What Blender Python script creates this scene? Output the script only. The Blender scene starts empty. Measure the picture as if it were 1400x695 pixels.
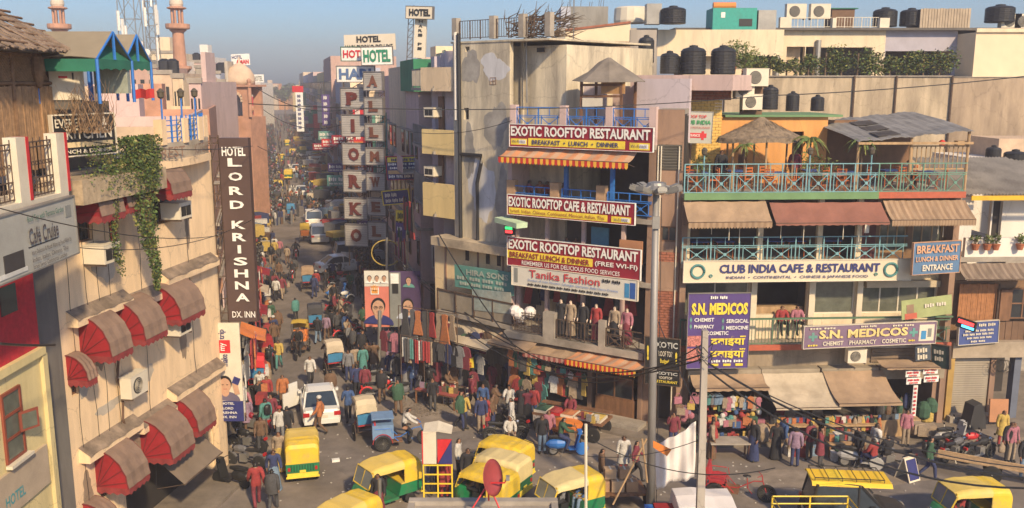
import bpy,bmesh,math,random
from math import radians,sin,cos,pi,sqrt,atan2
from mathutils import Vector,Matrix
random.seed(11)
scene=bpy.context.scene
COL=scene.collection
# ---------------------------------------------------------------- camera
H=14.6; FL=1250.0; TH=radians(10.52)
cam_d=bpy.data.cameras.new('camera'); cam=bpy.data.objects.new('camera',cam_d); COL.objects.link(cam)
cam.location=(0,0,H); cam.rotation_euler=(radians(90)-TH,0,0)
cam_d.sensor_width=36; cam_d.lens=FL/1400*36; cam_d.clip_end=3000; cam_d.clip_start=.1
scene.camera=cam
# ---------------------------------------------------------------- sky, sun, exposure
SUN_EL=radians(35); SUN_AZ=radians(155)  # azimuth clockwise from +Y: behind the camera, to the right
w=bpy.data.worlds.new('World'); scene.world=w; w.use_nodes=True
nt=w.node_tree; nt.nodes.clear()
sky=nt.nodes.new('ShaderNodeTexSky'); sky.sky_type='NISHITA'; sky.sun_disc=False
sky.sun_elevation=SUN_EL; sky.sun_rotation=SUN_AZ; sky.air_density=1.0; sky.dust_density=1.6; sky.ozone_density=7.5
bg=nt.nodes.new('ShaderNodeBackground'); bg.inputs[1].default_value=.108
out=nt.nodes.new('ShaderNodeOutputWorld'); nt.links.new(sky.outputs[0],bg.inputs[0]); nt.links.new(bg.outputs[0],out.inputs[0])
sl=bpy.data.lights.new('sun','SUN'); sl.energy=4.3; sl.angle=radians(3); sl.color=(1,.76,.46)
so=bpy.data.objects.new('sun',sl); COL.objects.link(so)
sd=Vector((sin(SUN_AZ)*cos(SUN_EL),cos(SUN_AZ)*cos(SUN_EL),sin(SUN_EL)))
so.rotation_euler=sd.to_track_quat('Z','Y').to_euler(); so.location=sd*60
scene.view_settings.view_transform='Standard'; scene.view_settings.look='None'
scene.view_settings.exposure=.48
scene.render.engine='CYCLES'
# ---------------------------------------------------------------- pixel geometry helpers (photograph pixels -> places)
def ray(px,py):
    a=(px-700)/FL; v=(py-347.5)/FL
    return Vector((a,cos(TH)-v*sin(TH),-sin(TH)-v*cos(TH)))
def G(px,py,z=0.0):
    r=ray(px,py); t=(z-H)/r.z
    return Vector((r.x*t,r.y*t,z))
def at(px,py,Y):
    r=ray(px,py); t=Y/r.y
    return Vector((r.x*t,Y,H+r.z*t))
SDIR=Vector((-.248,1)).normalized()
# ---------------------------------------------------------------- materials
MATS={}
def M(name,col,rough=.85,var=.25,scale=1.2,streak=0,bump=.15,bscale=25,metal=0,emit=0,dirt=None,dirt_amt=.5,dscale=.6,alpha=1,wav=None):
    if name in MATS: return MATS[name]
    m=bpy.data.materials.new(name); m.use_nodes=True; n=m.node_tree; L=n.links
    b=n.nodes['Principled BSDF']; b.inputs['Roughness'].default_value=rough; b.inputs['Metallic'].default_value=metal
    g=n.nodes.new('ShaderNodeNewGeometry')
    mp=n.nodes.new('ShaderNodeMapping'); mp.inputs['Scale'].default_value=(scale,scale,scale*(.25 if streak else 1))
    L.new(g.outputs['Position'],mp.inputs[0])
    nz=n.nodes.new('ShaderNodeTexNoise'); nz.inputs['Scale'].default_value=1; nz.inputs['Detail'].default_value=7; nz.inputs['Roughness'].default_value=.65
    L.new(mp.outputs[0],nz.inputs[0])
    r=n.nodes.new('ShaderNodeValToRGB'); r.color_ramp.elements[0].position=.32; r.color_ramp.elements[1].position=.68
    c=Vector(col[:3]); r.color_ramp.elements[0].color=(*(c*(1-var)),1); r.color_ramp.elements[1].color=(*[min(1,q) for q in c*(1+var*.45)],1)
    L.new(nz.outputs[0],r.inputs[0]); last=r.outputs[0]
    if dirt:
        m2=n.nodes.new('ShaderNodeMapping'); m2.inputs['Scale'].default_value=(dscale*(2.2 if streak else 1),dscale*(2.2 if streak else 1),dscale*(.35 if streak else 1)); m2.inputs['Location'].default_value=(3.3,7.1,1.7)
        L.new(g.outputs['Position'],m2.inputs[0])
        z2=n.nodes.new('ShaderNodeTexNoise'); z2.inputs['Scale'].default_value=1; z2.inputs['Detail'].default_value=9; z2.inputs['Roughness'].default_value=.72
        L.new(m2.outputs[0],z2.inputs[0])
        r2=n.nodes.new('ShaderNodeValToRGB'); r2.color_ramp.elements[0].position=.62-dirt_amt*.25; r2.color_ramp.elements[1].position=.74
        r2.color_ramp.elements[1].color=(min(1,dirt_amt*1.5),)*3+(1,)
        L.new(z2.outputs[0],r2.inputs[0])
        mx=n.nodes.new('ShaderNodeMixRGB'); mx.inputs[2].default_value=(*dirt,1); L.new(r2.outputs[0],mx.inputs[0]); L.new(last,mx.inputs[1]); last=mx.outputs[0]
    if dirt and streak:
        ad=n.nodes.new('ShaderNodeVectorMath'); ad.operation='ADD'; L.new(g.outputs['Position'],ad.inputs[0]); L.new(nz.outputs[1],ad.inputs[1])
        vo=n.nodes.new('ShaderNodeTexVoronoi'); vo.feature='DISTANCE_TO_EDGE'; vo.inputs['Scale'].default_value=.42; L.new(ad.outputs[0],vo.inputs['Vector'])
        lt=n.nodes.new('ShaderNodeMapRange'); lt.inputs[1].default_value=.001; lt.inputs[2].default_value=.008; lt.inputs[3].default_value=.38; lt.inputs[4].default_value=0; L.new(vo.outputs['Distance'],lt.inputs[0])
        m4=n.nodes.new('ShaderNodeMixRGB'); m4.inputs[2].default_value=(*[q*.45 for q in dirt],1); L.new(lt.outputs[0],m4.inputs[0]); L.new(last,m4.inputs[1]); last=m4.outputs[0]
    L.new(last,b.inputs['Base Color'])
    if emit:
        L.new(last,b.inputs['Emission Color']); b.inputs['Emission Strength'].default_value=emit
    if bump:
        z3=n.nodes.new('ShaderNodeTexNoise'); z3.inputs['Scale'].default_value=bscale; z3.inputs['Detail'].default_value=4; L.new(g.outputs['Position'],z3.inputs[0])
        bp=n.nodes.new('ShaderNodeBump'); bp.inputs['Strength'].default_value=bump; bp.inputs['Distance'].default_value=.03; L.new(z3.outputs[0],bp.inputs['Height']); L.new(bp.outputs[0],b.inputs['Normal'])
    if alpha<1:
        b.inputs['Alpha'].default_value=alpha
    MATS[name]=m; return m
def flat(name,col,rough=.6,metal=0,var=.16): return M(name,col,rough,var=var,scale=6,bump=0,metal=metal,dirt=tuple(c*.5+.03 for c in col),dirt_amt=.34,dscale=1.7)
def glass(name,col=(.03,.035,.04),rough=.08):
    if name in MATS: return MATS[name]
    m=M(name,col,rough,var=.3,scale=3,bump=0); m.node_tree.nodes['Principled BSDF'].inputs['Specular IOR Level'].default_value=.8
    return m
# plaster, concrete and the like
cream=M('cream_plaster',(.66,.52,.35),streak=1,var=.2,scale=1.6,dirt=(.30,.25,.19),dirt_amt=.32,dscale=.8)
cream2=M('pale_cream_plaster',(.72,.60,.42),streak=1,var=.18,dirt=(.33,.28,.21),dirt_amt=.35)
yellowp=M('yellow_plaster',(.70,.54,.25),streak=1,var=.18,dirt=(.32,.25,.16),dirt_amt=.3)
greyp=M('grey_stained_plaster',(.46,.41,.34),streak=1,var=.3,dirt=(.16,.14,.12),dirt_amt=.6,dscale=.45)
towerp=M('stained_tower_plaster',(.66,.58,.43),streak=1,var=.3,dirt=(.21,.18,.15),dirt_amt=.85,dscale=.55)
conc=M('concrete',(.36,.32,.27),var=.3,dirt=(.13,.11,.09),dirt_amt=.5,bump=.3)
wallc=M('weathered_compound_wall',(.50,.41,.29),streak=1,var=.3,dirt=(.19,.15,.11),dirt_amt=.8,dscale=.5)
darkc=M('dark_concrete',(.12,.11,.10),var=.35,bump=.3)
lav=M('lavender_plaster',(.53,.46,.49),var=.15,dirt=(.28,.22,.26),dirt_amt=.35,streak=1)
pinkp=M('pink_plaster',(.56,.42,.39),var=.15,dirt=(.3,.22,.2),dirt_amt=.35,streak=1)
orangep=M('orange_plaster',(.66,.32,.10),var=.2,dirt=(.3,.16,.07),dirt_amt=.3,streak=1)
yellowb=M('yellow_painted_brick',(.72,.47,.13),var=.15)
brickm=M('red_brick',(.33,.12,.07),var=.4,scale=7)
brickm2=M('weathered_brick',(.40,.29,.20),var=.4,scale=7)
brickm3=M('dark_red_brick',(.22,.09,.06),var=.4,scale=7)
mortar=M('mortar',(.30,.26,.21),var=.2)
brownp=M('brown_plaster',(.30,.19,.13),streak=1,var=.3,dirt=(.12,.08,.06),dirt_amt=.5)
whitep=M('white_plaster',(.72,.68,.62),var=.12,dirt=(.4,.36,.3),dirt_amt=.35,streak=1)
bluep=M('blue_grey_plaster',(.42,.44,.52),var=.12,dirt=(.25,.25,.28),dirt_amt=.4,streak=1)
sandst=M('red_sandstone',(.50,.27,.18),var=.25,dirt=(.26,.15,.11),dirt_amt=.4)
sandl=M('pale_sandstone',(.60,.45,.32),var=.2,dirt=(.32,.25,.2),dirt_amt=.3)
asph=M('worn_asphalt',(.235,.20,.17),.9,var=.45,scale=.5,dirt=(.13,.11,.09),dirt_amt=.6,dscale=.16,bump=.35,bscale=18)
pavem=M('dusty_paving',(.22,.185,.15),.95,var=.35,scale=.8,dirt=(.10,.085,.07),dirt_amt=.45,dscale=.4,bump=.4,bscale=10)
inter=M('dim_interior_wall',(.09,.07,.055),var=.3)  # wall tone darkened so the colour itself carries the shade inside rooms
interd=M('dark_interior',(.035,.03,.027),var=.3)  # shade of deep shops and openings put into an almost black colour
wood=M('brown_wood',(.20,.10,.05),.7,var=.4,scale=5,streak=1)
woodp=M('pale_wood',(.42,.28,.15),.8,var=.35,scale=5,streak=1)
bamb=M('bamboo',(.38,.23,.12),.75,var=.4,scale=6)
bambd=M('dark_bamboo',(.20,.115,.06),.8,var=.4,scale=6)
thatch=M('thatch',(.25,.19,.13),.95,var=.5,scale=6,bump=.8,bscale=60)
tarp=M('grey_brown_canvas',(.20,.155,.115),.9,var=.2,scale=1.2,dirt=(.11,.085,.065),dirt_amt=.4)
tarpl=M('pale_canvas',(.50,.42,.31),.9,var=.22,scale=1.2,dirt=(.26,.20,.14),dirt_amt=.5)
tarpb=M('tan_canvas',(.36,.25,.16),.9,var=.22,scale=1.2,dirt=(.2,.14,.09),dirt_amt=.45)
maroonc=M('maroon_canvas',(.25,.105,.075),.85,var=.2,dirt=(.14,.07,.05),dirt_amt=.4)
redc=M('red_canvas',(.29,.012,.018),.8,var=.3,dirt=(.16,.015,.02),dirt_amt=.45)
greenc=M('green_canvas',(.02,.16,.10),.8,var=.25)
steel=M('galvanised_steel',(.34,.33,.31),.5,var=.25,metal=.6)
rust=M('rusty_iron',(.10,.065,.045),.8,var=.5,scale=8)
blackp=flat('black_plastic',(.02,.02,.021),.45)
tankm=M('black_tank_plastic',(.022,.023,.026),.5,var=.3)
blkrub=flat('black_rubber',(.018,.018,.018),.8)
white=flat('white_paint',(.78,.77,.73),.6)
offw=M('off_white_paint',(.66,.60,.48),.6,var=.12,dirt=(.4,.34,.25),dirt_amt=.3)
redp=flat('red_paint',(.55,.025,.03),.5)
maroon=M('maroon_sign_paint',(.26,.012,.03),.55,var=.15,dirt=(.17,.02,.03),dirt_amt=.3)
yelp=flat('yellow_paint',(.80,.58,.04),.5)
bluepn=flat('blue_paint',(.03,.17,.55),.5)
cyanp=flat('pale_blue_paint',(.17,.35,.40),.5)
greenp=M('green_paint',(.13,.25,.11),.6,var=.2)
navy=flat('navy_paint',(.03,.035,.16),.5)
purple=M('purple_sign_paint',(.085,.05,.20),.5,var=.15)
blackl=flat('black_paint',(.02,.02,.02),.5)
brownsg=M('brown_sign_paint',(.085,.052,.045),.5,var=.15)
gold=flat('gold_yellow_paint',(.80,.62,.06),.5)
orange=flat('orange_paint',(.72,.22,.04),.5)
teal=M('teal_sign_paint',(.11,.30,.27),.6,var=.2,dirt=(.2,.25,.2),dirt_amt=.4)
chrome=flat('chrome',(.6,.6,.6),.2,metal=1)
leafm=M('green_leaves',(.10,.16,.035),.6,var=.6,scale=6,bump=0)
leafy=M('yellow_green_leaves',(.17,.19,.04),.6,var=.5,scale=6,bump=0)
leafd=M('dark_leaves',(.03,.055,.018),.6,var=.5,scale=5,bump=0)
bark=M('bark',(.16,.11,.07),.9,var=.4,scale=8)
winglass=glass('dark_window_glass')
wglass2=glass('grey_green_window_glass',(.13,.14,.11),.12)
skin=[flat('brown_skin',(.28,.145,.085),.6),flat('dark_skin',(.17,.09,.055),.6)]
hairm=flat('black_hair',(.012,.01,.009),.5)
# ---------------------------------------------------------------- mesh builder
class MB:
    def __init__(s): s.v=[]; s.f=[]; s.m=[]; s.X=None
    def add(s,vs,fs,m=0):
        o=len(s.v)
        if s.X is not None: vs=[s.X @ Vector(p) for p in vs]
        s.v += [tuple(p) for p in vs]; s.f += [tuple(i+o for i in q) for q in fs]; s.m += [m]*len(fs)
    def box(s,x0,x1,y0,y1,z0,z1,m=0):
        s.add([(x0,y0,z0),(x1,y0,z0),(x1,y1,z0),(x0,y1,z0),(x0,y0,z1),(x1,y0,z1),(x1,y1,z1),(x0,y1,z1)],
              [(3,2,1,0),(4,5,6,7),(0,1,5,4),(1,2,6,5),(2,3,7,6),(3,0,4,7)],m)
    def cbox(s,c,d,rz=0,rx=0,ry=0,m=0):
        R=Matrix.Translation(c) @ Matrix.Rotation(rz,4,'Z') @ Matrix.Rotation(rx,4,'X') @ Matrix.Rotation(ry,4,'Y')
        a,b,e=d[0]/2,d[1]/2,d[2]/2
        vs=[R @ Vector(p) for p in [(-a,-b,-e),(a,-b,-e),(a,b,-e),(-a,b,-e),(-a,-b,e),(a,-b,e),(a,b,e),(-a,b,e)]]
        s.add(vs,[(3,2,1,0),(4,5,6,7),(0,1,5,4),(1,2,6,5),(2,3,7,6),(3,0,4,7)],m)
    def poly(s,pts,m=0): s.add(pts,[tuple(range(len(pts)))],m)
    def ext(s,pts,vec,m=0):  # extrude a polygon along vec
        n=len(pts); vec=Vector(vec); P=[Vector(p) for p in pts]
        s.add(P+[p+vec for p in P],[tuple(range(n))[::-1],tuple(range(n,2*n))]+[(i,(i+1) % n,(i+1) % n+n,i+n) for i in range(n)],m)
    def tube(s,pts,r,n=6,m=0,closed=False):
        P=[Vector(p) for p in pts]; k=len(P); rr=r if isinstance(r,(list,tuple)) else [r]*k
        vs=[]; fs=[]
        for i,p in enumerate(P):
            a=P[(i-1) % k] if (i>0 or closed) else p; b=P[(i+1) % k] if (i<k-1 or closed) else p
            t=(b-a).normalized() if (b-a).length>1e-9 else Vector((0,0,1))
            u=t.cross(Vector((0,0,1)))
            if u.length<.05: u=t.cross(Vector((0,1,0)))
            u.normalize(); w_=t.cross(u)
            for j in range(n):
                q=2*pi*(j+.5)/n; vs.append(p+(u*cos(q)+w_*sin(q))*rr[i])
        for i in range(k if closed else k-1):
            for j in range(n):
                a=i*n+j; b=i*n+(j+1) % n; c=((i+1) % k)*n+(j+1) % n; d=((i+1) % k)*n+j
                fs.append((a,b,c,d))
        if not closed: fs += [tuple(range(n))[::-1],tuple(range((k-1)*n,k*n))]
        s.add(vs,fs,m)
    def lathe(s,c,prof,n=16,m=0,axis='Z',sx=1,sy=1):
        vs=[]; fs=[]; c=Vector(c)
        for (r,z) in prof:
            for j in range(n):
                q=2*pi*j/n; p=(r*cos(q)*sx,r*sin(q)*sy,z)
                if axis=='X': p=(p[2],p[0],p[1])
                elif axis=='Y': p=(p[1],p[2],p[0])
                vs.append(c+Vector(p))
        k=len(prof)
        for i in range(k-1):
            for j in range(n): fs.append((i*n+j,i*n+(j+1) % n,(i+1)*n+(j+1) % n,(i+1)*n+j))
        fs += [tuple(range(n))[::-1],tuple(range((k-1)*n,k*n))]
        s.add(vs,fs,m)
    def ball(s,c,r,n=8,m=0,sz=1): s.lathe(c,[(max(.001,r*sin(pi*i/(n // 2+1))),-r*cos(pi*i/(n // 2+1))*sz) for i in range(n // 2+2)],n,m)
    def sheet(s,grid,m=0,thick=0):  # grid of points [rows][cols]
        R=len(grid); Cn=len(grid[0]); vs=[Vector(p) for r in grid for p in r]
        fs=[(i*Cn+j,i*Cn+j+1,(i+1)*Cn+j+1,(i+1)*Cn+j) for i in range(R-1) for j in range(Cn-1)]
        if thick:
            nrm=(vs[1]-vs[0]).cross(vs[Cn]-vs[0]).normalized()*thick; N=len(vs)
            vs=vs+[p-nrm for p in vs]; fs2=[tuple(q+N for q in f[::-1]) for f in fs]
            ed=[(j,j+1) for j in range(Cn-1)]+[((i+1)*Cn-1,(i+2)*Cn-1) for i in range(R-1)]+[((R-1)*Cn+j+1,(R-1)*Cn+j) for j in range(Cn-1)][::-1]+[((i+1)*Cn,i*Cn) for i in range(R-1)]
            fs=fs+fs2+[(b,a,a+N,b+N) for a,b in ed]
        s.add(vs,fs,m)
    def mesh(s,name,mats,smooth=False):
        me=bpy.data.meshes.new(name); me.from_pydata(s.v,[],s.f)
        for q in mats: me.materials.append(q)
        if len(mats)>1: me.polygons.foreach_set('material_index',[min(i,len(mats)-1) for i in s.m])
        if smooth: me.polygons.foreach_set('use_smooth',[True]*len(s.f))
        me.update(); return me
    def build(s,name,mats,parent=None,smooth=False,kind=None,label=None):
        if not isinstance(mats,(list,tuple)): mats=[mats]
        o=bpy.data.objects.new(name,s.mesh(name,mats,smooth)); COL.objects.link(o)
        if parent: o.parent=parent
        if kind: o['kind']=kind
        if label: o['label']=label
        return o
def thing(name,label,cat,loc=(0,0,0),rz=0,group=None):
    o=bpy.data.objects.new(name,None); COL.objects.link(o); o.empty_display_size=.2
    o.location=loc; o.rotation_euler=(0,0,rz); o['label']=label; o['category']=cat
    if group: o['group']=group
    return o
def tag(o,label,cat,group=None):
    o['label']=label; o['category']=cat
    if group: o['group']=group
    return o
def kids(o): return CH.get(o.name,[])
CH={}
def dup(root,loc,rz=None,label=None,group=None,mats=None):
    """copy of a thing with its parts and sub-parts; mats = {part name: material} repaints parts on the object slot"""
    r=root.copy(); COL.objects.link(r); r.location=loc
    if rz is not None: r.rotation_euler=(0,0,rz)
    if label: r['label']=label
    if group: r['group']=group
    def rec(src,dst):
        for ch in src.children:
            c=ch.copy(); COL.objects.link(c); c.parent=dst
            repaint(c,mats); rec(ch,c)
    repaint(r,mats); rec(root,r); return r
def repaint(c,mats):
    if mats and c.type=='MESH':
        k=c.name.split('.')[0]
        if k in mats:
            c.material_slots[0].link='OBJECT'; c.material_slots[0].material=mats[k]
def inst(name,me,parent,loc=(0,0,0),rot=(0,0,0)):
    o=bpy.data.objects.new(name,me); COL.objects.link(o); o.parent=parent; o.location=loc; o.rotation_euler=rot; return o
# a wall sheet with openings cut through: front faces, back faces and reveals
def wallmesh(mb,x0,x1,z0,z1,y,t,holes,m=0):
    xs=sorted({x0,x1} | {min(max(q,x0),x1) for h in holes for q in h[:2]}); zs=sorted({z0,z1} | {min(max(q,z0),z1) for h in holes for q in h[2:4]})
    def solid(i,j):
        if i<0 or j<0 or i >= len(xs)-1 or j >= len(zs)-1: return False
        cx=(xs[i]+xs[i+1])/2; cz=(zs[j]+zs[j+1])/2
        return not any(h[0]<cx<h[1] and h[2]<cz<h[3] for h in holes)
    for i in range(len(xs)-1):
        for j in range(len(zs)-1):
            if not solid(i,j): continue
            a,b,c,d=xs[i],xs[i+1],zs[j],zs[j+1]
            mb.poly([(a,y,c),(b,y,c),(b,y,d),(a,y,d)],m); mb.poly([(a,y+t,c),(a,y+t,d),(b,y+t,d),(b,y+t,c)],m)
            if not solid(i-1,j): mb.poly([(a,y,c),(a,y,d),(a,y+t,d),(a,y+t,c)],m)
            if not solid(i+1,j): mb.poly([(b,y,c),(b,y+t,c),(b,y+t,d),(b,y,d)],m)
            if not solid(i,j-1): mb.poly([(a,y,c),(a,y+t,c),(b,y+t,c),(b,y,c)],m)
            if not solid(i,j+1): mb.poly([(a,y,d),(b,y,d),(b,y+t,d),(a,y+t,d)],m)
class Fac:
    """a facade line on the ground from A (left as seen) to B; local x along it, y inward, z up"""
    def __init__(s,A,B):
        s.A=Vector((A[0],A[1],0)); d=Vector((B[0]-A[0],B[1]-A[1],0)); s.L=d.length; s.u=d/s.L
        s.n=Vector((s.u.y,-s.u.x,0))  # outward
        s.rz=atan2(s.u.y,s.u.x); s.mat=Matrix.Translation(s.A) @ Matrix.Rotation(s.rz,4,'Z')
    def uv(s,px,py,d=0):
        r=ray(px,py); o=Vector((0,0,H))-s.A-s.n*d
        t=-(o.dot(s.n))/r.dot(s.n); p=Vector((0,0,H))+r*t
        return (p-s.A).dot(s.u),p.z
    def x(s,px,py=300,d=0): return s.uv(px,py,d)[0]
    def z(s,px,py,d=0): return s.uv(px,py,d)[1]
    def P(s,x,z,d=0): return s.A+s.u*x+s.n*d+Vector((0,0,z))
    def rect(s,x0,y0,x1,y1,d=0):
        a=s.uv(x0,y0,d); b=s.uv(x1,y1,d); c=s.uv(x0,y1,d); e=s.uv(x1,y0,d)
        return (a[0]+c[0])/2,(b[0]+e[0])/2,(c[1]+b[1])/2,(a[1]+e[1])/2  # x0,x1,z0,z1
def blob(c,a,b,N=36):
    """rounded uneven outline: (x, y) points"""
    ph=[random.uniform(0,6.3) for _ in range(4)]
    return [(c[0]+a*q*cos(t),c[1]+b*q*sin(t)) for t,q in ((2*pi*j/N,1+.18*sin(2*2*pi*j/N+ph[0])+.12*sin(3*2*pi*j/N+ph[1])+.07*sin(7*2*pi*j/N+ph[2])+.05*sin(11*2*pi*j/N+ph[3])) for j in range(N))]
# ---------------------------------------------------------------- lettering
_tc={}
def text_geo(s,bold=0.0):
    k=(s,bold)
    if k in _tc: return _tc[k]
    c=bpy.data.curves.new('t','FONT'); c.body=s; c.size=1; c.resolution_u=2; c.offset=bold; c.fill_mode='FRONT'
    o=bpy.data.objects.new('t',c); me=o.to_mesh()
    vs=[tuple(v.co) for v in me.vertices]; fs=[tuple(p.vertices) for p in me.polygons]
    o.to_mesh_clear(); bpy.data.objects.remove(o); bpy.data.curves.remove(c)
    if vs:
        x0=min(v[0] for v in vs); x1=max(v[0] for v in vs); y0=min(v[1] for v in vs); y1=max(v[1] for v in vs)
        vs=[((v[0]-x0)/max(1e-6,x1-x0),(v[1]-y0)/max(1e-6,y1-y0)) for v in vs]
    _tc[k]=(vs,fs); return _tc[k]
def put_text(mb,s,x0,x1,z0,z1,y,m=0,bold=.02,slope=0):
    vs,fs=text_geo(s,bold)
    mb.add([(x0+v[0]*(x1-x0),y,z0+v[1]*(z1-z0)+slope*v[0]) for v in vs],fs,m)
def sign_board(root,w,h,t,board,texts,frame=None,fw=.04,name='board',patches=()):
    """board in root-local coords: x 0..w, z 0..h, front face at y=0 (towards -y)"""
    b=MB(); b.box(0,w,0,t,0,h); b.build(name,board,root)
    for i,(u0,u1,v0,v1,mt,nm) in enumerate(patches):
        p=MB(); p.box(u0*w,u1*w,-.012-.002*i,.002,v0*h,v1*h); p.build(nm,mt,root)
    k=0
    for tx in texts:
        s,u0,u1,v0,v1,mt=tx[:6]; bold=tx[6] if len(tx)>6 else .02; sl_=tx[7] if len(tx)>7 else 0
        p=MB()
        if s[0]=='~':
            nw_=int(s[1:]); q0_=u0*w; st_=(u1-u0)*w/nw_
            for j in range(nw_):
                for c_ in range(4):
                    a_=q0_+st_*(j+.21*c_); p.box(a_,a_+st_*.15,-.045-.001*k,-.04,(v0+(v1-v0)*.12*((j+c_) % 2))*h,(v1-(v1-v0)*.15*(c_ % 2))*h)
            p.build('illegible_print',mt,root); k += 1; continue
        put_text(p,s,u0*w,u1*w,v0*h,v1*h,-.045-.001*k,0,bold,sl_*h); p.build('lettering',mt,root); k += 1
    if frame:
        f=MB(); f.box(-fw,w+fw,-.03,t+.02,-fw,0); f.box(-fw,w+fw,-.03,t+.02,h,h+fw); f.box(-fw,0,-.03,t+.02,0,h); f.box(w,w+fw,-.03,t+.02,0,h); f.build('frame',frame,root)
    return root
def sign_px(label,L,R,board,texts,frame=None,t=.1,name='sign',fw=.04,patches=(),cat='sign',group=None):
    """L,R = (px, ytop, ybottom, depthY) of the left and right edge in the photograph"""
    a0=at(L[0],L[2],L[3]); a1=at(L[0],L[1],L[3]); b0=at(R[0],R[2],R[3]); b1=at(R[0],R[1],R[3])
    d=Vector((b0.x-a0.x,b0.y-a0.y,0)); w_=d.length; h=((a1.z-a0.z)+(b1.z-b0.z))/2
    r=thing(name,label,cat,(a0.x,a0.y,a0.z),0,group)
    r.rotation_euler=(0,-atan2(b0.z-a0.z,w_),atan2(d.y,d.x))
    sign_board(r,w_,h,t,board,texts,frame,fw,patches=patches); r['wh']=(w_,h)
    return r
def cloth_curve(a,b,sag,n=10):
    a=Vector(a); b=Vector(b)
    return [a.lerp(b,i/n)-Vector((0,0,sag*4*(i/n)*(1-i/n))) for i in range(n+1)]
def leaves(mb,c,r,n,size,m=0,squash=(1,1,1),nm=2):
    """many small leaf quads spread through an ellipsoid shell"""
    for _ in range(n):
        d=Vector((random.gauss(0,1),random.gauss(0,1),random.gauss(0,1))).normalized()*(random.random() ** .45)
        p=Vector(c)+Vector((d.x*r*squash[0],d.y*r*squash[1],d.z*r*squash[2]))
        a=Vector((random.gauss(0,1),random.gauss(0,1),random.gauss(0,.6))).normalized(); b=a.cross(Vector((random.gauss(0,1),random.gauss(0,1),random.gauss(0,1)))).normalized()
        s=size*random.uniform(.6,1.4)
        mb.poly([p-a*s,p+b*s*.45,p+a*s,p-b*s*.45],m+random.randrange(nm))
# ================================================================ SETTING: ground
g=MB(); g.add([(-900,-120,0),(900,-120,0),(900,1500,0),(-900,1500,0)],[(0,1,2,3)]); g.build('road',asph,kind='structure')
ra=[M('dark_road_patch',(.19,.165,.145),.9,var=.35,bump=.3,dirt=(.16,.13,.11),dirt_amt=.4),M('dusty_road_patch',(.27,.225,.18),.95,var=.35,bump=.3,dirt=(.17,.14,.11),dirt_amt=.4)]
for k,(px,py,rx_,ry_,q) in enumerate(((470,610,1.8,2.6,0),(560,640,2.6,1.6,0),(590,560,4.2,2.2,1),(640,600,2.2,1.2,0),(860,620,3,1.2,1),(1000,660,2.6,1.0,0),(1130,655,3,.9,1),(1290,670,2.2,.9,0),(405,520,1.4,5,0),(520,700,2.2,1.2,1),(430,440,1.2,9,0),(760,590,3,1.2,1),(480,560,2.2,1.6,1),(400,600,1,2.5,1))):
    c=G(px,py); m=MB(); m.poly([(x,y,.004+.0015*(k % 7)) for x,y in blob(c,rx_,ry_)]); m.build('road_patch',ra[q],kind='structure')
fA=Fac(at(693,300,41.3),at(893,300,37.5))
fE=Fac(at(932,350,37.0),at(1311,350,37.6))
fC=Fac((-3.73,45.24),(1.6,40.6))
CORN=Vector((-3.73,45.24,0)); S3=Vector((SDIR.x,SDIR.y,0))
fCs=Fac(CORN+S3*7.6,CORN)
fL=Fac((-12.57,23.0),(-11.0,33.3))
fK=Fac((-12.1,8.0),(-12.1,22.6))
fF=Fac(at(1306,400,38.2),at(1450,400,38.4))
def strip(name,pts,z,mat):
    m=MB(); m.ext([(p[0],p[1],0.002) for p in pts],(0,0,z),0); return m.build(name,mat,kind='structure')
pE0=fE.P(-1,0,1.9); pE1=fF.P(6,0,1.9)
strip('pavement',[fA.P(-.3,0,1.3),fA.P(fA.L,0,1.6),fE.P(0,0,1.8),fE.P(fE.L,0,1.8),fF.P(9,0,1.8),fF.P(9,0,-6),fE.P(0,0,-6),fA.P(0,0,-6)],.13,pavem)
strip('left_pavement',[fL.P(0,0,-3),fL.P(0,0,1.3),fL.P(fL.L,0,1.2),Vector((-11,33.3,0))+S3*60+Vector((1.0,0,0)),Vector((-11,33.3,0))+S3*60+Vector((-3,0,0))],.12,pavem)
def root_of(f,name,label,cat='building',group=None):
    return thing(name,label,cat,tuple(f.A),f.rz,group)
def bx(root,name,x0,x1,y0,y1,z0,z1,mat,label=None):
    m=MB(); m.box(min(x0,x1),max(x0,x1),min(y0,y1),max(y0,y1),min(z0,z1),max(z0,z1)); o=m.build(name,mat,root)
    if label: o['label']=label
    return o
def window(root,x0,x1,z0,z1,y,fr=white,gl=winglass,nx=2,nz=1,fw=.06,sill=None):
    """frame with mullions, each pane a sub-part"""
    m=MB(); m.box(x0,x1,y,y+.06,z0,z0+fw); m.box(x0,x1,y,y+.06,z1-fw,z1); m.box(x0,x0+fw,y,y+.06,z0+fw,z1-fw); m.box(x1-fw,x1,y,y+.06,z0+fw,z1-fw)
    for i in range(1,nx): q=x0+(x1-x0)*i/nx; m.box(q-fw/2,q+fw/2,y+.002,y+.058,z0+fw,z1-fw)
    for i in range(1,nz): q=z0+(z1-z0)*i/nz; m.box(x0+fw,x1-fw,y+.004,y+.056,q-fw/2,q+fw/2)
    o=m.build('window',fr,root)
    for i in range(nx):
        for j in range(nz):
            p=MB(); a=x0+(x1-x0)*i/nx; b=x0+(x1-x0)*(i+1)/nx; c=z0+(z1-z0)*j/nz; d=z0+(z1-z0)*(j+1)/nz
            p.box(a+.01,b-.01,y+.025,y+.035,c+.01,d-.01); p.build('pane',gl,o)
    if sill: q=MB(); q.box(x0-.08,x1+.08,y-.14,y+.02,z0-.08,z0-.002); q.build('sill',sill,o)
    return o
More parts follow.
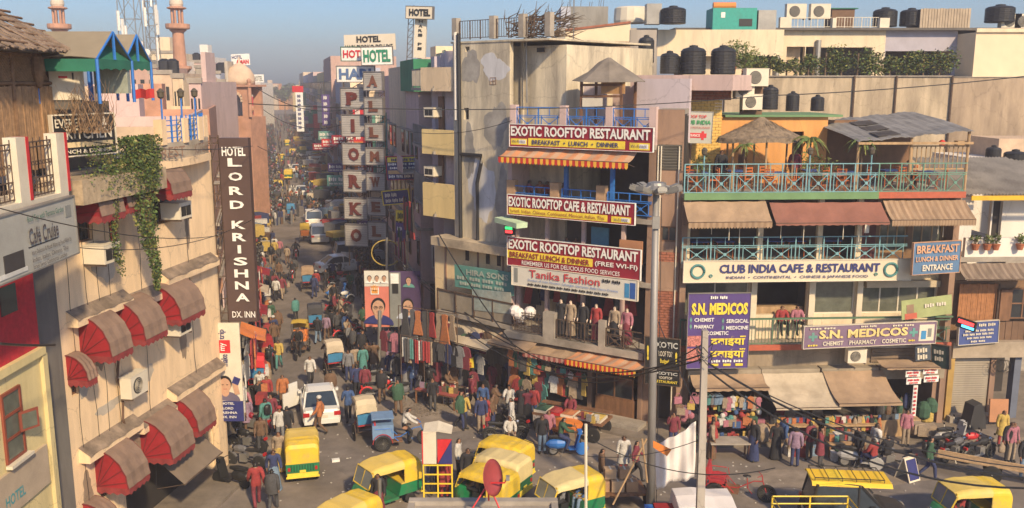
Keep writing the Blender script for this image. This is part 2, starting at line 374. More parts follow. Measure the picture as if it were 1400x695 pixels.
def railing(root,x0,x1,z0,z1,y,n,mat,kind='X',posts=True):
    """n panels, each panel a part: rails, uprights and a crossed star"""
    W=(x1-x0)/n; r=.022; h=z1-z0
    m=MB()
    if kind=='X':
        zm=z0+h*.68
        for q in (z0+.06,zm,zm-.07,z1): m.tube([(0,0,q),(W,0,q)],r if q != z1 else r*1.3,4)
        m.tube([(0,0,z0),(0,0,z1)],r*1.5,4)
        m.tube([(W*.5,0,zm),(W*.5,0,z1)],r*.8,4)
        a,b=W*.14,W*.86
        m.tube([(a,0,z0+.06),(a,0,zm)],r,4); m.tube([(b,0,z0+.06),(b,0,zm)],r,4)
        m.tube([(a,0,z0+.06),(b,0,zm-.07)],r*.9,4); m.tube([(a,0,zm-.07),(b,0,z0+.06)],r*.9,4)
        m.cbox((W/2,0,(z0+zm)/2),(.11,.05,.11),ry=pi/4)
    elif kind=='bars':
        for q in (z0+.08,z1): m.tube([(0,0,q),(W,0,q)],r,4)
        m.tube([(0,0,z0),(0,0,z1)],r*1.4,4)
        k=max(2,int(W/.14))
        for i in range(1,k): m.tube([(W*i/k,0,z0+.08),(W*i/k,0,z1)],r*.6,4)
    elif kind=='scroll':
        for q in (z0+.06,z0+h*.35,z1-.12,z1): m.tube([(0,0,q),(W,0,q)],r,4)
        k=max(2,int(W/.16))
        for i in range(k+1): m.tube([(W*i/k,0,z0+.06),(W*i/k,0,z1+(.1 if i % 2 else 0))],r*.7,4)
        for i in range(k):
            c=W*(i+.5)/k; m.tube([(c+.055*cos(t*pi/3),0,z0+h*.2+.055*sin(t*pi/3)) for t in range(6)],.012,4,closed=True)
            m.tube([(c+.05*cos(t*pi/3),0,z0+h*.62+.05*sin(t*pi/3)) for t in range(6)],.012,4,closed=True)
    me=m.mesh('railing',[mat])
    for i in range(n): inst('railing_panel',me,root,(x0+W*i,y,0))
def slats(root,name,x0,x1,z0,z1,y,n,mat,t=.05,horiz=True,gap=.25,tilt=0):
    """louvre or shutter slats, each a part sharing one mesh"""
    m=MB()
    if horiz:
        hh=(z1-z0)/n; m.cbox(((x0+x1)/2,0,0),(x1-x0,t,hh*(1-gap)),rx=tilt); me=m.mesh(name,[mat])
        for i in range(n): inst(name,me,root,(0,y,z0+hh*(i+.5)))
    else:
        hh=(x1-x0)/n; m.cbox((0,0,(z0+z1)/2),(hh*(1-gap),t,z1-z0)); me=m.mesh(name,[mat])
        for i in range(n): inst(name,me,root,(x0+hh*(i+.5),y+random.uniform(-.01,.01),random.uniform(-.02,.02)))
def bricks(root,x0,x1,z0,z1,y,mat,bw=.3,bh=.12,limit=300,back=None):
    """running-bond courses; the first ones are parts, anything past the limit is one joined part"""
    ny=max(1,int((z1-z0)/bh)); nx=max(1,int((x1-x0)/bw)); bw=(x1-x0)/nx; bh=(z1-z0)/ny
    m=MB(); m.box(-bw/2+.008,bw/2-.008,0,.08,-bh/2+.008,bh/2-.008); me=m.mesh('brick',[mat]); rest=MB(); c=0
    for j in range(ny):
        for i in range(nx+(j % 2)):
            cx=x0+bw*(i+(.5 if j % 2==0 else 0)); w0=max(x0,cx-bw/2); w1=min(x1,cx+bw/2)
            if w1-w0<.05: continue
            yy=y+random.uniform(-.012,.006); cz=z0+bh*(j+.5)
            if c<limit and w1-w0>bw*.9: inst('brick',me,root,((w0+w1)/2,yy,cz)); c += 1
            else: rest.box(w0+.008,w1-.008,yy,yy+.08,cz-bh/2+.008,cz+bh/2-.008)
    if rest.f: rest.build('brickwork',mat,root,kind='stuff')
def awning(label,f,x0,x1,zt,zb,d,mats,n=12,valance=.25,vm=None,d0=0,group=None,sag=.03,name='awning',rods=True,scallop=True):
    """sloping cloth awning: strips of cloth, hanging valance, support rods"""
    r=thing(name,label,'awning',tuple(f.P(x0,zt,d0)),f.rz,group); W=x1-x0; h=zt-zb
    m=MB(); K=len(mats)
    for i in range(n):
        a,b=W*i/n,W*(i+1)/n
        rows=[[(a,-d*t,-h*t-sag*sin(pi*t)-.035*(1+sin(i*1.7+x0*3+t*2))*sin(pi*min(1,t*.8+.1))),(b,-d*t,-h*t-sag*sin(pi*t)-.035*(1+sin((i+1)*1.7+x0*3+t*2))*sin(pi*min(1,t*.8+.1)))] for t in (0,.25,.5,.75,1)]
        m.sheet(rows,i % K,thick=.012)
    m.build('canopy',mats,r)
    vm=vm or mats; m=MB(); nn=n*(2 if len(vm)>1 else 1)
    for i in range(nn):
        a,b=W*i/nn,W*(i+1)/nn; c=(a+b)/2
        pts=[(a,-d-.012,-h),(a,-d-.012,-h-valance*.75),(c,-d-.012,-h-valance*(1 if scallop else .75)),(b,-d-.012,-h-valance*.75),(b,-d-.012,-h)]
        m.ext(pts,(0,.01,0),i % len(vm))
    m.build('valance',vm,r)
    if rods:
        m=MB(); m.tube([(0,-d,-h-.01),(W,-d,-h-.01)],.02,5)
        for q in (.02,.5,.98): m.tube([(W*q,0,-h-.25),(W*q,-d,-h-.02)],.015,4)
        m.build('support_rod',rust,r)
    return r
def ac_unit(label,P,rz,kind='box',s=1.0,group=None):
    r=thing('air_conditioner',label,'air conditioner',tuple(P),rz,group)
    W,D,Hh=(.62*s,.55*s,.42*s) if kind=='box' else (.8*s,.32*s,.58*s)
    m=MB(); m.box(-W/2,W/2,-D,0,0,Hh); m.box(-W/2-.02,W/2+.02,-D-.01,.01,Hh,Hh+.02); m.build('casing',offw,r)
    m=MB()
    if kind=='box':
        for a,b in ((-.4,-.02),(.02,.4)):
            m.box(W*a,W*b,-D-.012,-D-.002,Hh*.18,Hh*.8)
        m.build('grille',blackl,r)
    else:
        m.lathe((-.08*s,-D-.004,Hh/2),[(.22*s,-.01),(.22*s,.012),(.02,.014)],16,axis='Y'); m.build('fan_grille',flat('dark_grille',(.05,.05,.05)),r)
        g_=MB()
        for q in range(1,5): g_.tube([(-.08*s+.045*s*q*cos(t*pi/6),-D-.03,Hh/2+.045*s*q*sin(t*pi/6)) for t in range(12)],.006,4,closed=True)
        g_.build('fan_guard',offw,r)
    b=MB(); b.box(-W/2+.03,-W/2+.07,-D,.0,-.06,-.002); b.box(W/2-.07,W/2-.03,-D,.0,-.06,-.002); b.build('bracket',rust,r)
    return r
def tank(label,P,r=.55,h=1.2,group='black water tanks on the roofs',mat=tankm):
    t=thing('water_tank',label,'water tank',tuple(P),0,group)
    pr=[(r*.96,0),(r,.05)]; k=7
    for i in range(k):
        z=.08+(h*.78-.08)*i/k; dz=(h*.78-.08)/k
        pr += [(r,z),(r,z+dz*.6),(r*.965,z+dz*.7),(r*.965,z+dz*.9)]
    pr += [(r,h*.8),(r*.8,h*.9),(r*.32,h*.96)]
    m=MB(); m.lathe((0,0,0),pr,18); m.build('tank_body',mat,t,smooth=False)
    m=MB(); m.lathe((0,0,h*.955),[(r*.34,0),(r*.34,.07),(r*.1,.1)],12); m.build('lid',mat,t)
    return t
def plant_pot(label,P,h=.7,r=.3,group=None,mats=(leafm,leafy),pot=True,n=90,cat='potted plant',name='potted_plant'):
    t=thing(name,label,cat,tuple(P),0,group)
    if pot: m=MB(); m.lathe((0,0,0),[(.11,0),(.16,.22),(.18,.22),(.18,.26),(.14,.26)],10); m.build('pot',flat('terracotta',(.38,.13,.06),.9),t)
    b=.24 if pot else 0
    m=MB(); leaves(m,(0,0,b+h*.55),r,n,.075,0,(1,1,h*.5/r)); m.build('foliage',list(mats),t)
    m=MB()
    for i in range(4): m.tube([(0,0,b),(random.uniform(-r,r)*.4,random.uniform(-r,r)*.4,b+h*.7)],.012,4)
    m.build('stem',bark,t)
    return t
def palm(label,P,h=2.0,r=.7,group=None):
    t=thing('potted_palm',label,'palm',tuple(P),0,group)
    m=MB(); m.tube([(0,0,0),(.03,0,h*.5),(-.02,0,h*.85)],[.05,.04,.03],6); m.build('trunk',bark,t)
    m=MB()
    for k in range(16):
        a=k*2.4; L=r*random.uniform(.7,1.1); up=random.uniform(.1,.7)
        P0=Vector((0,0,h*.85)); d=Vector((cos(a),sin(a),0)); s=Vector((-sin(a),cos(a),0)); prev=None
        for j in range(6):
            u=j/5; c=P0+d*L*u+Vector((0,0,up*L*u-L*.95*u*u))
            if j:
                for q in (-1,1): m.poly([prev,c,c+s*q*.15*r*(1.2-u)-Vector((0,0,.12*r))+d*.06,prev+s*q*.12*r*(1.2-u)-Vector((0,0,.1*r))+d*.06],k % 2)
            prev=c
    m.build('frond',[leafm,leafy],t)
    return t
def cylpost(root,name,x,y,z0,z1,r,mat): m=MB(); m.tube([(x,y,z0),(x,y,z1)],r,10); return m.build(name,mat,root)

# ================================================================ CLUB INDIA BUILDING (right centre)
E=root_of(fE,'restaurant_building','three storey building with pale blue railings and a rooftop restaurant of huts and palms')
L=fE.L; ZE=lambda py: fE.z(1100,py); XE=lambda px,py=400,d=0: fE.x(px,py,d)
zt=ZE(265); z2=ZE(359); zm=ZE(472); zg=ZE(508)
bx(E,'floor_slab',0,L,.02,9,zt-.16,zt,conc); bx(E,'slab_edge',0,XE(1200,265),-.12,.02,zt-.22,zt+.06,greenp,'green painted terrace edge'); bx(E,'slab_edge',XE(1200,265),L,-.12,.02,zt-.2,zt+.06,flat('faded_red_paint',(.42,.10,.05)),'red painted terrace edge')
bx(E,'floor_slab',0,L,0,9,z2-.2,z2,conc); bx(E,'floor_slab',0,L,0,9,zm-.18,zm,conc)
bx(E,'slab_edge',0,XE(1100,470),-.05,0,zm-.2,zm+.04,flat('faded_red_paint',(.42,.10,.05))); bx(E,'slab_edge',XE(1278,470),L,-.05,0,zm-.2,zm+.04,flat('faded_red_paint',(.42,.10,.05)))
bx(E,'wall',0,.25,.15,9,0,zt-.16,brownp); bx(E,'wall',L-.25,L,.15,9,0,zt-.16,brownp); bx(E,'wall',.25,L-.25,5.0,5.2,0,zt-.16,inter)
# band between the shops and the mezzanine
m=MB(); m.box(.25,L-.25,.35,.6,ZE(516),zm-.18); m.build('wall',M('stained_band',(.34,.27,.19),streak=1,var=.35,dirt=(.14,.11,.08),dirt_amt=.6),E)
for a,b in ((940,1040),(1040,1120),(1122,1200),(1202,1290)):
    bx(E,'ledge',XE(a,505),XE(b,505)-.03,-.15,.36,ZE(519),ZE(503),M('ledge_concrete',(.32,.27,.20),var=.3,dirt=(.15,.12,.09),dirt_amt=.5))
slats(E,'shutter_slat',XE(1195,490),XE(1262,490),ZE(500),ZE(476),.3,5,M('rusty_shutter',(.26,.19,.13),var=.35,streak=1,metal=.2),t=.04)
# shops: piers and interiors
for px in (938,1038,1122,1205,1282):
    x=XE(px,560); bx(E,'pier',max(.25,x-.16),min(L-.25,x+.16),.3,.7,.13,ZE(516),brownp)
bx(E,'shop_floor',.25,L-.25,.3,5,.13,.22,darkc); bx(E,'shop_ceiling',.25,L-.25,.6,5,ZE(516),ZE(516)+.1,interd)
# mezzanine window wall
zl0,zl1=zm+.02,z2-.2; ow=[(XE(940),XE(1034)),(XE(1046),XE(1116)),(XE(1127),XE(1183)),(XE(1193),XE(1298))]
m=MB(); wallmesh(m,.25,L-.25,zl0,zl1,1.0,.2,[(a,b,ZE(438),ZE(392)) for a,b in ow]); m.build('wall',cream2,E)
for px in (1040,1121,1188): x=XE(px); bx(E,'pilaster',x-.12,x+.12,.82,.998,zl0,zl1,M('cream_stone_pilaster',(.66,.58,.44),var=.15,dirt=(.35,.28,.2),dirt_amt=.4))
window(E,ow[0][0],ow[0][1],ZE(438),ZE(392),1.08,offw,wglass2,2,1)
window(E,ow[2][0],ow[2][1],ZE(438),ZE(392),1.08,offw,wglass2,1,1)
window(E,ow[3][0],ow[3][1],ZE(438),ZE(400),1.08,offw,wglass2,4,1)
bx(E,'shutter_box',XE(1195),XE(1297),.7,1.0,ZE(400),ZE(391),M('beige_shutter_box',(.5,.42,.3)))
bx(E,'counter',ow[1][0],ow[1][1],1.4,1.9,zm,ZE(430),woodp)
railing(E,.05,XE(1098,450),zm+.02,ZE(436),.02,4,flat('dull_green_paint',(.09,.17,.10)),'bars'); railing(E,XE(1236,440),L-.1,zm+.02,ZE(440),.02,2,flat('dull_green_paint',(.09,.17,.10)),'X')
bx(E,'hand_rail',.05,L,.0,.12,ZE(437),ZE(435),flat('dull_green_paint',(.09,.17,.10)))
# second level: deep balcony
railing(E,.02,XE(1240,340),z2,ZE(324),0,8,cyanp,'X')
for px in (943,1044,1126,1180): x=XE(px,330); bx(E,'column',x-.11,x+.11,.4,.62,z2,zt-.16,cream2)
bx(E,'partition_wall',XE(1186,330),XE(1204,330),.5,.7,z2,zt-.16,M('maroon_panel',(.10,.03,.03))); bx(E,'notice',XE(1188,330),XE(1194,330),.46,.498,ZE(322),ZE(306),white)
m=MB(); wallmesh(m,XE(1204,330),L-.1,z2,zt-.16,.7,.12,[(XE(1212,330),XE(1250,330),ZE(350),ZE(303)),(XE(1258,330),XE(1300,330),ZE(350),ZE(303))]); m.build('wall',M('brown_timber_wall',(.22,.13,.07),var=.3),E)
window(E,XE(1212,330),XE(1250,330),ZE(350),ZE(303),.75,woodp,wglass2,3,1); window(E,XE(1258,330),XE(1300,330),ZE(350),ZE(303),.75,woodp,wglass2,3,1)
for i,px in enumerate((970,990,1008,1030,1064,1090,1116,1143,1170,1270,1284)):
    cylpost(E,'awning_stay',XE(px,320),-.7 if i % 2 else-.3,ZE(318+(i % 3)*6),ZE(296),.015,offw)
# rooftop railing and rooms
railing(E,0,XE(1200,250),zt+.02,ZE(224),-.05,8,cyanp,'X'); railing(E,XE(1200,250),L,zt+.02,ZE(224),-.05,4,flat('green_grey_paint',(.12,.26,.20)),'X')
# ================================================================ rooftop of the Club India building
zr=zt
XR=lambda px,y,py=200: fE.x(px,py,-y)  # px seen at y metres behind the front
ZR=lambda py,y,px=1100: fE.z(px,py,-y)
bx(E,'rooftop_room',.1,XR(975,4),4,7.5,zr,ZR(137,4),M('roof_room_core',(.4,.3,.2)))
bricks(E,.1,XR(985,4,190),ZR(235,4)+.3,ZR(137,4),3.9,yellowb,.26,.13,200)
bricks(E,.3,XR(1000,4,125),ZR(137,4),ZR(113,4),3.95,brickm,.26,.12,100); bx(E,'rooftop_room',.3,XR(1000,4,125),4.04,6.5,ZR(137,4),ZR(113,4),mortar)
m=MB(); wallmesh(m,XR(985,4.2),XR(1130,4.2),zr,ZR(160,4.2),4.2,.2,[(XR(1083,4.2),XR(1098,4.2),zr,ZR(180,4.2)),(XR(1010,4.2),XR(1022,4.2),zr,ZR(185,4.2))]); m.build('wall',orangep,E)
bx(E,'roof_deck',XR(990,4.2,160),XR(1150,4.2,160),4.0,8,ZR(160,4.2),ZR(157,4.2),greenp)
bx(E,'wall',XR(1130,4.2),L-.2,4.6,4.8,zr,ZR(165,4.2),M('brown_hut_wall',(.20,.11,.06),var=.3))
# thatched hut
def hut(label,c,rx,ry,z0,ze,za,n=10,mat=thatch,posts=4,pm=woodp,group=None):
    t=thing('thatched_hut',label,'hut',(c[0],c[1],z0),fE.rz,group); m=MB(); h0=ze-z0; h1=za-z0; rows=[]
    N=28
    for k,(u,zz) in enumerate(((.05,h1),(.35,h0+(h1-h0)*.62),(.7,h0+(h1-h0)*.3),(1,h0),(1.04,h0-.14))):
        rows.append([(rx*u*cos(2*pi*j/N)*(1+.06*random.random()*(k>1)),ry*u*sin(2*pi*j/N)*(1+.06*random.random()*(k>1)),zz-(random.uniform(0,.12) if k==4 else 0)) for j in range(N)])
        rows[-1].append(rows[-1][0])
    m.sheet(rows[::-1],0,.05)
    m.build('roof',mat,t)
    if mat is thatch:
        s=MB()
        for k in range(420):
            a=random.uniform(0,2*pi); u=random.uniform(.2,1.02); z_=h0+(h1-h0)*(1-u)+.04
            d=Vector((cos(a)*rx,sin(a)*ry,0)); p=d*u+Vector((0,0,z_)); q=d*(u+.13)+Vector((0,0,z_-(h1-h0)*.16-.03)); sd_=Vector((-sin(a),cos(a),0))*.02
            s.poly([p-sd_,p+sd_,q+sd_*.4,q-sd_*.4])
        s.build('straw',mat,t,kind='stuff')
    for k in range(posts):
        a=2*pi*(k+.5)/posts; x,y=rx*.85*cos(a),ry*.75*sin(a); q=MB(); q.tube([(x,y,0),(x*1.02,y,h0)],.045,6); q.build('post',pm,t)
    return t
def pR(px,y,py=200): return fE.P(XR(px,y,py),0,-y)
c=pR(1040,2.2,190); hut('round thatched hut roof on thin poles beside the small palms on the blue railed terrace',(c.x,c.y),1.75,1.1,zr,ZR(187,2.2),ZR(160,2.2),posts=6)
# grey sheet roof at the right of the terrace, over a timber balustrade
t=thing('lean_to_shelter','grey corrugated lean-to over the right end of the rooftop terrace with a red lantern','shelter',tuple(fE.P(XR(1165,1.0),zr,-1.0)),fE.rz)
W=XR(1320,1.0,190)-XR(1165,1.0,190); zf0=ZR(195,1.0)-zr; zb0=ZR(158,4.5)-zr
m=MB(); zl=ZR(193,1)-zr; zr_=ZR(178,1)-zr
rows=[]
for j in range(7):
    u=j/6; rows.append([(W*i/30,-.6+5.2*u,zl+(zr_-zl)*i/30+(.62*u)+.025*(i % 2)+.03*sin(i*.8+j)) for i in range(31)])
m.sheet(rows,0,.02); m.build('sheet_roof',M('grey_roof_sheet',(.24,.23,.22),.7,var=.35,streak=0,dirt=(.10,.085,.07),dirt_amt=.5),t)
for k in range(3):
    m=MB(); m.sheet([[(1.0+k*.1+.05*i,-.2+j*.9+k*1.3,zl+(zr_-zl)*(1.0+k*.1+.05*i)/W+.06+(.62*(-.2+j*.9+k*1.3+.6)/5.2)) for i in range(20)] for j in range(2)],0,.02); m.build('dark_sheet',M('dark_roof_sheet',(.07,.06,.055),var=.4),t)
m=MB(); m.box(0,W,-.62,-.56,zl-.12,zl-.02); m.build('fascia_beam',woodp,t)
for x in (.1,W*.48,W-.1): q=MB(); q.tube([(x,-.4,0),(x,-.4,zl+(zr_-zl)*x/W)],.06,7); q.build('post',woodp,t)
mm=MB(); hgt=.95; mm.tube([(0,0,.05),(0,0,hgt)],.025,5); me=mm.mesh('baluster',[woodp])
for i in range(13): inst('baluster',me,t,(W*.5+(W*.48)*i/12,-.35,1.0*.9))
for zz in (.9,1.85): q=MB(); q.box(W*.49,W-.02,-.38,-.32,zz,zz+.06); q.build('hand_rail',woodp,t)
bx(t,'side_panel',W-.5,W-.02,-.3,0,1.9,zl,woodp)
q=MB(); q.ball((W*.78,-.1,zr_-.55),.14,10); q.build('red_lantern',flat('red_lantern_paper',(.6,.03,.03)),t)
# timber furniture on the terrace: chairs and tables
def chair(label,P,rz,mat,group):
    t=thing('chair',label,'chair',tuple(P),rz,group)
    m=MB(); m.box(-.21,.21,-.21,.21,.42,.46); m.build('seat',mat,t)
    m=MB(); m.box(-.21,-.16,.17,.21,.46,.95); m.box(.16,.21,.17,.21,.46,.95)
    for z in (.62,.75,.88): m.box(-.16,.16,.175,.205,z,z+.06)
    m.build('backrest',mat,t)
    for a in (-.19,.19):
        for b in (-.19,.19): q=MB(); q.tube([(a,b,0),(a,b,.42)],.02,5); q.build('leg',mat,t)
    return t
def table(label,P,rz,mat,group,w=.8,top=None):
    t=thing('table',label,'table',tuple(P),rz,group)
    m=MB(); m.box(-w/2,w/2,-w/2,w/2,.71,.75); m.build('tabletop',top or mat,t)
    for a in (-w*.42,w*.42):
        for b in (-w*.42,w*.42): q=MB(); q.tube([(a,b,0),(a,b,.71)],.022,5); q.build('leg',mat,t)
    return t
orw=flat('orange_varnished_wood',(.50,.14,.04),.45); blc=flat('blue_table_cloth',(.03,.08,.30),.8)
ch0=chair('orange varnished wooden chair on the rooftop terrace behind the pale blue railing',(0,0,0),0,orw,'chairs on the rooftop terrace')
tb0=table('square table with a blue top on the rooftop terrace',(0,0,0),0,orw,'tables on the rooftop terrace',top=blc)
first=True
for i,px in enumerate((955,1005,1060,1110,1160,1215,1265)):
    y=1.4+(i % 2)*.9; p=pR(px,y,250); p.z=zr+.001
    (tb0 if i==0 else dup(tb0,p,fE.rz)).location=p
    for k in range(3):
        a=k*2.1+i; q=p+Vector((cos(a)*.62,sin(a)*.62,0)); rz=a-pi/2
        if first: ch0.location=q; ch0.rotation_euler.z=rz; first=False
        else: dup(ch0,q,rz)
for i,(px,y,h,r) in enumerate(((1018,.8,2.3,.55),(1108,.9,2.6,.9),(1178,.9,2.5,.75))):
    p=pR(px,y); p.z=zr; palm(['slim potted palm left of the hut poles on the blue railed terrace','bushy potted palm just right of the thatched hut','potted palm in front of the grey lean-to roof'][i],p,h,r)
for i,(px,y,h,r) in enumerate(((960,.8,1.5,.4),(1128,1.0,1.3,.6),(1100,3.6,1.2,.5))):
    p=pR(px,y); p.z=zr; plant_pot(['tall leafy plant under the small rooftop sign with the red arrow','leafy shrub between the two larger palms on the terrace','shrub at the back of the terrace by the orange wall'][i],p,h,r,n=160)
def lantern_post(label,P,h,mat,group):
    t=thing('lamp_post',label,'lamp',tuple(P),0,group); m=MB(); m.tube([(0,0,0),(0,0,h)],.03,6); m.build('post',mat,t)
    m=MB(); m.lathe((0,0,h),[(.06,0),(.11,.05),(.12,.2),(.14,.21),(.03,.32)],8); m.build('lamp_head',flat('dark_lamp_glass',(.10,.085,.06),.3),t); return t
for i,px in enumerate((1106,1190,962)):
    p=pR(px,.1,240); p.z=zr; lantern_post(['small blue lantern post right of the thatched hut','small blue lantern post below the grey lean-to roof','small blue lantern post under the red arrow sign'][i],p,ZR(212,.1)-zr,cyanp,'lantern posts on the rooftop railing')
# cabinet of pictures for the mezzanine and second level furniture
for i,px in enumerate((965,1000,1070,1100,1150)):
    p=fE.P(XE(px,350),z2+.001,-1.3); dup(tb0,p,fE.rz,label='table on the balcony floor above the long restaurant sign',group='tables on the second level balcony')
# awnings
tanst=[tarpb,M('brown_stripe_canvas',(.27,.18,.11),var=.2)]
awning('tan striped awning at the left end, under the green terrace edge',fE,XE(934,285),XE(1046,285),ZE(275),ZE(298),.95,[tarpb],n=14,vm=tanst,valance=.28,d0=.03)
awning('maroon cloth awning, middle one of the three under the terrace edge',fE,XE(1051,285),XE(1203,285),ZE(277),ZE(300),.95,[maroonc],n=14,vm=[maroonc],valance=.12,d0=.03)
awning('olive brown striped awning at the right end, under the red terrace edge',fE,XE(1206,285),XE(1318,285),ZE(275),ZE(297),.95,tanst,n=28,vm=tanst,valance=.28,d0=.03)
awning('dusty brown shop awning behind the concrete pole',fE,XE(942,510),XE(1040,510),ZE(508),fE.z(990,531,1.2),1.0,[tarpb],n=8,d0=.2,valance=.15,sag=.12)
awning('pale stained canvas awning over the market stall',fE,XE(1040,515),XE(1124,515),ZE(508),fE.z(1080,558,2.1),1.9,[tarpl],n=8,d0=.2,valance=.12,sag=.15,scallop=False)
awning('large tan canvas awning right of the pale stained one',fE,XE(1122,510),XE(1204,510),ZE(506),fE.z(1160,552,2.1),1.9,[tarpb],n=8,d0=.2,valance=.16,sag=.12,scallop=False)
awning('small tan awning above the red and white price boards',fE,XE(1195,500),XE(1266,500),ZE(492),fE.z(1230,503,1.2),1.0,[tarpb],n=6,d0=.2,valance=.1)
ac_unit('white split unit under the long mauve chemist sign',fE.P(XE(1171,490,.6),fE.z(1171,496,.6),.35),fE.rz,'split',1.0)
# ================================================================ EXOTIC BUILDING (centre)
A=root_of(fA,'restaurant_building','tall narrow pink building with stacked maroon signs and blue railings')
LA=fA.L; ZA=lambda py,px=790,d=0: fA.z(px,py,d); XA=lambda px,py=300,d=0: fA.x(px,py,d)
a4,a3,a2,a1=12.15,9.05,6.35,3.65
for z in (a4,a3,a2,a1): bx(A,'floor_slab',0,LA,0,8,z-.2,z,conc)
bx(A,'wall',0,.2,.1,8,0,a4-.2,pinkp); bx(A,'wall',LA-.3,LA,.1,8,0,a4-.2,brownp); bx(A,'wall',.2,LA-.3,4,4.2,0,a4-.2,inter)
for z0,z1 in ((a1,a2-.2),(a2,a3-.2),(a3,a4-.2)):
    for px in (700,740,790,845) if z0 != a3 else (765,828): x=XA(px); bx(A,'column',x,x+.16,.35,.52,z0,z1,pinkp if z0 != a3 else bluepn)
bx(A,'door',XA(800),XA(824),.6,.66,a2,a3-.6,flat('blue_door',(.06,.22,.33))); bx(A,'wall',XA(727),XA(800),1.5,1.6,a2,a3-.2,inter)
bx(A,'hoarding_board',XA(846),XA(878),.1,.16,a2+.75,a3-.95,M('plywood',(.42,.2,.1),var=.2))
# terrace level: railings between pink piers
for i,px in enumerate((697,765,828,893)): x=min(LA-.3,max(0,XA(px,150))); bx(A,'pier',x,x+.3,0,.3,a4,a4+1.55,pinkp)
xs_=[XA(697,150)+.3,XA(765,150),XA(765,150)+.3,XA(828,150),XA(828,150)+.3,LA-.05]
for i in range(3): railing(A,xs_[2*i],xs_[2*i+1],a4+.35,a4+1.45,.1,2,bluepn,'X')
xs2=[0,XA(758,270),XA(820,270),LA-.1]
for i,px in enumerate((693,752,815)): x=max(0,XA(px,265)); bx(A,'pier',x,x+.42,-.02,.3,a3,a3+1.3,M('tan_stone_pier',(.42,.27,.16),var=.3))
for i in range(3): railing(A,xs2[i]+.35,xs2[i+1],a3+.1,a3+1.05,.05,2,bluepn,'X')
bx(A,'wall',0,XA(790,130),2.6,2.8,a4,ZA(118,720,-2.6),lav); bx(A,'wall',XA(870,130,-2.6),LA+.4,2.6,2.8,a4,ZA(108,860,-2.6),lav)
bx(A,'wall',XA(790,130),XA(870,130,-2.6),3.4,3.6,a4,ZA(118,860,-3.4),pinkp); bx(A,'door',XA(862,130,-2.6),XA(876,130,-2.6),3.2,3.3,a4,ZA(125,860,-3.2),flat('red_brown_door',(.30,.08,.03)))
bx(A,'parapet',XA(862,110,-3),XA(1002,110,-3),3,6,ZA(111,880,-3)-.4,ZA(103,880,-3),pinkp)
# hipped cloth-topped kiosk on the terrace
p0=fA.P(XA(832,120,-1.4),0,-1.4)
h2=thing('roof_pavilion','grey pointed pavilion roof on brown posts above the topmost maroon sign','pavilion',(p0.x,p0.y,a4),fA.rz)
ze,za=ZA(109,832,-1.4)-a4,ZA(79,832,-1.4)-a4; R=1.55; m=MB(); N=8
ring=lambda u,z,jit=.05: [(R*u*cos(2*pi*(j+.5)/N),R*.8*u*sin(2*pi*(j+.5)/N),z+random.uniform(-jit,jit)) for j in range(N)]
rows=[r_+[r_[0]] for r_ in (ring(1.05,ze-.05),ring(.6,ze+(za-ze)*.38),ring(.3,ze+(za-ze)*.75),ring(.04,za,0))]
m.sheet(rows,0,.04); m.build('roof',M('worn_grey_cloth',(.22,.19,.16),.95,var=.35,dirt=(.36,.32,.27),dirt_amt=.3),h2)
for x in (-.95,.95):
    for y in (-.7,.7): q=MB(); q.box(x-.05,x+.05,y-.05,y+.05,0,ze); q.build('post',wood,h2)
bx(h2,'cross_beam',-1,1,-.75,-.68,ze-.75,ze-.65,wood); bx(h2,'cross_beam',-1,1,-.75,-.68,ze-.28,ze-.18,wood)
bx(h2,'side_cloth',.0,1.1,-.72,-.66,ze-.6,ze-.05,M('yellow_brown_cloth',(.45,.25,.10),var=.3)); bx(h2,'price_board',-.85,.1,-.8,-.76,ze-1.15,ze-.78,offw)
# front awnings
orst=[M('orange_stripe',(.55,.25,.12),var=.15),M('tan_stripe',(.48,.31,.2),var=.15)]; ryst=[flat('valance_red',(.50,.03,.02)),flat('valance_yellow',(.75,.42,.05))]
awning('orange striped awning with a red and yellow valance under the topmost maroon sign',fA,XA(697,210),XA(872,215),ZA(204),ZA(219,790,.9),.9,orst,n=22,vm=ryst,d0=.05,valance=.3)
awning('orange striped shop awning with red and yellow valance below the dressed mannequins',fA,XA(795,490,.2),XA(890,490,.2),ZA(484,840,.2),ZA(503,840,1.8),1.6,orst,n=16,vm=ryst,d0=.15,valance=.3)
awning('faded grey brown awning with a pink striped valance over the sari shop',fA,XA(730,470,.2),XA(800,470,.2),ZA(468,760,.2),ZA(490,760,1.3),1.1,[tarpb],n=10,vm=[flat('dull_red_cloth',(.32,.08,.07)),flat('dull_pink_cloth',(.5,.3,.24))],d0=.1,valance=.25)
awning('dusty brown shop awning left of the pink striped valance',fA,XA(696,465,.2),XA(728,465,.2),ZA(458,700,.2),ZA(475,700,1.2),1.1,[tarpb],n=5,d0=.1,valance=.12)
# first floor display balcony
zb1=ZA(462,790,.6)
bx(A,'display_ledge',XA(700,440),LA,-.7,0,a1-.45,a1-.15,conc); bx(A,'display_parapet',XA(742,440,.7),XA(758,440,.7),-.7,-.35,a1-.15,a1+1.0,conc)
bx(A,'display_parapet',XA(818,440,.7),XA(827,440,.7),-.7,-.5,a1-.15,a1+1.0,conc)
railing(A,XA(760,440,.7),XA(818,440,.7),a1-.1,a1+.75,-.62,3,rust,'bars'); railing(A,XA(828,440,.7),LA-.1,a1-.1,a1+.7,-.62,2,rust,'X'); railing(A,XA(702,440,.7),XA(740,440,.7),a1-.1,a1+.8,-.62,2,rust,'scroll')
bx(A,'shop_back_wall',.2,LA-.3,1.6,1.7,a1,a2-.2,M('dark_cloth_display',(.07,.05,.05),var=.5))
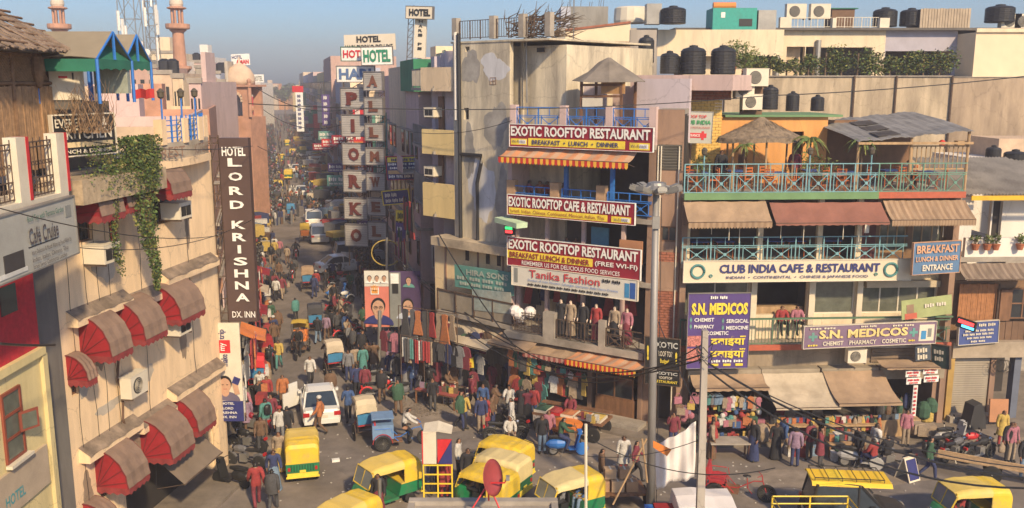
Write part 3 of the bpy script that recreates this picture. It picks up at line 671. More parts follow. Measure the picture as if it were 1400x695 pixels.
# ground floor: glazed case with wooden base, piers
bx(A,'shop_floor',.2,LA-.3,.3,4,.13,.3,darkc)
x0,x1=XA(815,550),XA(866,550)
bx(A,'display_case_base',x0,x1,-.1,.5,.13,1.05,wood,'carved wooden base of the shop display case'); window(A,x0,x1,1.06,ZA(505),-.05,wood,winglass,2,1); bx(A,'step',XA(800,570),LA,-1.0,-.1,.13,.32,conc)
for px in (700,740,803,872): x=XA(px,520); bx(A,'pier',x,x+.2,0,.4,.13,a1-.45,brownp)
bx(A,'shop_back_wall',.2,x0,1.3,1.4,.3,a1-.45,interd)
# ================================================================ narrow brown building between the two
fD=Fac(fA.P(fA.L-.02,0,-.15),fE.P(.0,0,-.35))
D=root_of(fD,'narrow_building','narrow brown and brick building squeezed between the maroon signs and the blue railed terrace')
LD=fD.L; ZD=lambda py: fD.z(912,py); XD=lambda px,py=320: fD.x(px,py)
hs=[(XD(903),XD(925),ZD(331),ZD(310)),(.06,LD-.05,ZD(233),ZD(198)),(LD*.15,LD*.85,.13,2.6)]
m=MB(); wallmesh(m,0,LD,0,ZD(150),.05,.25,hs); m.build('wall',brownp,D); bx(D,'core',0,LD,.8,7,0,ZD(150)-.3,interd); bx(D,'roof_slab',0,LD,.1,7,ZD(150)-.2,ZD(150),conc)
window(D,*hs[0],.12,wood,winglass,2,1); slats(D,'louvre_slat',hs[1][0],hs[1][1],hs[1][2],hs[1][3],.02,9,M('grey_louvre',(.13,.12,.10)),.05,tilt=.5)
bricks(D,0,LD,ZD(470),ZD(345),.0,brickm,.24,.11,250); bx(D,'plaster_patch',.02,LD-.02,-.02,.04,ZD(398),ZD(358),brownp)
m=MB()
for x in (.1,.22,LD-.15): m=MB(); m.tube([(x,-.05,ZD(560)),(x,-.05,ZD(200))],.03,6); m.build('drain_pipe',offw,D)
# ================================================================ grey stained tower building (HIRA SONS)
Cc=root_of(fC,'tower_building','tall stained cream tower building with big wall pipes and bare brush on the roof')
LC=fC.L; ZC=lambda py,px=650,d=0: fC.z(px,py,d); XC=lambda px,py=200,d=0: fC.x(px,py,d)
xc0=XC(620,150); xc1=XC(697,200); ztop=ZC(58); zld=ZC(330,640,.6)
hs=[(XC(634,155),XC(641,155),ZC(164),ZC(148)),(XC(637),XC(643),ZC(71,640),ZC(64,640))]
m=MB(); wallmesh(m,xc0,xc1,zld,ztop,0,.25,hs); m.build('wall',towerp,Cc,label='stained cream front wall')
bx(Cc,'wall',xc0,xc0+.25,.25,8,zld,ztop,towerp); bx(Cc,'core',xc0+.25,LC+.2,1.0,8,0,ztop-.2,towerp)
bx(Cc,'wall',xc1,XC(751,90,-3),3.0-3.0+.9,1.0,zld,ZC(57,720,-.9),towerp); bx(Cc,'roof_slab',xc0-.1,XC(752,60),-.04,8,ztop-.02,ztop+.06,towerp)
bx(Cc,'window_niche',hs[0][0],hs[0][1],.2,.3,hs[0][2],hs[0][3],interd); bx(Cc,'vent_hood',XC(716,60)-.05,XC(731,60),.75,.9,ZC(66,720,-.9),ZC(64,720,-.9),conc); bx(Cc,'vent',XC(717,60),XC(727,60),.86,.9,ZC(72,720,-.9),ZC(66,720,-.9),interd)
bx(Cc,'lower_wall',XC(598,400),XC(700,400),-.15,.3,ZC(441),zld-.3,M('warm_lower_plaster',(.80,.63,.38),streak=1,var=.15,dirt=(.4,.3,.2),dirt_amt=.35),'cream lower wall'); bx(Cc,'ledge',XC(594,330,.5) ,XC(700,335,.5),-.75,.3,zld-.42,zld,M('stained_ledge',(.52,.43,.31),var=.3,dirt=(.12,.1,.08),dirt_amt=.6))
for k,px in enumerate((612,656,690)): x=XC(px,370); bx(Cc,'pilaster',x,x+.1,-.2,-.152,ZC(420),zld-.42,brownp)
for px in (640,668,683): x=XC(px,355); m=MB(); m.box(x,x+.22,-.19,-.152,ZC(357),ZC(342)); m.build('vent',interd,Cc)
# patches of bare cement and old whitewash
pm_=[M('bare_cement_patch',(.36,.34,.31),var=.35,dirt=(.2,.19,.17),dirt_amt=.5),M('old_whitewash_patch',(.60,.60,.62),streak=1,var=.25,dirt=(.3,.28,.26),dirt_amt=.5)]
for k,(x0_,y0_,x1_,y1_,q) in enumerate(((633,66,655,118,0),(634,176,650,240,0),(641,214,676,300,1),(664,140,692,205,0),(658,75,694,110,1),(678,232,694,300,0))):
    a_,b_,c_,d_=fC.rect(x0_,y0_,x1_,y1_); m=MB(); m.ext([(x,-.006,z) for x,z in blob(((a_+b_)/2,(c_+d_)/2),(b_-a_)/2,(d_-c_)/2)],(0,.01,0)); m.build('plaster_patch',pm_[q],Cc)
# pipes
m=MB(); X1=XC(629,200,.1); m.tube([(X1,-.12,zld),(X1,-.12,ZC(45))],.1,8); m.build('drain_pipe',blackp,Cc,label='black lower length of the big wall pipe')
m=MB(); X2=XC(624,150,.1); m.tube([(X2-.02,-.1,ZC(165)),(X2-.02,-.1,ZC(43))],.085,8); m.build('drain_pipe',whitep,Cc)
m=MB(); m.tube([(X1,-.12,ZC(212)),(XC(660,212),-.12,ZC(212)),(XC(660,212),-.12,ZC(222)),(XC(655,300),-.12,ZC(250)),(XC(655,300),-.12,zld)],.09,8); m.build('drain_pipe',blackp,Cc)
m=MB(); m.tube([(XC(706,60),-.15+.9,ZC(140)),(XC(704,60),.75,ztop+1.1)],.04,6); m.build('roof_pole',steel,Cc)
# roof parapet posts, rails, brush
for px in (621,672,712,748): x=XC(px,60); bx(Cc,'parapet_post',x-.15,x+.15,0,.3,ztop+.14,ztop+1.15,conc)
railing(Cc,XC(626,60),XC(668,60),ztop+.14,ztop+1.0,.15,3,rust,'bars'); railing(Cc,XC(676,60),XC(745,60),ztop+.14,ztop+1.0,.15,4,rust,'bars')
m=MB()
for k in range(260):
    x=random.uniform(XC(676,60),XC(748,60)); y=random.uniform(.5,2); z=ztop+random.uniform(.15,1.1); a=random.uniform(-.5,.6)+(1.1 if random.random()<.22 else 0); l=random.uniform(.4,1.1)
    m.tube([(x,y,z),(x+l*cos(a),y+random.uniform(-.3,.3),z+l*sin(a)*.8)],[.03,.008],4)
tag(m.build('brushwood_pile',bark),'pile of bare branches and sticks on the flat roof of the stained tower building','firewood').matrix_world=fC.mat
# swastika-like brick mark left as plain relief squares
m=MB(); x=XC(670,115); z=ZC(116)
for a,b,c_,d_ in ((0,.38,.0,.03),(0,.38,.3,.33),(0,.03,.0,.33),(.35,.38,0,.33),(.08,.3,.15,.18),(.18,.21,.06,.27)): m.box(x+a,x+b,-.02,0,z+c_,z+d_)
m.build('wall_relief',brownp,Cc)
# corner balconies over the street
XS=lambda s: s
for i,(yt_,yb_) in enumerate(((92,125),(178,212),(252,298))):
    zt_=fC.z(606,yt_,0); zb_=fC.z(606,yb_,0)
    b=MB(); b.box(-1.0,xc0,-.02,.13,zb_,zt_); b.build('balcony_parapet',yellowp if i else cream,Cc)
    m=MB(); m.box(-1.0,xc0,.13,6,zb_,zb_+.18); m.build('balcony_slab',conc,Cc)
sd0=fCs.L
for i,(yt_,yb_) in enumerate(((92,125),(178,212),(252,298))):
    pass
rootS=root_of(fCs,'side_wing','lavender side wing of the tower building with grilled balconies over the street')
zz=[(fC.z(606,a),fC.z(606,b)) for a,b in ((92,125),(178,212),(252,298))]
m=MB(); wallmesh(m,0,sd0-1.2,3.4,ZC(58)-.4,1.0,.25,[(x_,x_+.9,z_[1]+.2,z_[1]+2.1) for z_ in zz for x_ in (1.2,3.2,4.8)]); m.build('wall',lav,rootS)
bx(rootS,'core',0,sd0-.6,1.6,4,0,ZC(58)-.4,lav); bx(rootS,'wall',sd0-1.25,sd0-1.05,.5,1.6,3.4,ZC(58)-.4,lav)
for (zt_,zb_) in zz:
    bx(rootS,'balcony_slab',0,sd0,-.15,1.2,zb_,zb_+.15,conc); railing(rootS,0,sd0,zb_+.15,zt_,-.08,5,M('grey_grille',(.28,.26,.24)),'bars')
    bx(rootS,'window_pane',3.2,4.1,1.1,1.14,zb_+.2,zb_+2.1,winglass)
slats(Cc,'shutter_slat',XC(600,200,-1),xc0,zz[0][1]-2.2,zz[0][1]-2.0,.9,1,lav)
bx(Cc,'wall',-.35,xc0+.05,1.0,1.2,zz[2][0]-.3,ztop-.3,lav,'lavender recessed corner wall'); bx(Cc,'door',XC(601,160,-1),XC(608,160,-1),.9,.99,zz[1][0]-.2,zz[1][0]+1.6,wood); bx(Cc,'door',XC(601,240,-1),XC(608,240,-1),.9,.99,zz[2][0]-.2,zz[2][0]+1.6,wood)
for i,py in enumerate((160,240)):
    ac_unit(['window air conditioner in the lavender corner wall under the top balcony','window air conditioner in the lavender corner wall above the lowest corner balcony'][i],fC.P(XC(596,py,-.8),fC.z(596,py,-.8),-.9),fC.rz,'box',1.1)
# HIRA SONS balcony with panels
zq=ZC(432,640,.9)
bx(Cc,'balcony_slab',XC(600,420,.9),XC(702,430,.9),-1.0,-.15,zq-.2,zq,conc)
m=MB(); xa,xb=XC(600,420,.9),XC(702,420,.9)
me=MB(); me.box(0,(xb-xa)/4-.08,0,.04,.08,1.0); me=me.mesh('balcony_panel',[M('dull_panel',(.30,.26,.20),var=.25,dirt=(.18,.14,.1),dirt_amt=.4)])
for k in range(4): inst('balcony_panel',me,Cc,(xa+.05+(xb-xa)*k/4,-.95,zq))
for k in range(5): m.box(xa+(xb-xa)*k/4-.03,xa+(xb-xa)*k/4+.03,-1.0,-.94,zq,zq+1.1)
m.box(xa,xb,-1.01,-.93,zq+1.02,zq+1.09); m.build('balcony_frame',rust,Cc)
bx(Cc,'shop_back_wall',XC(598,480),LC,1.2,1.4,0,ZC(440),interd); bx(Cc,'floor_slab',XC(598,440),LC,-.1,1.3,ZC(445),ZC(440),conc)
awning('wide pale tan shop awning left of the sari shops, under the faded blue-green sign',fC,XC(622,440,.3),XC(700,440,.3),ZC(437,660,.3),ZC(474,640,2.2),1.9,[tarpl],n=8,d0=.2,valance=.08,sag=.1,scallop=False)
awning('dusty grey brown awning below the balcony with the pink wall',fC,XC(690,450,.6),XC(742,450,.6),ZC(450,700,.6),ZC(476,700,1.8),1.3,[tarpb],n=6,d0=.5,valance=.1)
# ================================================================ right-end building
Fb=root_of(fF,'corner_building','weathered building at the right end with a rolled shutter and a bamboo screen')
ZF=lambda py,d=0: fF.z(1350,py,d); XF=lambda px,py=400,d=0: fF.x(px,py,d); LF=fF.L
zf1=ZF(485); zf2=ZF(388)
bx(Fb,'beam',0,LF,-.25,.3,ZF(487),ZF(466),M('stained_beam',(.38,.31,.23),streak=0,var=.3,dirt=(.17,.14,.1),dirt_amt=.5)); bx(Fb,'floor_slab',0,LF,.3,6,ZF(487),ZF(478),conc)
bx(Fb,'pier',-.1,.16,-.2,.3,.13,zf1,M('ochre_pipe_paint',(.42,.27,.08))); slats(Fb,'shutter_slat',.16,XF(1350,540),.4,zf1,.1,26,M('grey_shutter',(.40,.35,.28),var=.2,metal=.3,streak=1),t=.05,gap=.12); bx(Fb,'shop_back_wall',0,XF(1352,540),.16,.3,.13,zf1,darkc)
bx(Fb,'step',0,XF(1353,540),-.5,.1,.13,.4,conc); bx(Fb,'pier',XF(1351,540),XF(1358,540),0,.4,.13,zf1,brownp); bx(Fb,'pier',XF(1383,540),XF(1392,540),0,.4,.13,zf1,M('blue_grey_pier',(.13,.15,.20)))
bx(Fb,'shop_back_wall',XF(1352,540),LF,3.5,3.6,.13,zf1,interd)
slats(Fb,'bamboo_pole',XF(1314,410),XF(1366,410),ZF(440),ZF(390),.2,22,M('reddish_bamboo',(.38,.17,.07),var=.3,scale=5),t=.05,horiz=False,gap=.1)
bx(Fb,'wall',0,LF,.5,.7,zf1+.3,zf2,M('brown_timber_wall',(.22,.13,.07),var=.3)); bx(Fb,'bookcase',XF(1370,410),XF(1385,410),.1,.45,ZF(440),ZF(398),wood); window(Fb,XF(1386,410),XF(1420,410),ZF(438),ZF(396),.2,wood,winglass,2,2)
slats(Fb,'timber_panel',XF(1367,450),XF(1420,450),ZF(468),ZF(441),.1,6,M('brown_boards',(.17,.10,.06),var=.3),horiz=False,gap=.06)
m=MB(); m.tube([(XF(1366,410),.05,zf1),(XF(1366,410),.05,zf2)],.04,6); m.build('pipe',rust,Fb)
awning('dark corrugated brown lean-to roof at the right edge above the bamboo screen',fF,XF(1312,370,.3),XF(1420,370,.3),ZF(360,0),ZF(382,.9),.9,[M('brown_sheet',(.26,.2,.15),var=.25),M('brown_sheet_dark',(.19,.14,.105),var=.25)],n=26,d0=.0,valance=.05)
zf3=ZF(352)
bx(Fb,'roof_slab',0,LF,0,9,zf3-.2,zf3,conc); bx(Fb,'parapet',XF(1322,330),LF,.1,.3,zf3,ZF(326),whitep)
bx(Fb,'house_wall',XF(1325,300),XF(1358,300),1.6,1.8,zf3,ZF(275),whitep); m=MB(); wallmesh(m,XF(1358,300,-2.2),LF+.5,zf3,ZF(265),2.4,.2,[(XF(1360,300,-2.2),XF(1373,300,-2.2),zf3,ZF(276,-2.2))]); m.build('house_wall',whitep,Fb)
bx(Fb,'door',XF(1360,300,-2.2),XF(1373,300,-2.2),2.6,2.7,zf3,ZF(276,-2.2),interd)
# corrugated roof
t=thing('corrugated_roof','grey corrugated sheet roof with a yellow fascia above the white terrace house at the right edge','roof',tuple(fF.P(XF(1312,250,-1),0,-1)),fF.rz)
m=MB(); W=6.2; zA=fF.z(1350,267,-1); zB=fF.z(1350,219,-4.5)
for i in range(40):
    a,b=W*i/40,W*(i+1)/40; m.sheet([[(a,0,zA),((a+b)/2,0,zA+.09),(b,0,zA)],[(a-0,4.5,zB),((a+b)/2,4.5,zB+.09),(b,4.5,zB)]],0,.01)
m.build('sheet',M('grey_corrugated',(.44,.40,.34),.7,var=.25,dirt=(.18,.15,.12),dirt_amt=.5),t); bx(t,'fascia',.55,W,-.08,-.02,zA-.22,zA-.02,flat('yellow_fascia',(.72,.42,.02)))
for i,px in enumerate((1334,1350,1362,1395)):
    p=fF.P(XF(px,335,.1),ZF(343,.25),.0); plant_pot('%s potted plant along the white terrace wall at the right edge' % ['leftmost','second from left','third from left','rightmost'][i],p+Vector((0,-.1,0)),.45,.22,group='pots on the white terrace wall',n=60)
# ================================================================ LEFT: cream hotel with hoods
Hl=root_of(fL,'hotel_building','cream four storey hotel on the left with round red and brown window hoods')
XL=lambda px,py,d=0: fL.x(px,py,d); ZL=lambda px,py,d=0: fL.z(px,py,d); LL=fL.L
roofz=12.2; x0p=XL(76,420)
wm=M('warm_cream_plaster',(.80,.60,.38),streak=1,var=.16,scale=2.2,dirt=(.34,.26,.19),dirt_amt=.26,dscale=1.1)
zmid=ZL(107,432); zlow=ZL(113,625); ztop_=ZL(212,228)
# windows: (px near, px far, top, bottom) on the wall
wins=[]
for pa,pb,za_,zb_ in ((112,135,zmid-.35,zmid-1.5),(155,184,zmid-.35,zmid-1.55),(216,250,zmid-.3,zmid-1.5),(90,101,zmid-1.2,zmid-2.2),(118,140,zlow-.35,zlow-1.6),(184,212,zlow-.35,zlow-1.7),
                        (228,252,zlow-.2,zlow-1.6),(160,174,ztop_-.9,ztop_-2.2),(212,254,ztop_-.75,ztop_-1.9),(108,138,ztop_-.5,ztop_-1.8)):
    a=XL(pa,450); b=XL(pb,450); wins.append((a,b,zb_,za_))
m=MB(); wallmesh(m,x0p,LL,0,roofz,0,.25,wins+[(LL*.35,LL*.95,.12,2.6)]); m.build('wall',wm,Hl)
bx(Hl,'core',x0p,LL,.9,7,0,roofz-.2,interd); bx(Hl,'roof_slab',x0p,LL,.25,7,roofz-.2,roofz,conc)
for i,wn in enumerate(wins): window(Hl,*wn[:2],wn[2],wn[3],.1,redp if i==7 else wood,winglass,2,1,.05)
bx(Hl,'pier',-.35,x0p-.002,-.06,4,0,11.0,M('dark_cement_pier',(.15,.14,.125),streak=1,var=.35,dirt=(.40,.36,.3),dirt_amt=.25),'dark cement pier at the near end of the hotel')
# concrete ledges with sloping dark tops, stepped
stm=M('soot_stained_ledge_top',(.26,.20,.15),var=.5,scale=2.5,dirt=(.11,.085,.06),dirt_amt=.6,dscale=1.5)
for zc_,pj in ((8.05,.34),(4.05,.34)):
    for a,b,off in ((x0p+.4,LL*.42,0),(LL*.42,LL*.62,-.22),(LL*.62,LL-.35,.12)):
        m=MB(); m.ext([(a,0,zc_+off-.08),(a,-pj,zc_+off-.08),(a,-pj,zc_+off+.12),(a,0,zc_+off+.36)],(b-a,0,0)); m.build('ledge',wm,Hl)
        m=MB(); m.sheet([[(a+(b-a)*i/10,-pj-.01-.04*(i % 3==0)+0*j,zc_+off+.126) if j==0 else (a+(b-a)*i/10,-.005,zc_+off+.382) for i in range(11)] for j in range(2)],0,.008); m.build('ledge_top',stm,Hl)
bx(Hl,'roof_ledge',x0p,LL*.52,-1.1,.25,roofz-.75,roofz-.1,M('crumbling_ledge',(.42,.33,.22),var=.4,scale=4,dirt=(.18,.13,.09),dirt_amt=.5))
# curved end of the building: corner column and curved parapet
m=MB(); m.lathe((LL,.5,0),[(.5,0),(.5,3.9),(.56,4.0),(.56,4.3),(.5,4.35),(.5,7.9),(.56,8),(.56,8.3),(.5,8.35),(.5,roofz-.3)],20); m.build('corner_column',wm,Hl)
rows=[]; P2=[]
for k in range(15):
    u=k/14; x=LL*.48+(LL*.6)*u; y=-.85*sin(pi*min(1,u*.9+.1)) ** .8*(1-u*.5)+(u>.8)*(u-.8)*4; P2.append((x,y))
m=MB(); m.ext([(x,y,roofz-.25) for x,y in P2]+[(LL*1.08,1.5,roofz-.25),(LL*.48,1.5,roofz-.25)],(0,0,.25)); m.build('curved_eave',wm,Hl)
m=MB(); m.sheet([[(x,y+.08,z) for x,y in P2] for z in (roofz,roofz+.55)],0,.08); m.build('curved_parapet',M('grey_sign_band',(.42,.36,.28),var=.3),Hl)
m=MB()
for i in range(4):
    (xa_,ya_),(xb_,yb_)=P2[1+i*3],P2[min(14,3+i*3)]
for s_,i0,i1 in (('EVEREST',0,5),('KITCHEN',6,12)):
    pa,pb=Vector((*P2[i0],0)),Vector((*P2[i1],0)); d=pb-pa; mt=Matrix.Translation(pa+Vector((0,-.1,roofz+.1))) @ Matrix.Rotation(atan2(d.y,d.x),4,'Z'); m.X=mt
    put_text(m,s_,.1,d.length-.1,0,.34,-.1,0,.01)
m.X=None; m.build('lettering',brownp,Hl)
posts=[P2[3],P2[6],P2[9],P2[12]]
for (x,y) in posts: bx(Hl,'parapet_post',x-.14,x+.14,y+.02,y+.3,roofz+.5,roofz+1.3,wm)
for i in range(3):
    (xa_,ya_),(xb_,yb_)=posts[i],posts[i+1]; m=MB()
    for z in (.7,.9,1.1,1.25): m.tube([(xa_+.14,ya_+.12,roofz+z),(xb_-.14,yb_+.12,roofz+z)],.018,4)
    for q in (.2,.45,.7,.9): m.tube([(xa_+(xb_-xa_)*q,ya_+(yb_-ya_)*q+.12,roofz+.5),(xa_+(xb_-xa_)*q,ya_+(yb_-ya_)*q+.12,roofz+1.4)],.02 if q != .45 else .035,5)
    m.build('railing_panel',bluepn,Hl)
for i,(x,y) in enumerate(((P2[4][0],P2[4][1]),(P2[7][0],P2[7][1]),(P2[10][0],P2[10][1]))):
    p=fL.P(x,roofz+.5,-y-.35); t=lantern_post(['round roof lantern nearest the red cloth on the cream hotel','middle round lantern on the blue roof rail','round lantern at the outer end of the blue roof rail'][i],p,1.45,bluepn,None)
bx(Hl,'roof_room',x0p+.1,LL*.5,.5,4.5,roofz+.01,14.1,M('dim_roof_wall',(.22,.17,.12),var=.4,dirt=(.1,.08,.06),dirt_amt=.5))
sp_=[M('soot_streak',(.36,.27,.19),streak=1,var=.4,dirt=(.2,.15,.1),dirt_amt=.5),M('peeled_plaster',(.52,.46,.38),var=.35,dirt=(.3,.26,.2),dirt_amt=.4)]
for k,(px,zz_,w_,h_,q) in enumerate(((132,7.2,.35,1.5,0),(200,7.1,.3,1.2,0),(170,3.2,.5,1.3,0),(110,6.2,.3,.8,1),(250,6.0,.25,1.5,0),(150,9.3,.5,.9,1),(195,5.4,.4,.6,1),(265,10.0,.2,1.6,0),(100,3.0,.25,1.0,0),(140,5.1,.6,.35,1))):
    x=XL(px,450); m=MB(); m.ext([(a_,-.006,b_) for a_,b_ in blob((x,zz_),w_,h_/2)],(0,.01,0)); m.build('plaster_patch',sp_[q],Hl)
# hoods
def hood(label,f,xa,xb,zt,zb,d,val=.22,group=None):
    r=thing('window_hood',label,'awning',tuple(f.P(xa,zb,0)),f.rz,group); W=xb-xa; h=zt-zb; K=9
    arc=[(-d*sin(pi/2*k/K)*(1+.03*(k % 2)),h*cos(pi/2*k/K)) for k in range(K+1)]
    m=MB(); n=5; m.sheet([[(W*i/n,y-(.02 if i % 2 else 0),z) for i in range(n+1)] for y,z in arc],0,.015); m.build('canopy',M('hood_canvas',(.23,.155,.115),.9,var=.22,scale=2.5,dirt=(.14,.10,.07),dirt_amt=.4),r)
    for x in (0,W):
        m=MB()
        for k in range(K): m.poly([(x,0,0),(x,arc[k][0],arc[k][1]),(x,arc[k+1][0],arc[k+1][1])])
        m.build('side_panel',redc,r)
    m=MB()
    for x in (-.02,W+.02):
        for k in (2,4,6,8): m.tube([(x,-.02,.02),(x,arc[k][0],arc[k][1])],.014,4)
        m.tube([(x,a_,b_) for a_,b_ in arc],.018,4)
    m.tube([(-.02,-d,0),(W+.02,-d,0)],.016,4); m.build('rib',M('dark_red_rib',(.16,.02,.02)),r)
    m=MB()
    def vl(p,q,nn):
        p=Vector(p); q=Vector(q)
        for i in range(nn):
            a=p.lerp(q,i/nn); b=p.lerp(q,(i+1)/nn); c_=(a+b)/2
            m.add([a,b,b-Vector((0,0,val*.7)),c_-Vector((0,0,val)),a-Vector((0,0,val*.7))],[(0,1,2,3,4)],0)
    vl((0,0,0),(0,-d*1.03,0),4); vl((0,-d*1.03,0),(W,-d*1.03,0),5); vl((W,-d*1.03,0),(W,0,0),4)
    m.build('valance',M('faded_red_canvas',(.24,.035,.035),.85,var=.35,scale=4),r)
    return r
HD=[('large round red and brown hood, nearest of the three in the middle row',107,138,zmid,1.15,.95),('middle hood of the middle row, partly behind the nearest one',158,190,zmid,1.15,.95),('hood of the middle row farthest along, above the boxed air conditioner',212,246,zmid,1.1,.95),
      ('small angular red hood low beside the large middle row hood',86,99,zmid-.95,.7,.62),('nearest large round hood of the lower row',113,146,zlow,1.15,1.0),('biggest hood of the lower row, beside the small poster',180,214,zlow,1.25,1.05),
      ('brown hood of the lower row farthest along, below the ledge',226,252,zlow+.05,1.15,.95),('small hood at the bottom edge under the nearest lower row hood',91,108,zlow-1.35,.8,.8),
      ('bright red hood near the roof, over the window air conditioner',211,238,ztop_+.15,.95,.95),('red and brown roof level hood half hidden by the creeper',106,140,ztop_,.95,1.0),('narrow red hood behind the hanging creeper',150,172,ztop_,.9,.9)]
for lb,pa,pb,z,hh,d in HD: hood(lb,fL,XL(pa,450),XL(pb,450),z,z-hh,d)
ac_unit('window air conditioner under the bright red top hood',fL.P(XL(228,290),ztop_-1.75,.0),fL.rz,'box',1.25)
ac_unit('weathered window air conditioner at the edge of the cafe sign',fL.P(XL(122,330),ztop_-2.4,.0),fL.rz,'box',1.25)
ac_unit('window air conditioner below the farthest middle row hood',fL.P(XL(228,450),zmid-1.75,.0),fL.rz,'box',1.25)
ac_unit('split air conditioner outdoor unit on the middle of the cream wall',fL.P(XL(170,530),ZL(182,540,.3),.15),fL.rz,'split',1.15)
# vertical black cables down the hotel wall
for i,px in enumerate((97,120,136,152,196,262)):
    x=XL(px,450); m=MB(); m.tube([(x+.03*sin(k*1.3+i),-.05-.02*(k % 2),roofz-.6-(11-i % 3)*k/14) for k in range(15)],.008,4); m.build('wall_cable',blackp,Hl)
m=MB(); m.tube([(XL(158,500)+a,-.1,z) for a,z in ((0,zmid-1.0),(.05,zmid-1.6),(-.1,zmid-2.3),(.1,zmid-2.8),(.0,4.5),(.1,4.2))],.04,6); m.build('hose',M('brown_pipe',(.14,.08,.05)),Hl)
# shop awning at the foot and poster
t=awning('large grey canvas lean-to at the foot of the cream hotel',fL,LL*.5,LL*.76,2.68,1.75,1.0,[tarp],n=6,valance=.05,d0=.1,scallop=False)
sign_px('small weathered poster with red lines of print beside the biggest lower hood',(231,588,648,31.5),(265,585,642,32.6),offw,[('HOTEL LORD KRISHNA',.08,.92,.10,.17,redp),('~3',.08,.9,.03,.08,redp),('~3',.1,.9,.88,.93,redp)],t=.04,
        patches=((.5,.9,.35,.6,blackp,'print'),(.12,.45,.45,.8,M('print_brown',(.3,.2,.13)),'print'),(.55,.95,.65,.82,sandl,'print')))
bx(Hl,'ledge',LL*.5,LL-1.8,-.6,.1,2.9,3.2,wm)
# hanging creeper
t=thing('creeper','long green creeper hanging from the roof edge over the hoods','climbing plant',tuple(fL.P(XL(190,250,.9),roofz,1.0)),fL.rz)
m=MB(); wd=.75
for k in range(6500):
    u=random.random() ** 1.25; drop=4.7*u; x=(random.random()-.5)*wd*(2.3-u*2.0)+.12*sin(u*9); y=random.uniform(-.22,.22)*(1.2-u)
    if random.random()<.12+u*.5: continue
    p=Vector((x+.35*u,y,.9-drop)); s=random.uniform(.025,.07); a=Vector((random.gauss(0,1),random.gauss(0,1),random.gauss(0,1))).normalized(); b=a.cross(Vector((.3,1,.2))).normalized()
    m.poly([p-a*s,p+b*s*.6,p+a*s,p-b*s*.6],random.choice((0,0,1,2)))
for k in range(5200):  # mass along the roof edge
    u=random.random(); p=Vector((-3.4*u*random.random()+.5,random.uniform(-.3,.35),.95-1.2*random.random()-.5*abs(sin(u*7)))); s=random.uniform(.02,.05)
    a=Vector((random.gauss(0,1),random.gauss(0,1),random.gauss(0,1))).normalized(); b=a.cross(Vector((.3,1,.2))).normalized(); m.poly([p-a*s,p+b*s*.6,p+a*s,p-b*s*.6],random.choice((0,1,2,0)))
for k in range(900):
    u=random.random(); p=Vector((-1.5+.12*sin(u*8)+random.uniform(-.12,.12),random.uniform(-.1,.1),.2-3.2*u)); s=random.uniform(.02,.045); a=Vector((random.gauss(0,1),random.gauss(0,1),random.gauss(0,1))).normalized(); b=a.cross(Vector((.3,1,.2))).normalized(); m.poly([p-a*s,p+b*s*.6,p+a*s,p-b*s*.6],random.choice((0,1,2)))
m.build('foliage',[leafm,M('olive_leaves',(.20,.20,.045),.6,var=.5,scale=6,bump=0),leafd],t)
m=MB()
for k in range(22): x=random.uniform(-.3,.4); m.tube([(x,random.uniform(-.1,.1),.9),(x*.7+.1,0,-1.5),(x*.3+.3,0,-random.uniform(1,3))],.012,4)
m.build('stem',bark,t)
# rooftop of the hotel: green tents, white cabinet, dry bush
def tent(label,P,rz,L_,W,ze,za,BZ=14.1):
    t=thing('roof_tent',label,'tent',(P[0]-L_*cos(rz),P[1]-L_*sin(rz),0),rz); m=MB()
    K=9
    for s in (-1,1): m.sheet([[(L_*i/K-(0 if i<K or u<.9 else 0),s*W/2*u,za+(ze-za)*u-.06*sin(pi*i/K*2)*u) for i in range(K+1)] for u in (0,.33,.66,1)],0,.02)
    m.build('roof_cloth',M('khaki_canvas',(.25,.21,.15),.9,var=.15,dirt=(.17,.14,.1),dirt_amt=.3),t)
    m=MB(); m.poly([(L_-.02,-W/2,ze),(L_-.02,W/2,ze),(L_-.6,0,za-.05)]); m.sheet([[(L_*i/8,-W/2-.01,ze),(L_*i/8,-W/2-.01,ze-.32)] for i in range(9)],0,.01); m.sheet([[(L_,-W/2+W*i/8,ze),(L_,-W/2+W*i/8,ze-.22-.06*(i % 2))] for i in range(9)],0,.01); m.build('gable_cloth',greenc,t)
    m=MB()
    for x in (.3,L_/2,L_):
        for s in (-1,1): q=MB(); q.tube([(x,s*W/2,BZ),(x,s*W/2,ze)],.045,6); q.build('pole',bluepn,t)
    m.tube([(L_,0,ze),(L_,0,za)],.04,5); m.tube([(L_,-W/2,ze),(L_,0,za)],.03,5); m.tube([(L_,W/2,ze),(L_,0,za)],.03,5); m.build('gable_frame',bluepn,t); return t
q1=at(172,80,25.5); q0=at(70,88,24.0)
dr=0.0
tent('nearer khaki and green tent roof on blue poles on the hotel roof',tuple(at(157,82,25.3)),dr,3.2,2.2,at(157,82,25.3).z,at(157,44,25.3).z)
tent('smaller green tent roof behind the nearer one',tuple(at(189,84,28.2)),dr,2.2,1.9,at(189,84,28.2).z,at(189,48,28.2).z)
p=at(88,137,24.9); t=thing('metal_cabinet','large dented off white metal cabinet beside the bamboo hut','cabinet',(p.x,p.y,p.z-.0),.25)
hh=at(88,90,24.9).z-p.z; m=MB(); m.box(-.33,.42,0,.6,0,hh); m.build('body',offw,t); m=MB(); m.box(-.1,.12,-.012,0,hh*.64,hh*.7); m.build('red_label',redp,t); m=MB(); m.box(.24,.28,-.02,0,hh*.6,hh*.8); m.build('handle',blackp,t); bx(t,'foot',-.3,.4,.05,.5,-.25,0,darkc)
m=MB()
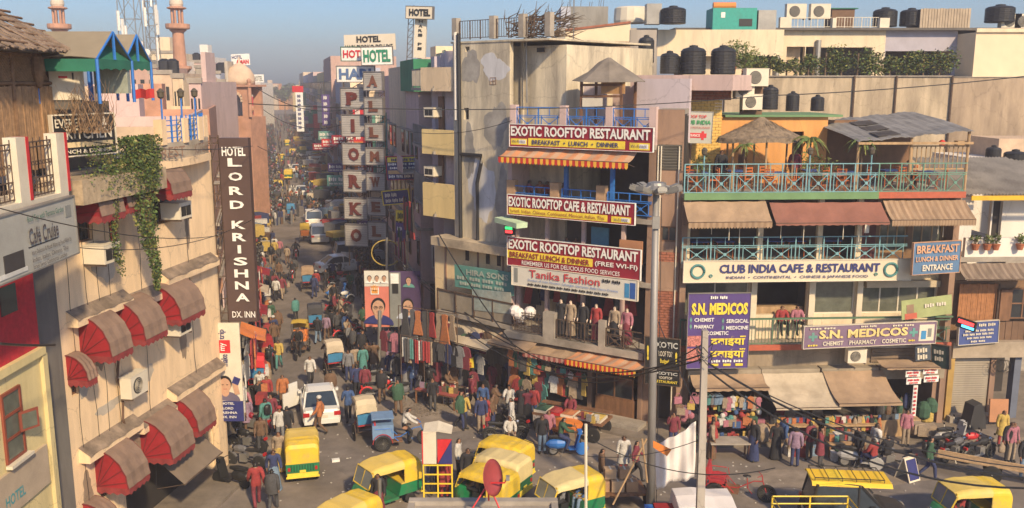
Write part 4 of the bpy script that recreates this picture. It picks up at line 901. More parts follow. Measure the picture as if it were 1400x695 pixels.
for k in range(90):
    b=Vector((random.uniform(-.5,.5),random.uniform(-.4,.4),0)); pts=[b]
    for j in range(4): b=b+Vector((random.uniform(-.22,.22),random.uniform(-.15,.15),random.uniform(.15,.4))); pts.append(b)
    m.tube(pts,[.014,.01,.008,.006,.003],3)
o=m.build('dry_bush',M('dry_twigs',(.25,.16,.09),var=.4),None); pp=at(118,135,24.6); o.location=pp-Vector((0,0,.9)); tag(o,'tangle of dry brown twigs on the hotel roof beside the white cabinet','dead bush')
m=MB()
m.box(-1.3,1.3,-.1,.1,0,1.0); m2=m.build('cloth_screen',M('grey_green_plastic',(.30,.33,.28),.5,var=.4,scale=2)); pp=at(155,128,26.2); m2.location=pp; m2.rotation_euler.z=dr; m2.scale=(.36,1,.68); tag(m2,'translucent grey plastic sheet hung between the blue tent poles','plastic sheet')
m=MB(); m.sheet([[(i*.25,.1*sin(i),j*-.3-.05*sin(i*2)) for i in range(7)] for j in range(3)],0,.02); o=m.build('red_cloth',flat('red_cloth',(.45,.03,.03),.9)); o.scale=(.45,1,.45); pp=at(180,122,27.5); o.location=pp; o.rotation_euler.z=dr; tag(o,'red cloth draped on the roof edge below the smaller green tent','cloth')
# EVEREST KITCHEN board
sign_px('black and cream kitchen sign board half covered by creeper',(76,165,215,24.2),(159,150,208,25.9),blackl,[('EVEREST',.02,.52,.70,.92,offw),('KITCHEN',.18,.93,.40,.68,offw),('LUNCH & DINNER',.03,.93,.05,.15,offw)],frame=offw,fw=.035,patches=((.02,.95,.2,.33,M('cream_paint',(.66,.52,.3)),'stripe'),(.80,.84,.76,.95,offw,'arrow'),(.77,.87,.72,.78,offw,'arrow')))
# ================================================================ far left cafe building
K=root_of(fK,'cafe_building','red and pale yellow cafe building at the left edge below the bamboo hut')
XK=lambda px,py,d=0: fK.x(px,py,d); ZK=lambda px,py,d=0: fK.z(px,py,d); LK=fK.L
zr1=ZK(10,390); zr2=ZK(20,495)
bx(K,'wall',0,LK-.0,0,3,zr2,11.3,flat('crimson_plaster',(.50,.02,.035),.8,var=.25)); bx(K,'window_pane',XK(0,420),XK(22,415),-.03,0,ZK(10,430),ZK(10,390),winglass)
bx(K,'wall',0,LK,-.02,3,0,zr2-.15,M('pale_yellow_plaster',(.66,.55,.28),streak=1,var=.2,dirt=(.35,.28,.18),dirt_amt=.3)); bx(K,'ledge',0,LK,-.15,3,zr2-.15,zr2+.05,M('pale_yellow_plaster',(1,1,1)))
bx(K,'corner_pier',LK-.12,LK+.1,-.12,.5,0,zr2-.16,M('pale_yellow_plaster',(1,1,1)))
window(K,XK(3,600),XK(31,600),ZK(16,630),ZK(16,530),-.08,M('red_brown_window_frame',(.24,.06,.035),.5),wglass2,1,3,.07,sill=offw)
m=MB(); m.box(0,.5,-.02,.02,0,.5); o=m.build('window_sash',M('red_brown_window_frame',(1,1,1)),K); o.location=(XK(20,580),-.12,ZK(20,592)); o.rotation_euler=(0,0,-.5)
m=MB(); m.box(.06,.44,-.03,.03,.06,.44); q=m.build('pane',wglass2,o)
bx(K,'lower_board',0,LK-.3,-.1,-.02,ZK(16,700),ZK(16,640),M('tan_board',(.45,.36,.26),var=.2)); m=MB(); put_text(m,'HOTEL',XK(0,670),XK(28,660),ZK(14,688),ZK(14,672),-.11); m.build('lettering',flat('teal_lettering',(.08,.33,.36)),K)
# balcony and hut
zb=ZK(40,274,1.0); zt2=ZK(60,190,1.0)
bx(K,'balcony_slab',0,LK+.1,-1.05,.1,zb-.22,zb,offw)
for px,pz in ((84,0),(22,0),(-40,0)):
    x=min(LK-.3,XK(px,230,1.0)); bx(K,'balcony_post',x,x+.4,-1.05,-.75,zb,zt2+.1,offw); bx(K,'balcony_post_stripe',x+.402,x+.52,-1.06,-.74,zb,zt2+.1,redp)
xs_=[XK(-40,230,1.0)+.5,XK(22,230,1.0),XK(22,230,1.0)+.52,min(LK-.3,XK(84,230,1.0))]
railing(K,xs_[0],xs_[1],zb,zt2-.05,-.9,2,rust,'scroll'); railing(K,xs_[2],xs_[3],zb,zt2-.05,-.9,2,rust,'scroll')
bx(K,'inner_wall',0,LK,.6,.8,11.3,zt2+.4,sandl)
# bamboo hut
hb=thing('bamboo_hut','rooftop hut of woven bamboo with a rough plank roof at the upper left','hut',tuple(fK.P(0,zt2-.9,-.25)),fK.rz)
ZH=lambda py,px=60: ZK(px,py,-.25)-(zt2-.9); hx1=XK(72,130,-.25)
slats(hb,'bamboo_pole',hx1-4,hx1,0,ZH(118),0,60,bamb,t=.05,horiz=False,gap=.12)
m=MB(); m.box(hx1-4,hx1,.1,.14,0,ZH(75)); m.box(hx1-.05,hx1,0,3,0,ZH(75)); m.build('mat_wall',bambd,hb)
m=MB(); za_,zb_=ZH(114),ZH(76)
for s in (1,-1):
    k=hx1-4.5
    while k<hx1:
        a=max(k,hx1-4); e=k+(zb_-za_); 
        if e>hx1-4 and e <= hx1+.0 and k >= hx1-4:
            m.tube([(k if s>0 else e,-.02*s,za_),(e if s>0 else k,-.02*s,zb_)],.013,4)
        k += .075
m.build('lattice_band',bamb,hb)
m=MB(); m.tube([(hx1-4,-.03,za_),(hx1,-.03,za_)],.05,6); m.tube([(hx1-4,-.03,zb_),(hx1,-.03,zb_)],.05,6); m.tube([(hx1,-.03,0),(hx1,-.03,zb_)],.06,6); m.tube([(hx1-2,-.03,0),(hx1-2,-.03,zb_)],.06,6); m.build('frame',bambd,hb)
slats(hb,'bamboo_pole',hx1-.75,hx1-.05,0,ZH(118),-.04,11,bamb,t=.05,horiz=False,gap=.12)
m=MB(); m.lathe((hx1-.9,-.12,ZH(108)),[(.02,.75),(.16,.55),(.18,.2),(.08,-.2),(.01,-.25)],10); m.build('hanging_basket',bambd,hb)
rp=MB()
for k in range(46):
    x=hx1+.35-k*.1; rows=[(x+random.uniform(-.03,.03),-.75+random.uniform(-.15,.05),ZH(72)+random.uniform(-.03,.05)),(x-.1+random.uniform(-.05,.05),1.6,ZH(72)+1.25+random.uniform(-.06,.06))]
    q=MB(); a,b=Vector(rows[0]),Vector(rows[1]); q.cbox((a+b)/2,(random.uniform(.09,.15),(b-a).length,.035),rx=atan2(b.z-a.z,b.y-a.y),rz=random.uniform(-.05,.05)); q.build('roof_plank',M('grey_planks',(.26,.19,.14),var=.5,scale=4,dirt=(.10,.08,.06),dirt_amt=.4),hb)
q=MB()
for k in range(7): q.tube([(hx1+.5,-.6+k*.3,ZH(68)+k*.17),(hx1-4.2,-.65+k*.32,ZH(66)+k*.17+random.uniform(0,.1))],.035,5)
q.build('roof_batten',bambd,hb)
m=MB(); m.box(hx1-4,hx1+.1,-.6,1.8,ZH(74),ZH(74)+.1); m.build('eave',darkc,hb)
# cafe sign
sign_px('long grey cafe sign board with a coffee cup at the left edge',(-45,322,408,17.6),(107,262,345,22.2),M('grey_sign_board',(.36,.36,.33),var=.15,dirt=(.25,.24,.22),dirt_amt=.3),
        [('Café Cruise',.52,.80,.43,.70,M('sign_brown_ink',(.07,.055,.06)),.01,0),('Roof Top with Terrace Garden',.52,.87,.78,.90,M('sign_green_ink',(.04,.16,.12)),.005),
         ('Have Delicious & Mouth Watering Food With Us',.53,.92,.24,.34,M('sign_brown_ink',(1,1,1)),0),('Indian, Italian, Chinese, Thai',.53,.88,.13,.22,M('sign_brown_ink',(1,1,1)),0),('Israeli Sweet Continental Lunches',.53,.86,.03,.11,M('sign_brown_ink',(1,1,1)),0)],frame=steel,fw=.03,t=.12,
        patches=((.52,.8,.385,.4,blackp,'underline'),(.90,.96,.68,.88,M('print_grey',(.22,.23,.22)),'emblem'),(.30,.47,.10,.40,M('coffee_print',(.045,.04,.04)),'cup_print'),(.25,.49,.05,.12,M('print_white',(.6,.6,.57)),'saucer_print')))
# ================================================================ LORD KRISHNA sign tower
bs=brownsg
sr=sign_px('tall dark brown vertical hotel sign over the street with white letters',(313,188,440,33.4),(352,190,440,33.4),bs,
    [('HOTEL',.1,.9,.905,.955,white,.03)]+[(c_,.28,.76,.85-i*.0755,.895-i*.0755,white,.03) for i,c_ in enumerate('LORD')]+[(c_,.3 if c_ != 'I' else .46,.78 if c_ != 'I' else .58,.515-i*.0665,.56-i*.0665,white,.03) for i,c_ in enumerate('KRISHNA')]+[('DX. INN',.15,.95,.025,.06,white,.01)],t=.35)
wS,hS=sr['wh']; m=MB()
for x in (-.35,-.05):
    m.tube([(x,.15,-1.0),(x,.15,hS+.1)],.03,5)
for k in range(9): z=hS*k/8; m.tube([(-.35,.15,z),(-.05,.15,z)],.025,4); m.tube([(-.35,.15,z),(-.05,.15,min(hS,z+hS/8))],.018,4)
for z in (.3,hS*.35,hS*.7,hS-.2): m.tube([(-1.0,.25,z),(-.05,.15,z)],.03,4)
m.build('lattice_frame',rust,sr)
pr=sign_px('vertical white travel poster with a smiling man holding a phone, below the hotel sign',(292,442,576,33.2),(334,442,576,33.2),offw,
    [('HOTEL',.3,.72,.175,.2,white,.01),('LORD',.34,.68,.125,.15,white,.01),('KRISHNA',.22,.8,.08,.105,white,.01),('DX. INN',.28,.76,.035,.06,white,.01)],t=.08,
    patches=((0,1,0,.21,navy,'blue_band'),(.28,.68,.70,.83,redp,'red_badge')))
wP,hP=pr['wh']
def rot_text(root,s,cx,z0,z1,wdt,mat):
    m=MB(); vs,fs=text_geo(s,.01); m.add([(cx-wdt/2+(1-v[1])*wdt,-.04,z0+v[0]*(z1-z0)) for v in vs],fs); m.build('lettering',mat,root)
rot_text(pr,'make',wP*.48,hP*.57,hP*.69,wP*.22,navy); rot_text(pr,'trip',wP*.46,hP*.84,hP*.94,wP*.24,navy); rot_text(pr,'my',wP*.48,hP*.725,hP*.805,wP*.2,white)
def portrait(root,x,z,s,shirt,skinm,hair=True,glasses=False,y=-.02):
    """a flat printed portrait: shoulders, neck, head, hair, features"""
    def disc(nm,cx,cz,rx,rz_,mt,yy,a0=0,a1=2*pi,n=18):
        m=MB(); m.ext([(cx+rx*cos(a0+(a1-a0)*k/n),yy,cz+rz_*sin(a0+(a1-a0)*k/n)) for k in range(n)],(0,.008,0)); m.build(nm,mt,root)
    disc('portrait_shirt',x,z-s*.1,s*1.05,s*.75,shirt,y,0,pi); disc('portrait_neck',x,z+s*.62,s*.28,s*.35,skinm,y-.004); disc('portrait_hair',x,z+s*1.28,s*.5,s*.58,hairm,y-.008)
    disc('portrait_face',x,z+s*1.12,s*.42,s*.55,skinm,y-.012)
    m=MB()
    for q in (-1,1): m.box(x+q*s*.16-s*.07,x+q*s*.16+s*.07,y-.022,y-.014,z+s*1.15,z+s*1.2)
    if glasses:
        for q in (-1,1): m.tube([(x+q*s*.17+s*.13*cos(t*pi/4),y-.022,z+s*1.16+s*.1*sin(t*pi/4)) for t in range(8)],s*.02,4,closed=True)
    m.build('portrait_eyes',hairm,root); m=MB(); m.box(x-s*.13,x+s*.13,y-.022,y-.014,z+s*.83,z+s*.87); m.build('portrait_mouth',flat('lip_print',(.35,.1,.08)),root)
skp=flat('printed_skin',(.50,.30,.20),.6)
portrait(pr,wP*.45,hP*.22,hP*.135,M('violet_grey_shirt',(.13,.11,.17)),skp)
m=MB(); m.cbox((wP*.82,-.04,hP*.42),(wP*.22,.02,hP*.07),ry=.4); m.build('phone_print',navy,pr); m=MB(); m.cbox((wP*.8,-.035,hP*.34),(wP*.16,.02,hP*.12),ry=-.2); m.build('hand_print',skp,pr)
# ================================================================ SIGNS of the right-hand row
def fsign(label,f,x0p,x1p,yt,yb,d,board,texts,frame=None,pyref=None,t=.08,patches=(),fw=.04,pxm=None,cat='sign'):
    """sign lying on facade f, offset d outward; x from pixels at mid height, z at the left edge column"""
    ym=(yt+yb)/2; x0=f.x(x0p,ym,d); x1=f.x(x1p,ym,d); z1=f.z(pxm or x0p,yt,d); z0=f.z(pxm or x0p,yb,d)
    r=thing('sign',label,cat,tuple(f.P(x0,z0,d)),f.rz); sign_board(r,x1-x0,z1-z0,t,board,texts,frame,fw,patches=patches); r['wh']=(x1-x0,z1-z0); return r
# wifi badges, slab-like bold white letters
def wifi(u0,u1,v0,v1): return ((u0,u1,v0,v1,gold,'badge'),(u0+(u1-u0)*.5,u1-(u1-u0)*.06,v0+(v1-v0)*.18,v1-(v1-v0)*.18,white,'badge'))
fsign('topmost maroon rooftop restaurant sign with breakfast, lunch and dinner on a yellow band',fA,697,893,170,200,.45,maroon,
      [('EXOTIC ROOFTOP RESTAURANT',.012,.985,.48,.93,white,.035),('BREAKFAST  •  LUNCH  •  DINNER',.17,.78,.12,.33,navy,.02),('Wi-Fi',.02,.075,.17,.29,navy,0),('FREE',.08,.12,.17,.27,navy,0),('Wi-Fi',.86,.915,.15,.28,navy,0),('FREE',.92,.965,.15,.26,navy,0)],
      frame=white,fw=.02,patches=((.14,.82,.06,.40,gold,'yellow_band'),)+wifi(.01,.13,.08,.36)+wifi(.85,.98,.06,.36))
fsign('middle maroon rooftop cafe sign listing Israeli, Indian and Chinese food on yellow',fA,694,868,266,293,.45,maroon,
      [('EXOTIC ROOFTOP CAFE & RESTAURANT',.012,.97,.42,.92,white,.035),('Israeli, Indian, Chinese, Continental, Mexican, Italian, Thai',.03,.78,.10,.30,maroon,0),('Wi-Fi',.85,.895,.12,.26,navy,0),('FREE',.905,.955,.12,.26,navy,0)],
      frame=white,fw=.02,patches=((.012,.80,.05,.36,gold,'yellow_band'),)+wifi(.83,.975,.06,.34))
fsign('lowest and largest maroon restaurant sign offering free wi-fi',fA,694,876,324,362,.45,maroon,
      [('EXOTIC ROOFTOP RESTAURANT',.012,.985,.60,.95,white,.035),('BREAKFAST LUNCH & DINNER',.02,.64,.31,.50,maroon,.02),('(FREE WI-FI)',.68,.985,.30,.50,white,.02),('REMEMBER US FOR DELICIOUS FOOD SERVICES',.12,.86,.07,.22,white,.01)],
      frame=white,fw=.02,patches=((.0,.66,.27,.54,gold,'yellow_band'),))
fsign('pale sari shop banner with red script lettering below the maroon signs',fA,700,872,363,389,.5,M('pale_banner',(.60,.58,.52),var=.1),
      [('Tanika Fashion',.15,.72,.50,.90,flat('script_red',(.55,.05,.06)),.01),('~2',.74,.89,.72,.88,blackl,0),('Stockist of: Indo Western, Lehengas, Garments, Belly Dance Dresses',.14,.86,.27,.42,bluepn,0),('~11',.14,.80,.08,.2,blackl,0)],
      frame=offw,fw=.02,patches=((.905,.94,.1,.8,flat('print_blue',(.05,.25,.5)),'dress_print'),(.945,.985,.08,.85,flat('print_deep_blue',(.03,.10,.35)),'dress_print'),(.02,.05,.15,.9,M('print_grey',(.2,.2,.2)),'figure_print')))
fsign('long cream cafe and restaurant sign with dark blue letters under the second balcony',fE,935,1245,358,386,.2,M('cream_sign_board',(.66,.57,.42),var=.06),
      [('CLUB INDIA CAFE & RESTAURANT',.155,.86,.42,.85,navy,.03),('INDIAN  •  CONTINENTAL  •  CHINESE & JAPANESE FOOD',.185,.81,.10,.28,navy,.01)],frame=offw,fw=.03)
def ring_logo(f,px,py,r,d,mats,root):
    m=MB(); x,z=f.uv(px,py,d); 
    m.tube([(r*cos(t*pi/9),0,r*sin(t*pi/9)) for t in range(18)],r*.22,5,closed=True); o=m.build('ring_emblem',mats,root); return o
clubs=[o for o in bpy.data.objects if o.get('label','').startswith('long cream cafe')][0]
wC,hC=clubs['wh']
for u in (.06,.91):
    m=MB(); m.tube([(u*wC+.27*cos(t*pi/10),-.03,hC*.52+.27*sin(t*pi/10)) for t in range(20)],.055,5,closed=True); m.build('ring_emblem',flat('emblem_green',(.07,.22,.22)),clubs)
    m=MB(); m.tube([(u*wC+(.55 if u<.5 else-.62)+.07*cos(t),-.03,hC*.3+.05*sin(t)) for t in range(6)],.03,4,closed=True); m.build('small_emblem',teal,clubs)
dev='दवाईयाँ'
cross=lambda x,z: ((x,x+.035,z-.018,z+.018,teal,'cross'),(x+.012,x+.023,z-.035,z+.035,teal,'cross'))
fsign('large purple chemist sign with yellow letters and Hindi behind the concrete pole',fE,940,1024,402,504,.75,purple,
      [('S.N. MEDICOS',.05,.96,.72,.88,gold,.05),('CHEMIST',.10,.42,.63,.68,white,.02),('SERGICAL',.62,.98,.61,.66,white,.02),('PHARMACY',.10,.42,.54,.59,white,.02),('MEDICINE',.62,.98,.52,.57,white,.02),('COSMETIC',.30,.66,.45,.50,white,.02),(dev,.38,.95,.30,.44,gold,.03),(dev,.38,.95,.13,.27,gold,.03),('~3',.4,.95,.08,.115,white,0),('~2',.35,.65,.93,.97,white,0)],
      t=.1,frame=steel,fw=.02,patches=cross(.03,.655)+cross(.55,.635)+cross(.03,.565)+cross(.55,.545)+((.0,.22,.30,.44,M('print_red_white',(.55,.2,.17),var=.8,scale=18),'picture_print'),(.0,.22,.1,.27,M('print_red_white',(1,1,1)),'picture_print'),(.4,.52,.03,.06,gold,'arrow'),(.6,.72,.03,.06,gold,'arrow'),(.8,.92,.03,.06,gold,'arrow')))
sn=sign_px('long faded mauve chemist sign tilted along the lower balcony',(1098,449,477,36.0),(1278,438,469,36.9),M('faded_mauve_board',(.19,.13,.20),var=.15,dirt=(.28,.2,.2),dirt_amt=.3),
      [('S.N. MEDICOS',.11,.78,.42,.82,M('faded_yellow',(.68,.54,.22)),.04),('CHEMIST    PHARMACY    COSMETIC',.14,.77,.10,.30,offw,.02),('~2',.04,.25,.86,.94,offw,0),('~2',.42,.55,.88,.96,offw,0),('~2',.66,.84,.86,.94,offw,0),('~1',.03,.12,.10,.18,gold,0),('~1',.79,.85,.14,.22,gold,0)],
      frame=offw,fw=.02,patches=((.035,.10,.46,.58,teal,'cross'),(.058,.077,.32,.72,teal,'cross'),(.795,.86,.48,.6,teal,'cross'),(.818,.837,.34,.74,teal,'cross'),(.87,.985,.12,.88,offw,'picture_panel'),(.885,.925,.2,.6,flat('print_blue',(1,1,1)),'print'),(.935,.965,.3,.7,M('print_grey',(1,1,1)),'print')))
sign_px('small rooftop sign with red and green lettering and a red arrow pointing right',(929,153,195,39.8),(972,153,196,39.9),M('pale_grey_board',(.42,.42,.38),var=.1),[('ROOF TOP',.18,.8,.80,.9,redp,.02),('CLUB INDIA',.05,.95,.60,.74,flat('sign_green',(.03,.28,.08)),.02),('CAFE & RESTAURANT',.06,.94,.46,.53,flat('ink_red',(.45,.06,.05)),0),('ENTRANCE',.16,.62,.20,.28,white,.01)],frame=steel,fw=.02,
        patches=((.12,.68,.16,.32,redp,'arrow_shaft'),(.68,.76,.10,.38,redp,'arrow_head'),(.76,.84,.17,.31,redp,'arrow_head')))
sign_px('faded blue breakfast, lunch and dinner sign at the right end of the second balcony',(1247,332,376,36.6),(1311,330,372,37.0),M('faded_blue_board',(.10,.19,.33),var=.2,dirt=(.25,.27,.28),dirt_amt=.35),[('BREAKFAST',.06,.95,.66,.92,M('faded_orange_ink',(.60,.34,.20)),.03),('LUNCH & DINNER',.05,.95,.40,.56,M('faded_orange_ink',(1,1,1)),.03),('ENTRANCE',.2,.84,.1,.3,offw,.03)],frame=M('faded_orange_ink',(1,1,1)),fw=.02)
sign_px('crooked sun-bleached green banner above the mauve chemist sign',(1233,412,438,36.7),(1302,402,429,36.9),M('bleached_green',(.34,.38,.17),var=.25),[('~2',.45,.92,.5,.7,offw)],t=.03,patches=((.06,.3,0,.3,flat('print_red',(.5,.12,.07)),'print'),(.1,.24,.3,.75,M('print_brown',(.25,.14,.09)),'print')))
sign_px('dark blue notice board with white print under the bamboo screen',(1310,441,472,37.7),(1364,439,468,37.9),M('blue_notice',(.06,.09,.26),var=.12),[('~3',.25,.95,.78,.92,offw,.01),('~4',.15,.9,.56,.66,offw,0),('~5',.1,.9,.40,.50,offw,0),('~4',.2,.85,.24,.33,offw,0),('~2',.3,.7,.08,.17,offw,0)],frame=offw,fw=.02)
sign_px('small dark projecting sign with glowing red and blue letters',(1306,433,446,36.9),(1332,441,455,36.3),blackl,[],t=.12,patches=((.08,.9,.5,.85,M('red_led',(.9,.05,.05),emit=2.0,bump=0),'led_text'),(.3,.95,.15,.4,M('blue_led',(.1,.5,.9),emit=2.0,bump=0),'led_text')))
sign_px('dark green hanging board at the right end of the mauve sign',(1274,470,501,37.0),(1298,476,505,36.4),M('dark_green_board',(.03,.06,.055)),[('~1',.15,.85,.6,.8,offw,0),('~1',.2,.8,.3,.5,offw,0)],frame=rust,fw=.02)
sign_px('blue-grey music stall board with pale letters behind the hanging board',(1252,474,494,37.0),(1273,472,492,37.0),M('slate_board',(.07,.09,.12)),[('~1',.1,.9,.55,.9,offw,.02),('~1',.1,.9,.1,.45,offw,.02)])
for k,(xa,ya,lb) in enumerate(((1238,508,'upper left'),(1262,504,'upper right'),(1239,518,'lower left'),(1263,515,'lower right'))):
    sign_px('red and white price board, %s of the four over the bag shop' % lb,(xa,ya,ya+8,36.4),(xa+20,ya-2,ya+7,36.5),white,[('~2',.08,.92,.55,.9,redp,.02),('~2',.2,.8,.12,.42,redp,.02)],t=.03)
sign_px('narrow vertical white shop sign with red letters beside the bag shop door',(1245,527,577,36.6),(1251,527,577,36.6),white,[('~1',.2,.85,.88-i*.11,.95-i*.11,redp) for i in range(8)],t=.05)
sign_px('blue-green faded board with pale lettering over the panelled balcony',(622,360,392,43.4),(702,375,405,41.0),teal,[('HIRA SONS',.22,.93,.62,.88,M('faded_letter',(.40,.46,.40)),.03),('~4',.05,.95,.38,.54,M('faded_letter',(1,1,1)),.01),('~4',.1,.9,.14,.29,M('faded_letter',(1,1,1)),.01)],t=.06)
o=sign_px('torn pale blue cloth banner hanging on the balcony panels',(647,394,424,42.3),(700,402,430,40.7),M('torn_blue_cloth',(.30,.37,.36),var=.4,scale=3,dirt=(.45,.40,.3),dirt_amt=.5),[],t=.03,cat='banner')
for (ya,yb,lb,z_) in ((460,502,'upper black rooftop restaurant sign with an exclamation mark, behind the steel pole',0),(503,524,'lower black rooftop restaurant sign, directly beneath the other black one',1)):
    sign_px(lb,(882,ya,yb,36.6),(929,ya+6,yb+5,36.0),blackl,[('EXOTIC',.22,.95,.70,.9,M('grey_letter',(.5,.5,.47)),.03),('ROOF TOP' if not z_ else 'ROOFTOP',.4,.8,.42,.6,offw,.02),('Budget!' if not z_ else 'RESTAURANT',.3 if z_ else .45,.95 if z_ else .7,.16,.34,gold,.02)]+([('!',.06,.12,.25,.75,gold,.05),('!',.88,.94,.2,.6,gold,.05)] if not z_ else []),frame=rust,fw=.02)
sign_px('white clothes sale board with red Hindi lettering, leaning larger one left of the shawl stall',(606,523,552,40.4),(625,520,551,40.4),offw,[('HIRA SONS',.08,.92,.72,.94,redp,.03),('~2',.08,.92,.45,.65,redp,.03),('~3',.08,.92,.22,.36,navy,.01),('~3',.08,.92,.05,.16,navy,.01)],frame=wood,fw=.02)
sign_px('smaller white sale board right of the larger one',(638,522,546,41.6),(651,519,544,41.6),offw,[('~2',.1,.9,.66,.92,redp),('~2',.1,.9,.36,.6,navy,.02),('~2',.1,.9,.08,.3,navy,.01)],frame=wood,fw=.02)
sign_px('small yellow sale notice with red letters hanging under the tan awning',(634,489,503,41.5),(648,489,503,41.4),gold,[('~1',.15,.85,.62,.9,redp),('~2',.1,.9,.36,.54,redp,.01),('~2',.12,.88,.1,.28,redp,.01)],t=.02)
sign_px('green plastic canopy sign with coloured lights at the left of the maroon signs',(676,297,304,41.0),(706,306,313,39.6),M('pale_green_sheet',(.45,.6,.42)),[],t=.6)
sign_px('small box sign glowing green and red beside the second maroon sign',(690,308,321,41.0),(702,310,322,40.5),blackl,[],patches=((.1,.9,.6,.9,M('green_led',(.05,.8,.2),emit=1.5,bump=0),'led_text'),(.1,.9,.2,.5,M('red_led',(1,1,1)),'led_text')))
# political banner stand with a plain stand-in portrait
pb=sign_px('coral red political banner with a large portrait of a man in glasses beside the racks',(500,370,447,47.1),(533,370,447,47.1),M('coral_banner',(.60,.19,.14),var=.12),[],t=.06,frame=rust,fw=.02,patches=((0,1,.72,1,M('pale_banner',(1,1,1)),'top_band'),),cat='banner')
wB,hB=pb['wh']; portrait(pb,wB*.55,hB*.06,hB*.25,navy,skp,glasses=True,y=-.06)
for u in (.22,.52,.82): portrait(pb,wB*u,hB*.78,hB*.075,white,skp,y=-.06)
m=MB(); m.cbox((wB*.42,-.04,hB*.64),(wB*.34,.02,hB*.12)); m.build('emblem_print',white,pb)
m=MB()
for k in range(4): m.cbox((wB*(.31+.07*k),-.055,hB*.69),(wB*.045,.02,hB*(.08+.02*(k in (1,2)))))
m.cbox((wB*.42,-.055,hB*.63),(wB*.26,.02,hB*.06)); m.build('emblem_print',flat('emblem_orange',(.7,.3,.05)),pb)
pb2=sign_px('purple banner printed with two large faces, right of the coral red banner',(534,371,447,47.15),(576,371,447,47.15),M('dark_purple_banner',(.07,.04,.11),var=.3),[],t=.06,cat='banner',patches=((0,.36,.0,.98,M('print_grey',(1,1,1)),'print'),(.04,.3,.78,.96,white,'print'),(.08,.28,.6,.78,blackp,'print')))
wB,hB=pb2['wh']; portrait(pb2,wB*.58,hB*.15,hB*.2,M('pale_print',(.45,.5,.6)),skp,y=-.06); portrait(pb2,wB*.62,hB*.72,hB*.1,teal,skp,y=-.06)
sign_px('blue, white and orange shop board projecting beside the corner balconies',(530,214,246,56),(577,214,245,55.4),navy,[('~3',.15,.95,.80,.92,navy,.02),('~3',.05,.95,.62,.72,white,.02),('~3',.1,.9,.46,.55,white,.01),('~4',.05,.95,.08,.2,white,.01)],frame=redp,fw=.03,patches=((.03,.97,.76,.97,gold,'band'),(.03,.97,.24,.4,M('tan_band',(.6,.4,.2)),'band')))
sign_px('second blue shop board with a yellow border below the projecting one',(525,262,280,58),(560,260,277,57.4),navy,[('~2',.1,.6,.55,.85,offw),('~3',.1,.9,.12,.4,offw,.01)],frame=gold,fw=.06)
sign_px('small yellow board above a purple one, beside the red hanging clothes',(541,288,302,56),(556,288,303,55.8),gold,[('~1',.2,.8,.2,.8,blackl,.02)]); sign_px('narrow purple signboard under the small yellow board',(541,305,330,56),(554,305,331,55.8),purple,[('~1',.2,.8,.6,.8,white,.02)])
# ---------------------------------------------------------------- tall double column of framed letters
def letter_tower(label,px0,px1,Y0,Y1,rows,chars,name='letter_sign'):
    a=at(px0,345,Y0); b=at(px1,345,Y1); d=Vector((b.x-a.x,b.y-a.y,0)); w_=d.length
    t=thing(name,label,'sign',(a.x,a.y,a.z),atan2(d.y,d.x)); z=lambda py: at((px0+px1)/2,py,(Y0+Y1)/2).z-a.z
    for (y0,y1),ch in zip(rows,chars):
        f=MB(); z0,z1=z(y1),z(y0); f.box(0,w_,.05,.3,z0,z1); o=f.build('letter_box',M('white_slat_board',(.40,.38,.36),var=.2,dirt=(.3,.26,.23),dirt_amt=.3),t)
        g_=MB(); nn=9
        for k in range(1,nn): q=z0+(z1-z0)*k/nn; g_.box(.03,w_-.03,.035,.05,q-.012,q+.012)
        g_.build('batten',M('grey_batten',(.25,.24,.24)),o)
        f=MB(); f.box(-.04,w_+.04,.0,.3,z0-.06,z0); f.box(-.04,w_+.04,0,.3,z1,z1+.06); f.box(-.05,0,0,.3,z0,z1); f.box(w_,w_+.05,0,.3,z0,z1); f.build('frame',M('grey_steel_frame',(.16,.15,.15)),o)
        q=MB(); hh=z1-z0; wx=w_*(.5 if ch != 'I' else .17)
        put_text(q,ch,w_/2-wx/2,w_/2+wx/2,z0+hh*.18,z1-hh*.18,-.03,0,.06)
        ser={'P': ((-.5,0),(-.5,1)),'I': ((-.12,0),(-.12,1)),'R': ((-.5,0),(.25,0),(-.5,1)),'K': ((-.5,0),(.25,0),(-.5,1),(.22,1)),'A': ((-.55,0),(.2,0)),'L': ((-.5,0),(-.5,1)),'W': ((-.55,1),(.25,1)),'M': ((-.5,0),(.25,0)),'E': ((-.5,0),(-.5,1))}.get(ch,())
        for sx,sz in ser: q.box(w_/2+sx*wx-.04,w_/2+(sx+.3)*wx,-.045,-.032,(z0+hh*.18) if sz==0 else (z1-hh*.25),(z0+hh*.25) if sz==0 else (z1-hh*.18))
        q.build('letter',M('red_brown_letter',(.13,.025,.02),var=.3) if ch in 'PIORK' else M('brown_letter',(.17,.06,.035),var=.3),o)
    m=MB(); h=z(110)
    for x in (.05,w_-.05): m.tube([(x,.4,-1),(x,.4,h)],.04,4)
    for k in range(14): m.tube([(0,.4,h*k/14),(w_,.4,h*(k+1)/14)],.03,4); m.tube([(0,.4,h*k/14),(w_,.4,h*k/14)],.03,4)
    m.build('lattice_frame',rust,t); return t
letter_tower('left column of tall framed red letters on slatted white boxes',473,503,60,59.6,[(121,149),(158,186),(197,225),(234,262),(272,299),(308,336)],'PIORKO')
letter_tower('right column of tall framed brown letters on slatted white boxes',504,528,58.8,58.4,[(99,123),(134,157),(170,192),(203,225),(238,260),(272,294),(305,328)],'ALLMWEL')
hb_=flat('hotel_blue_letter',(.10,.17,.33))
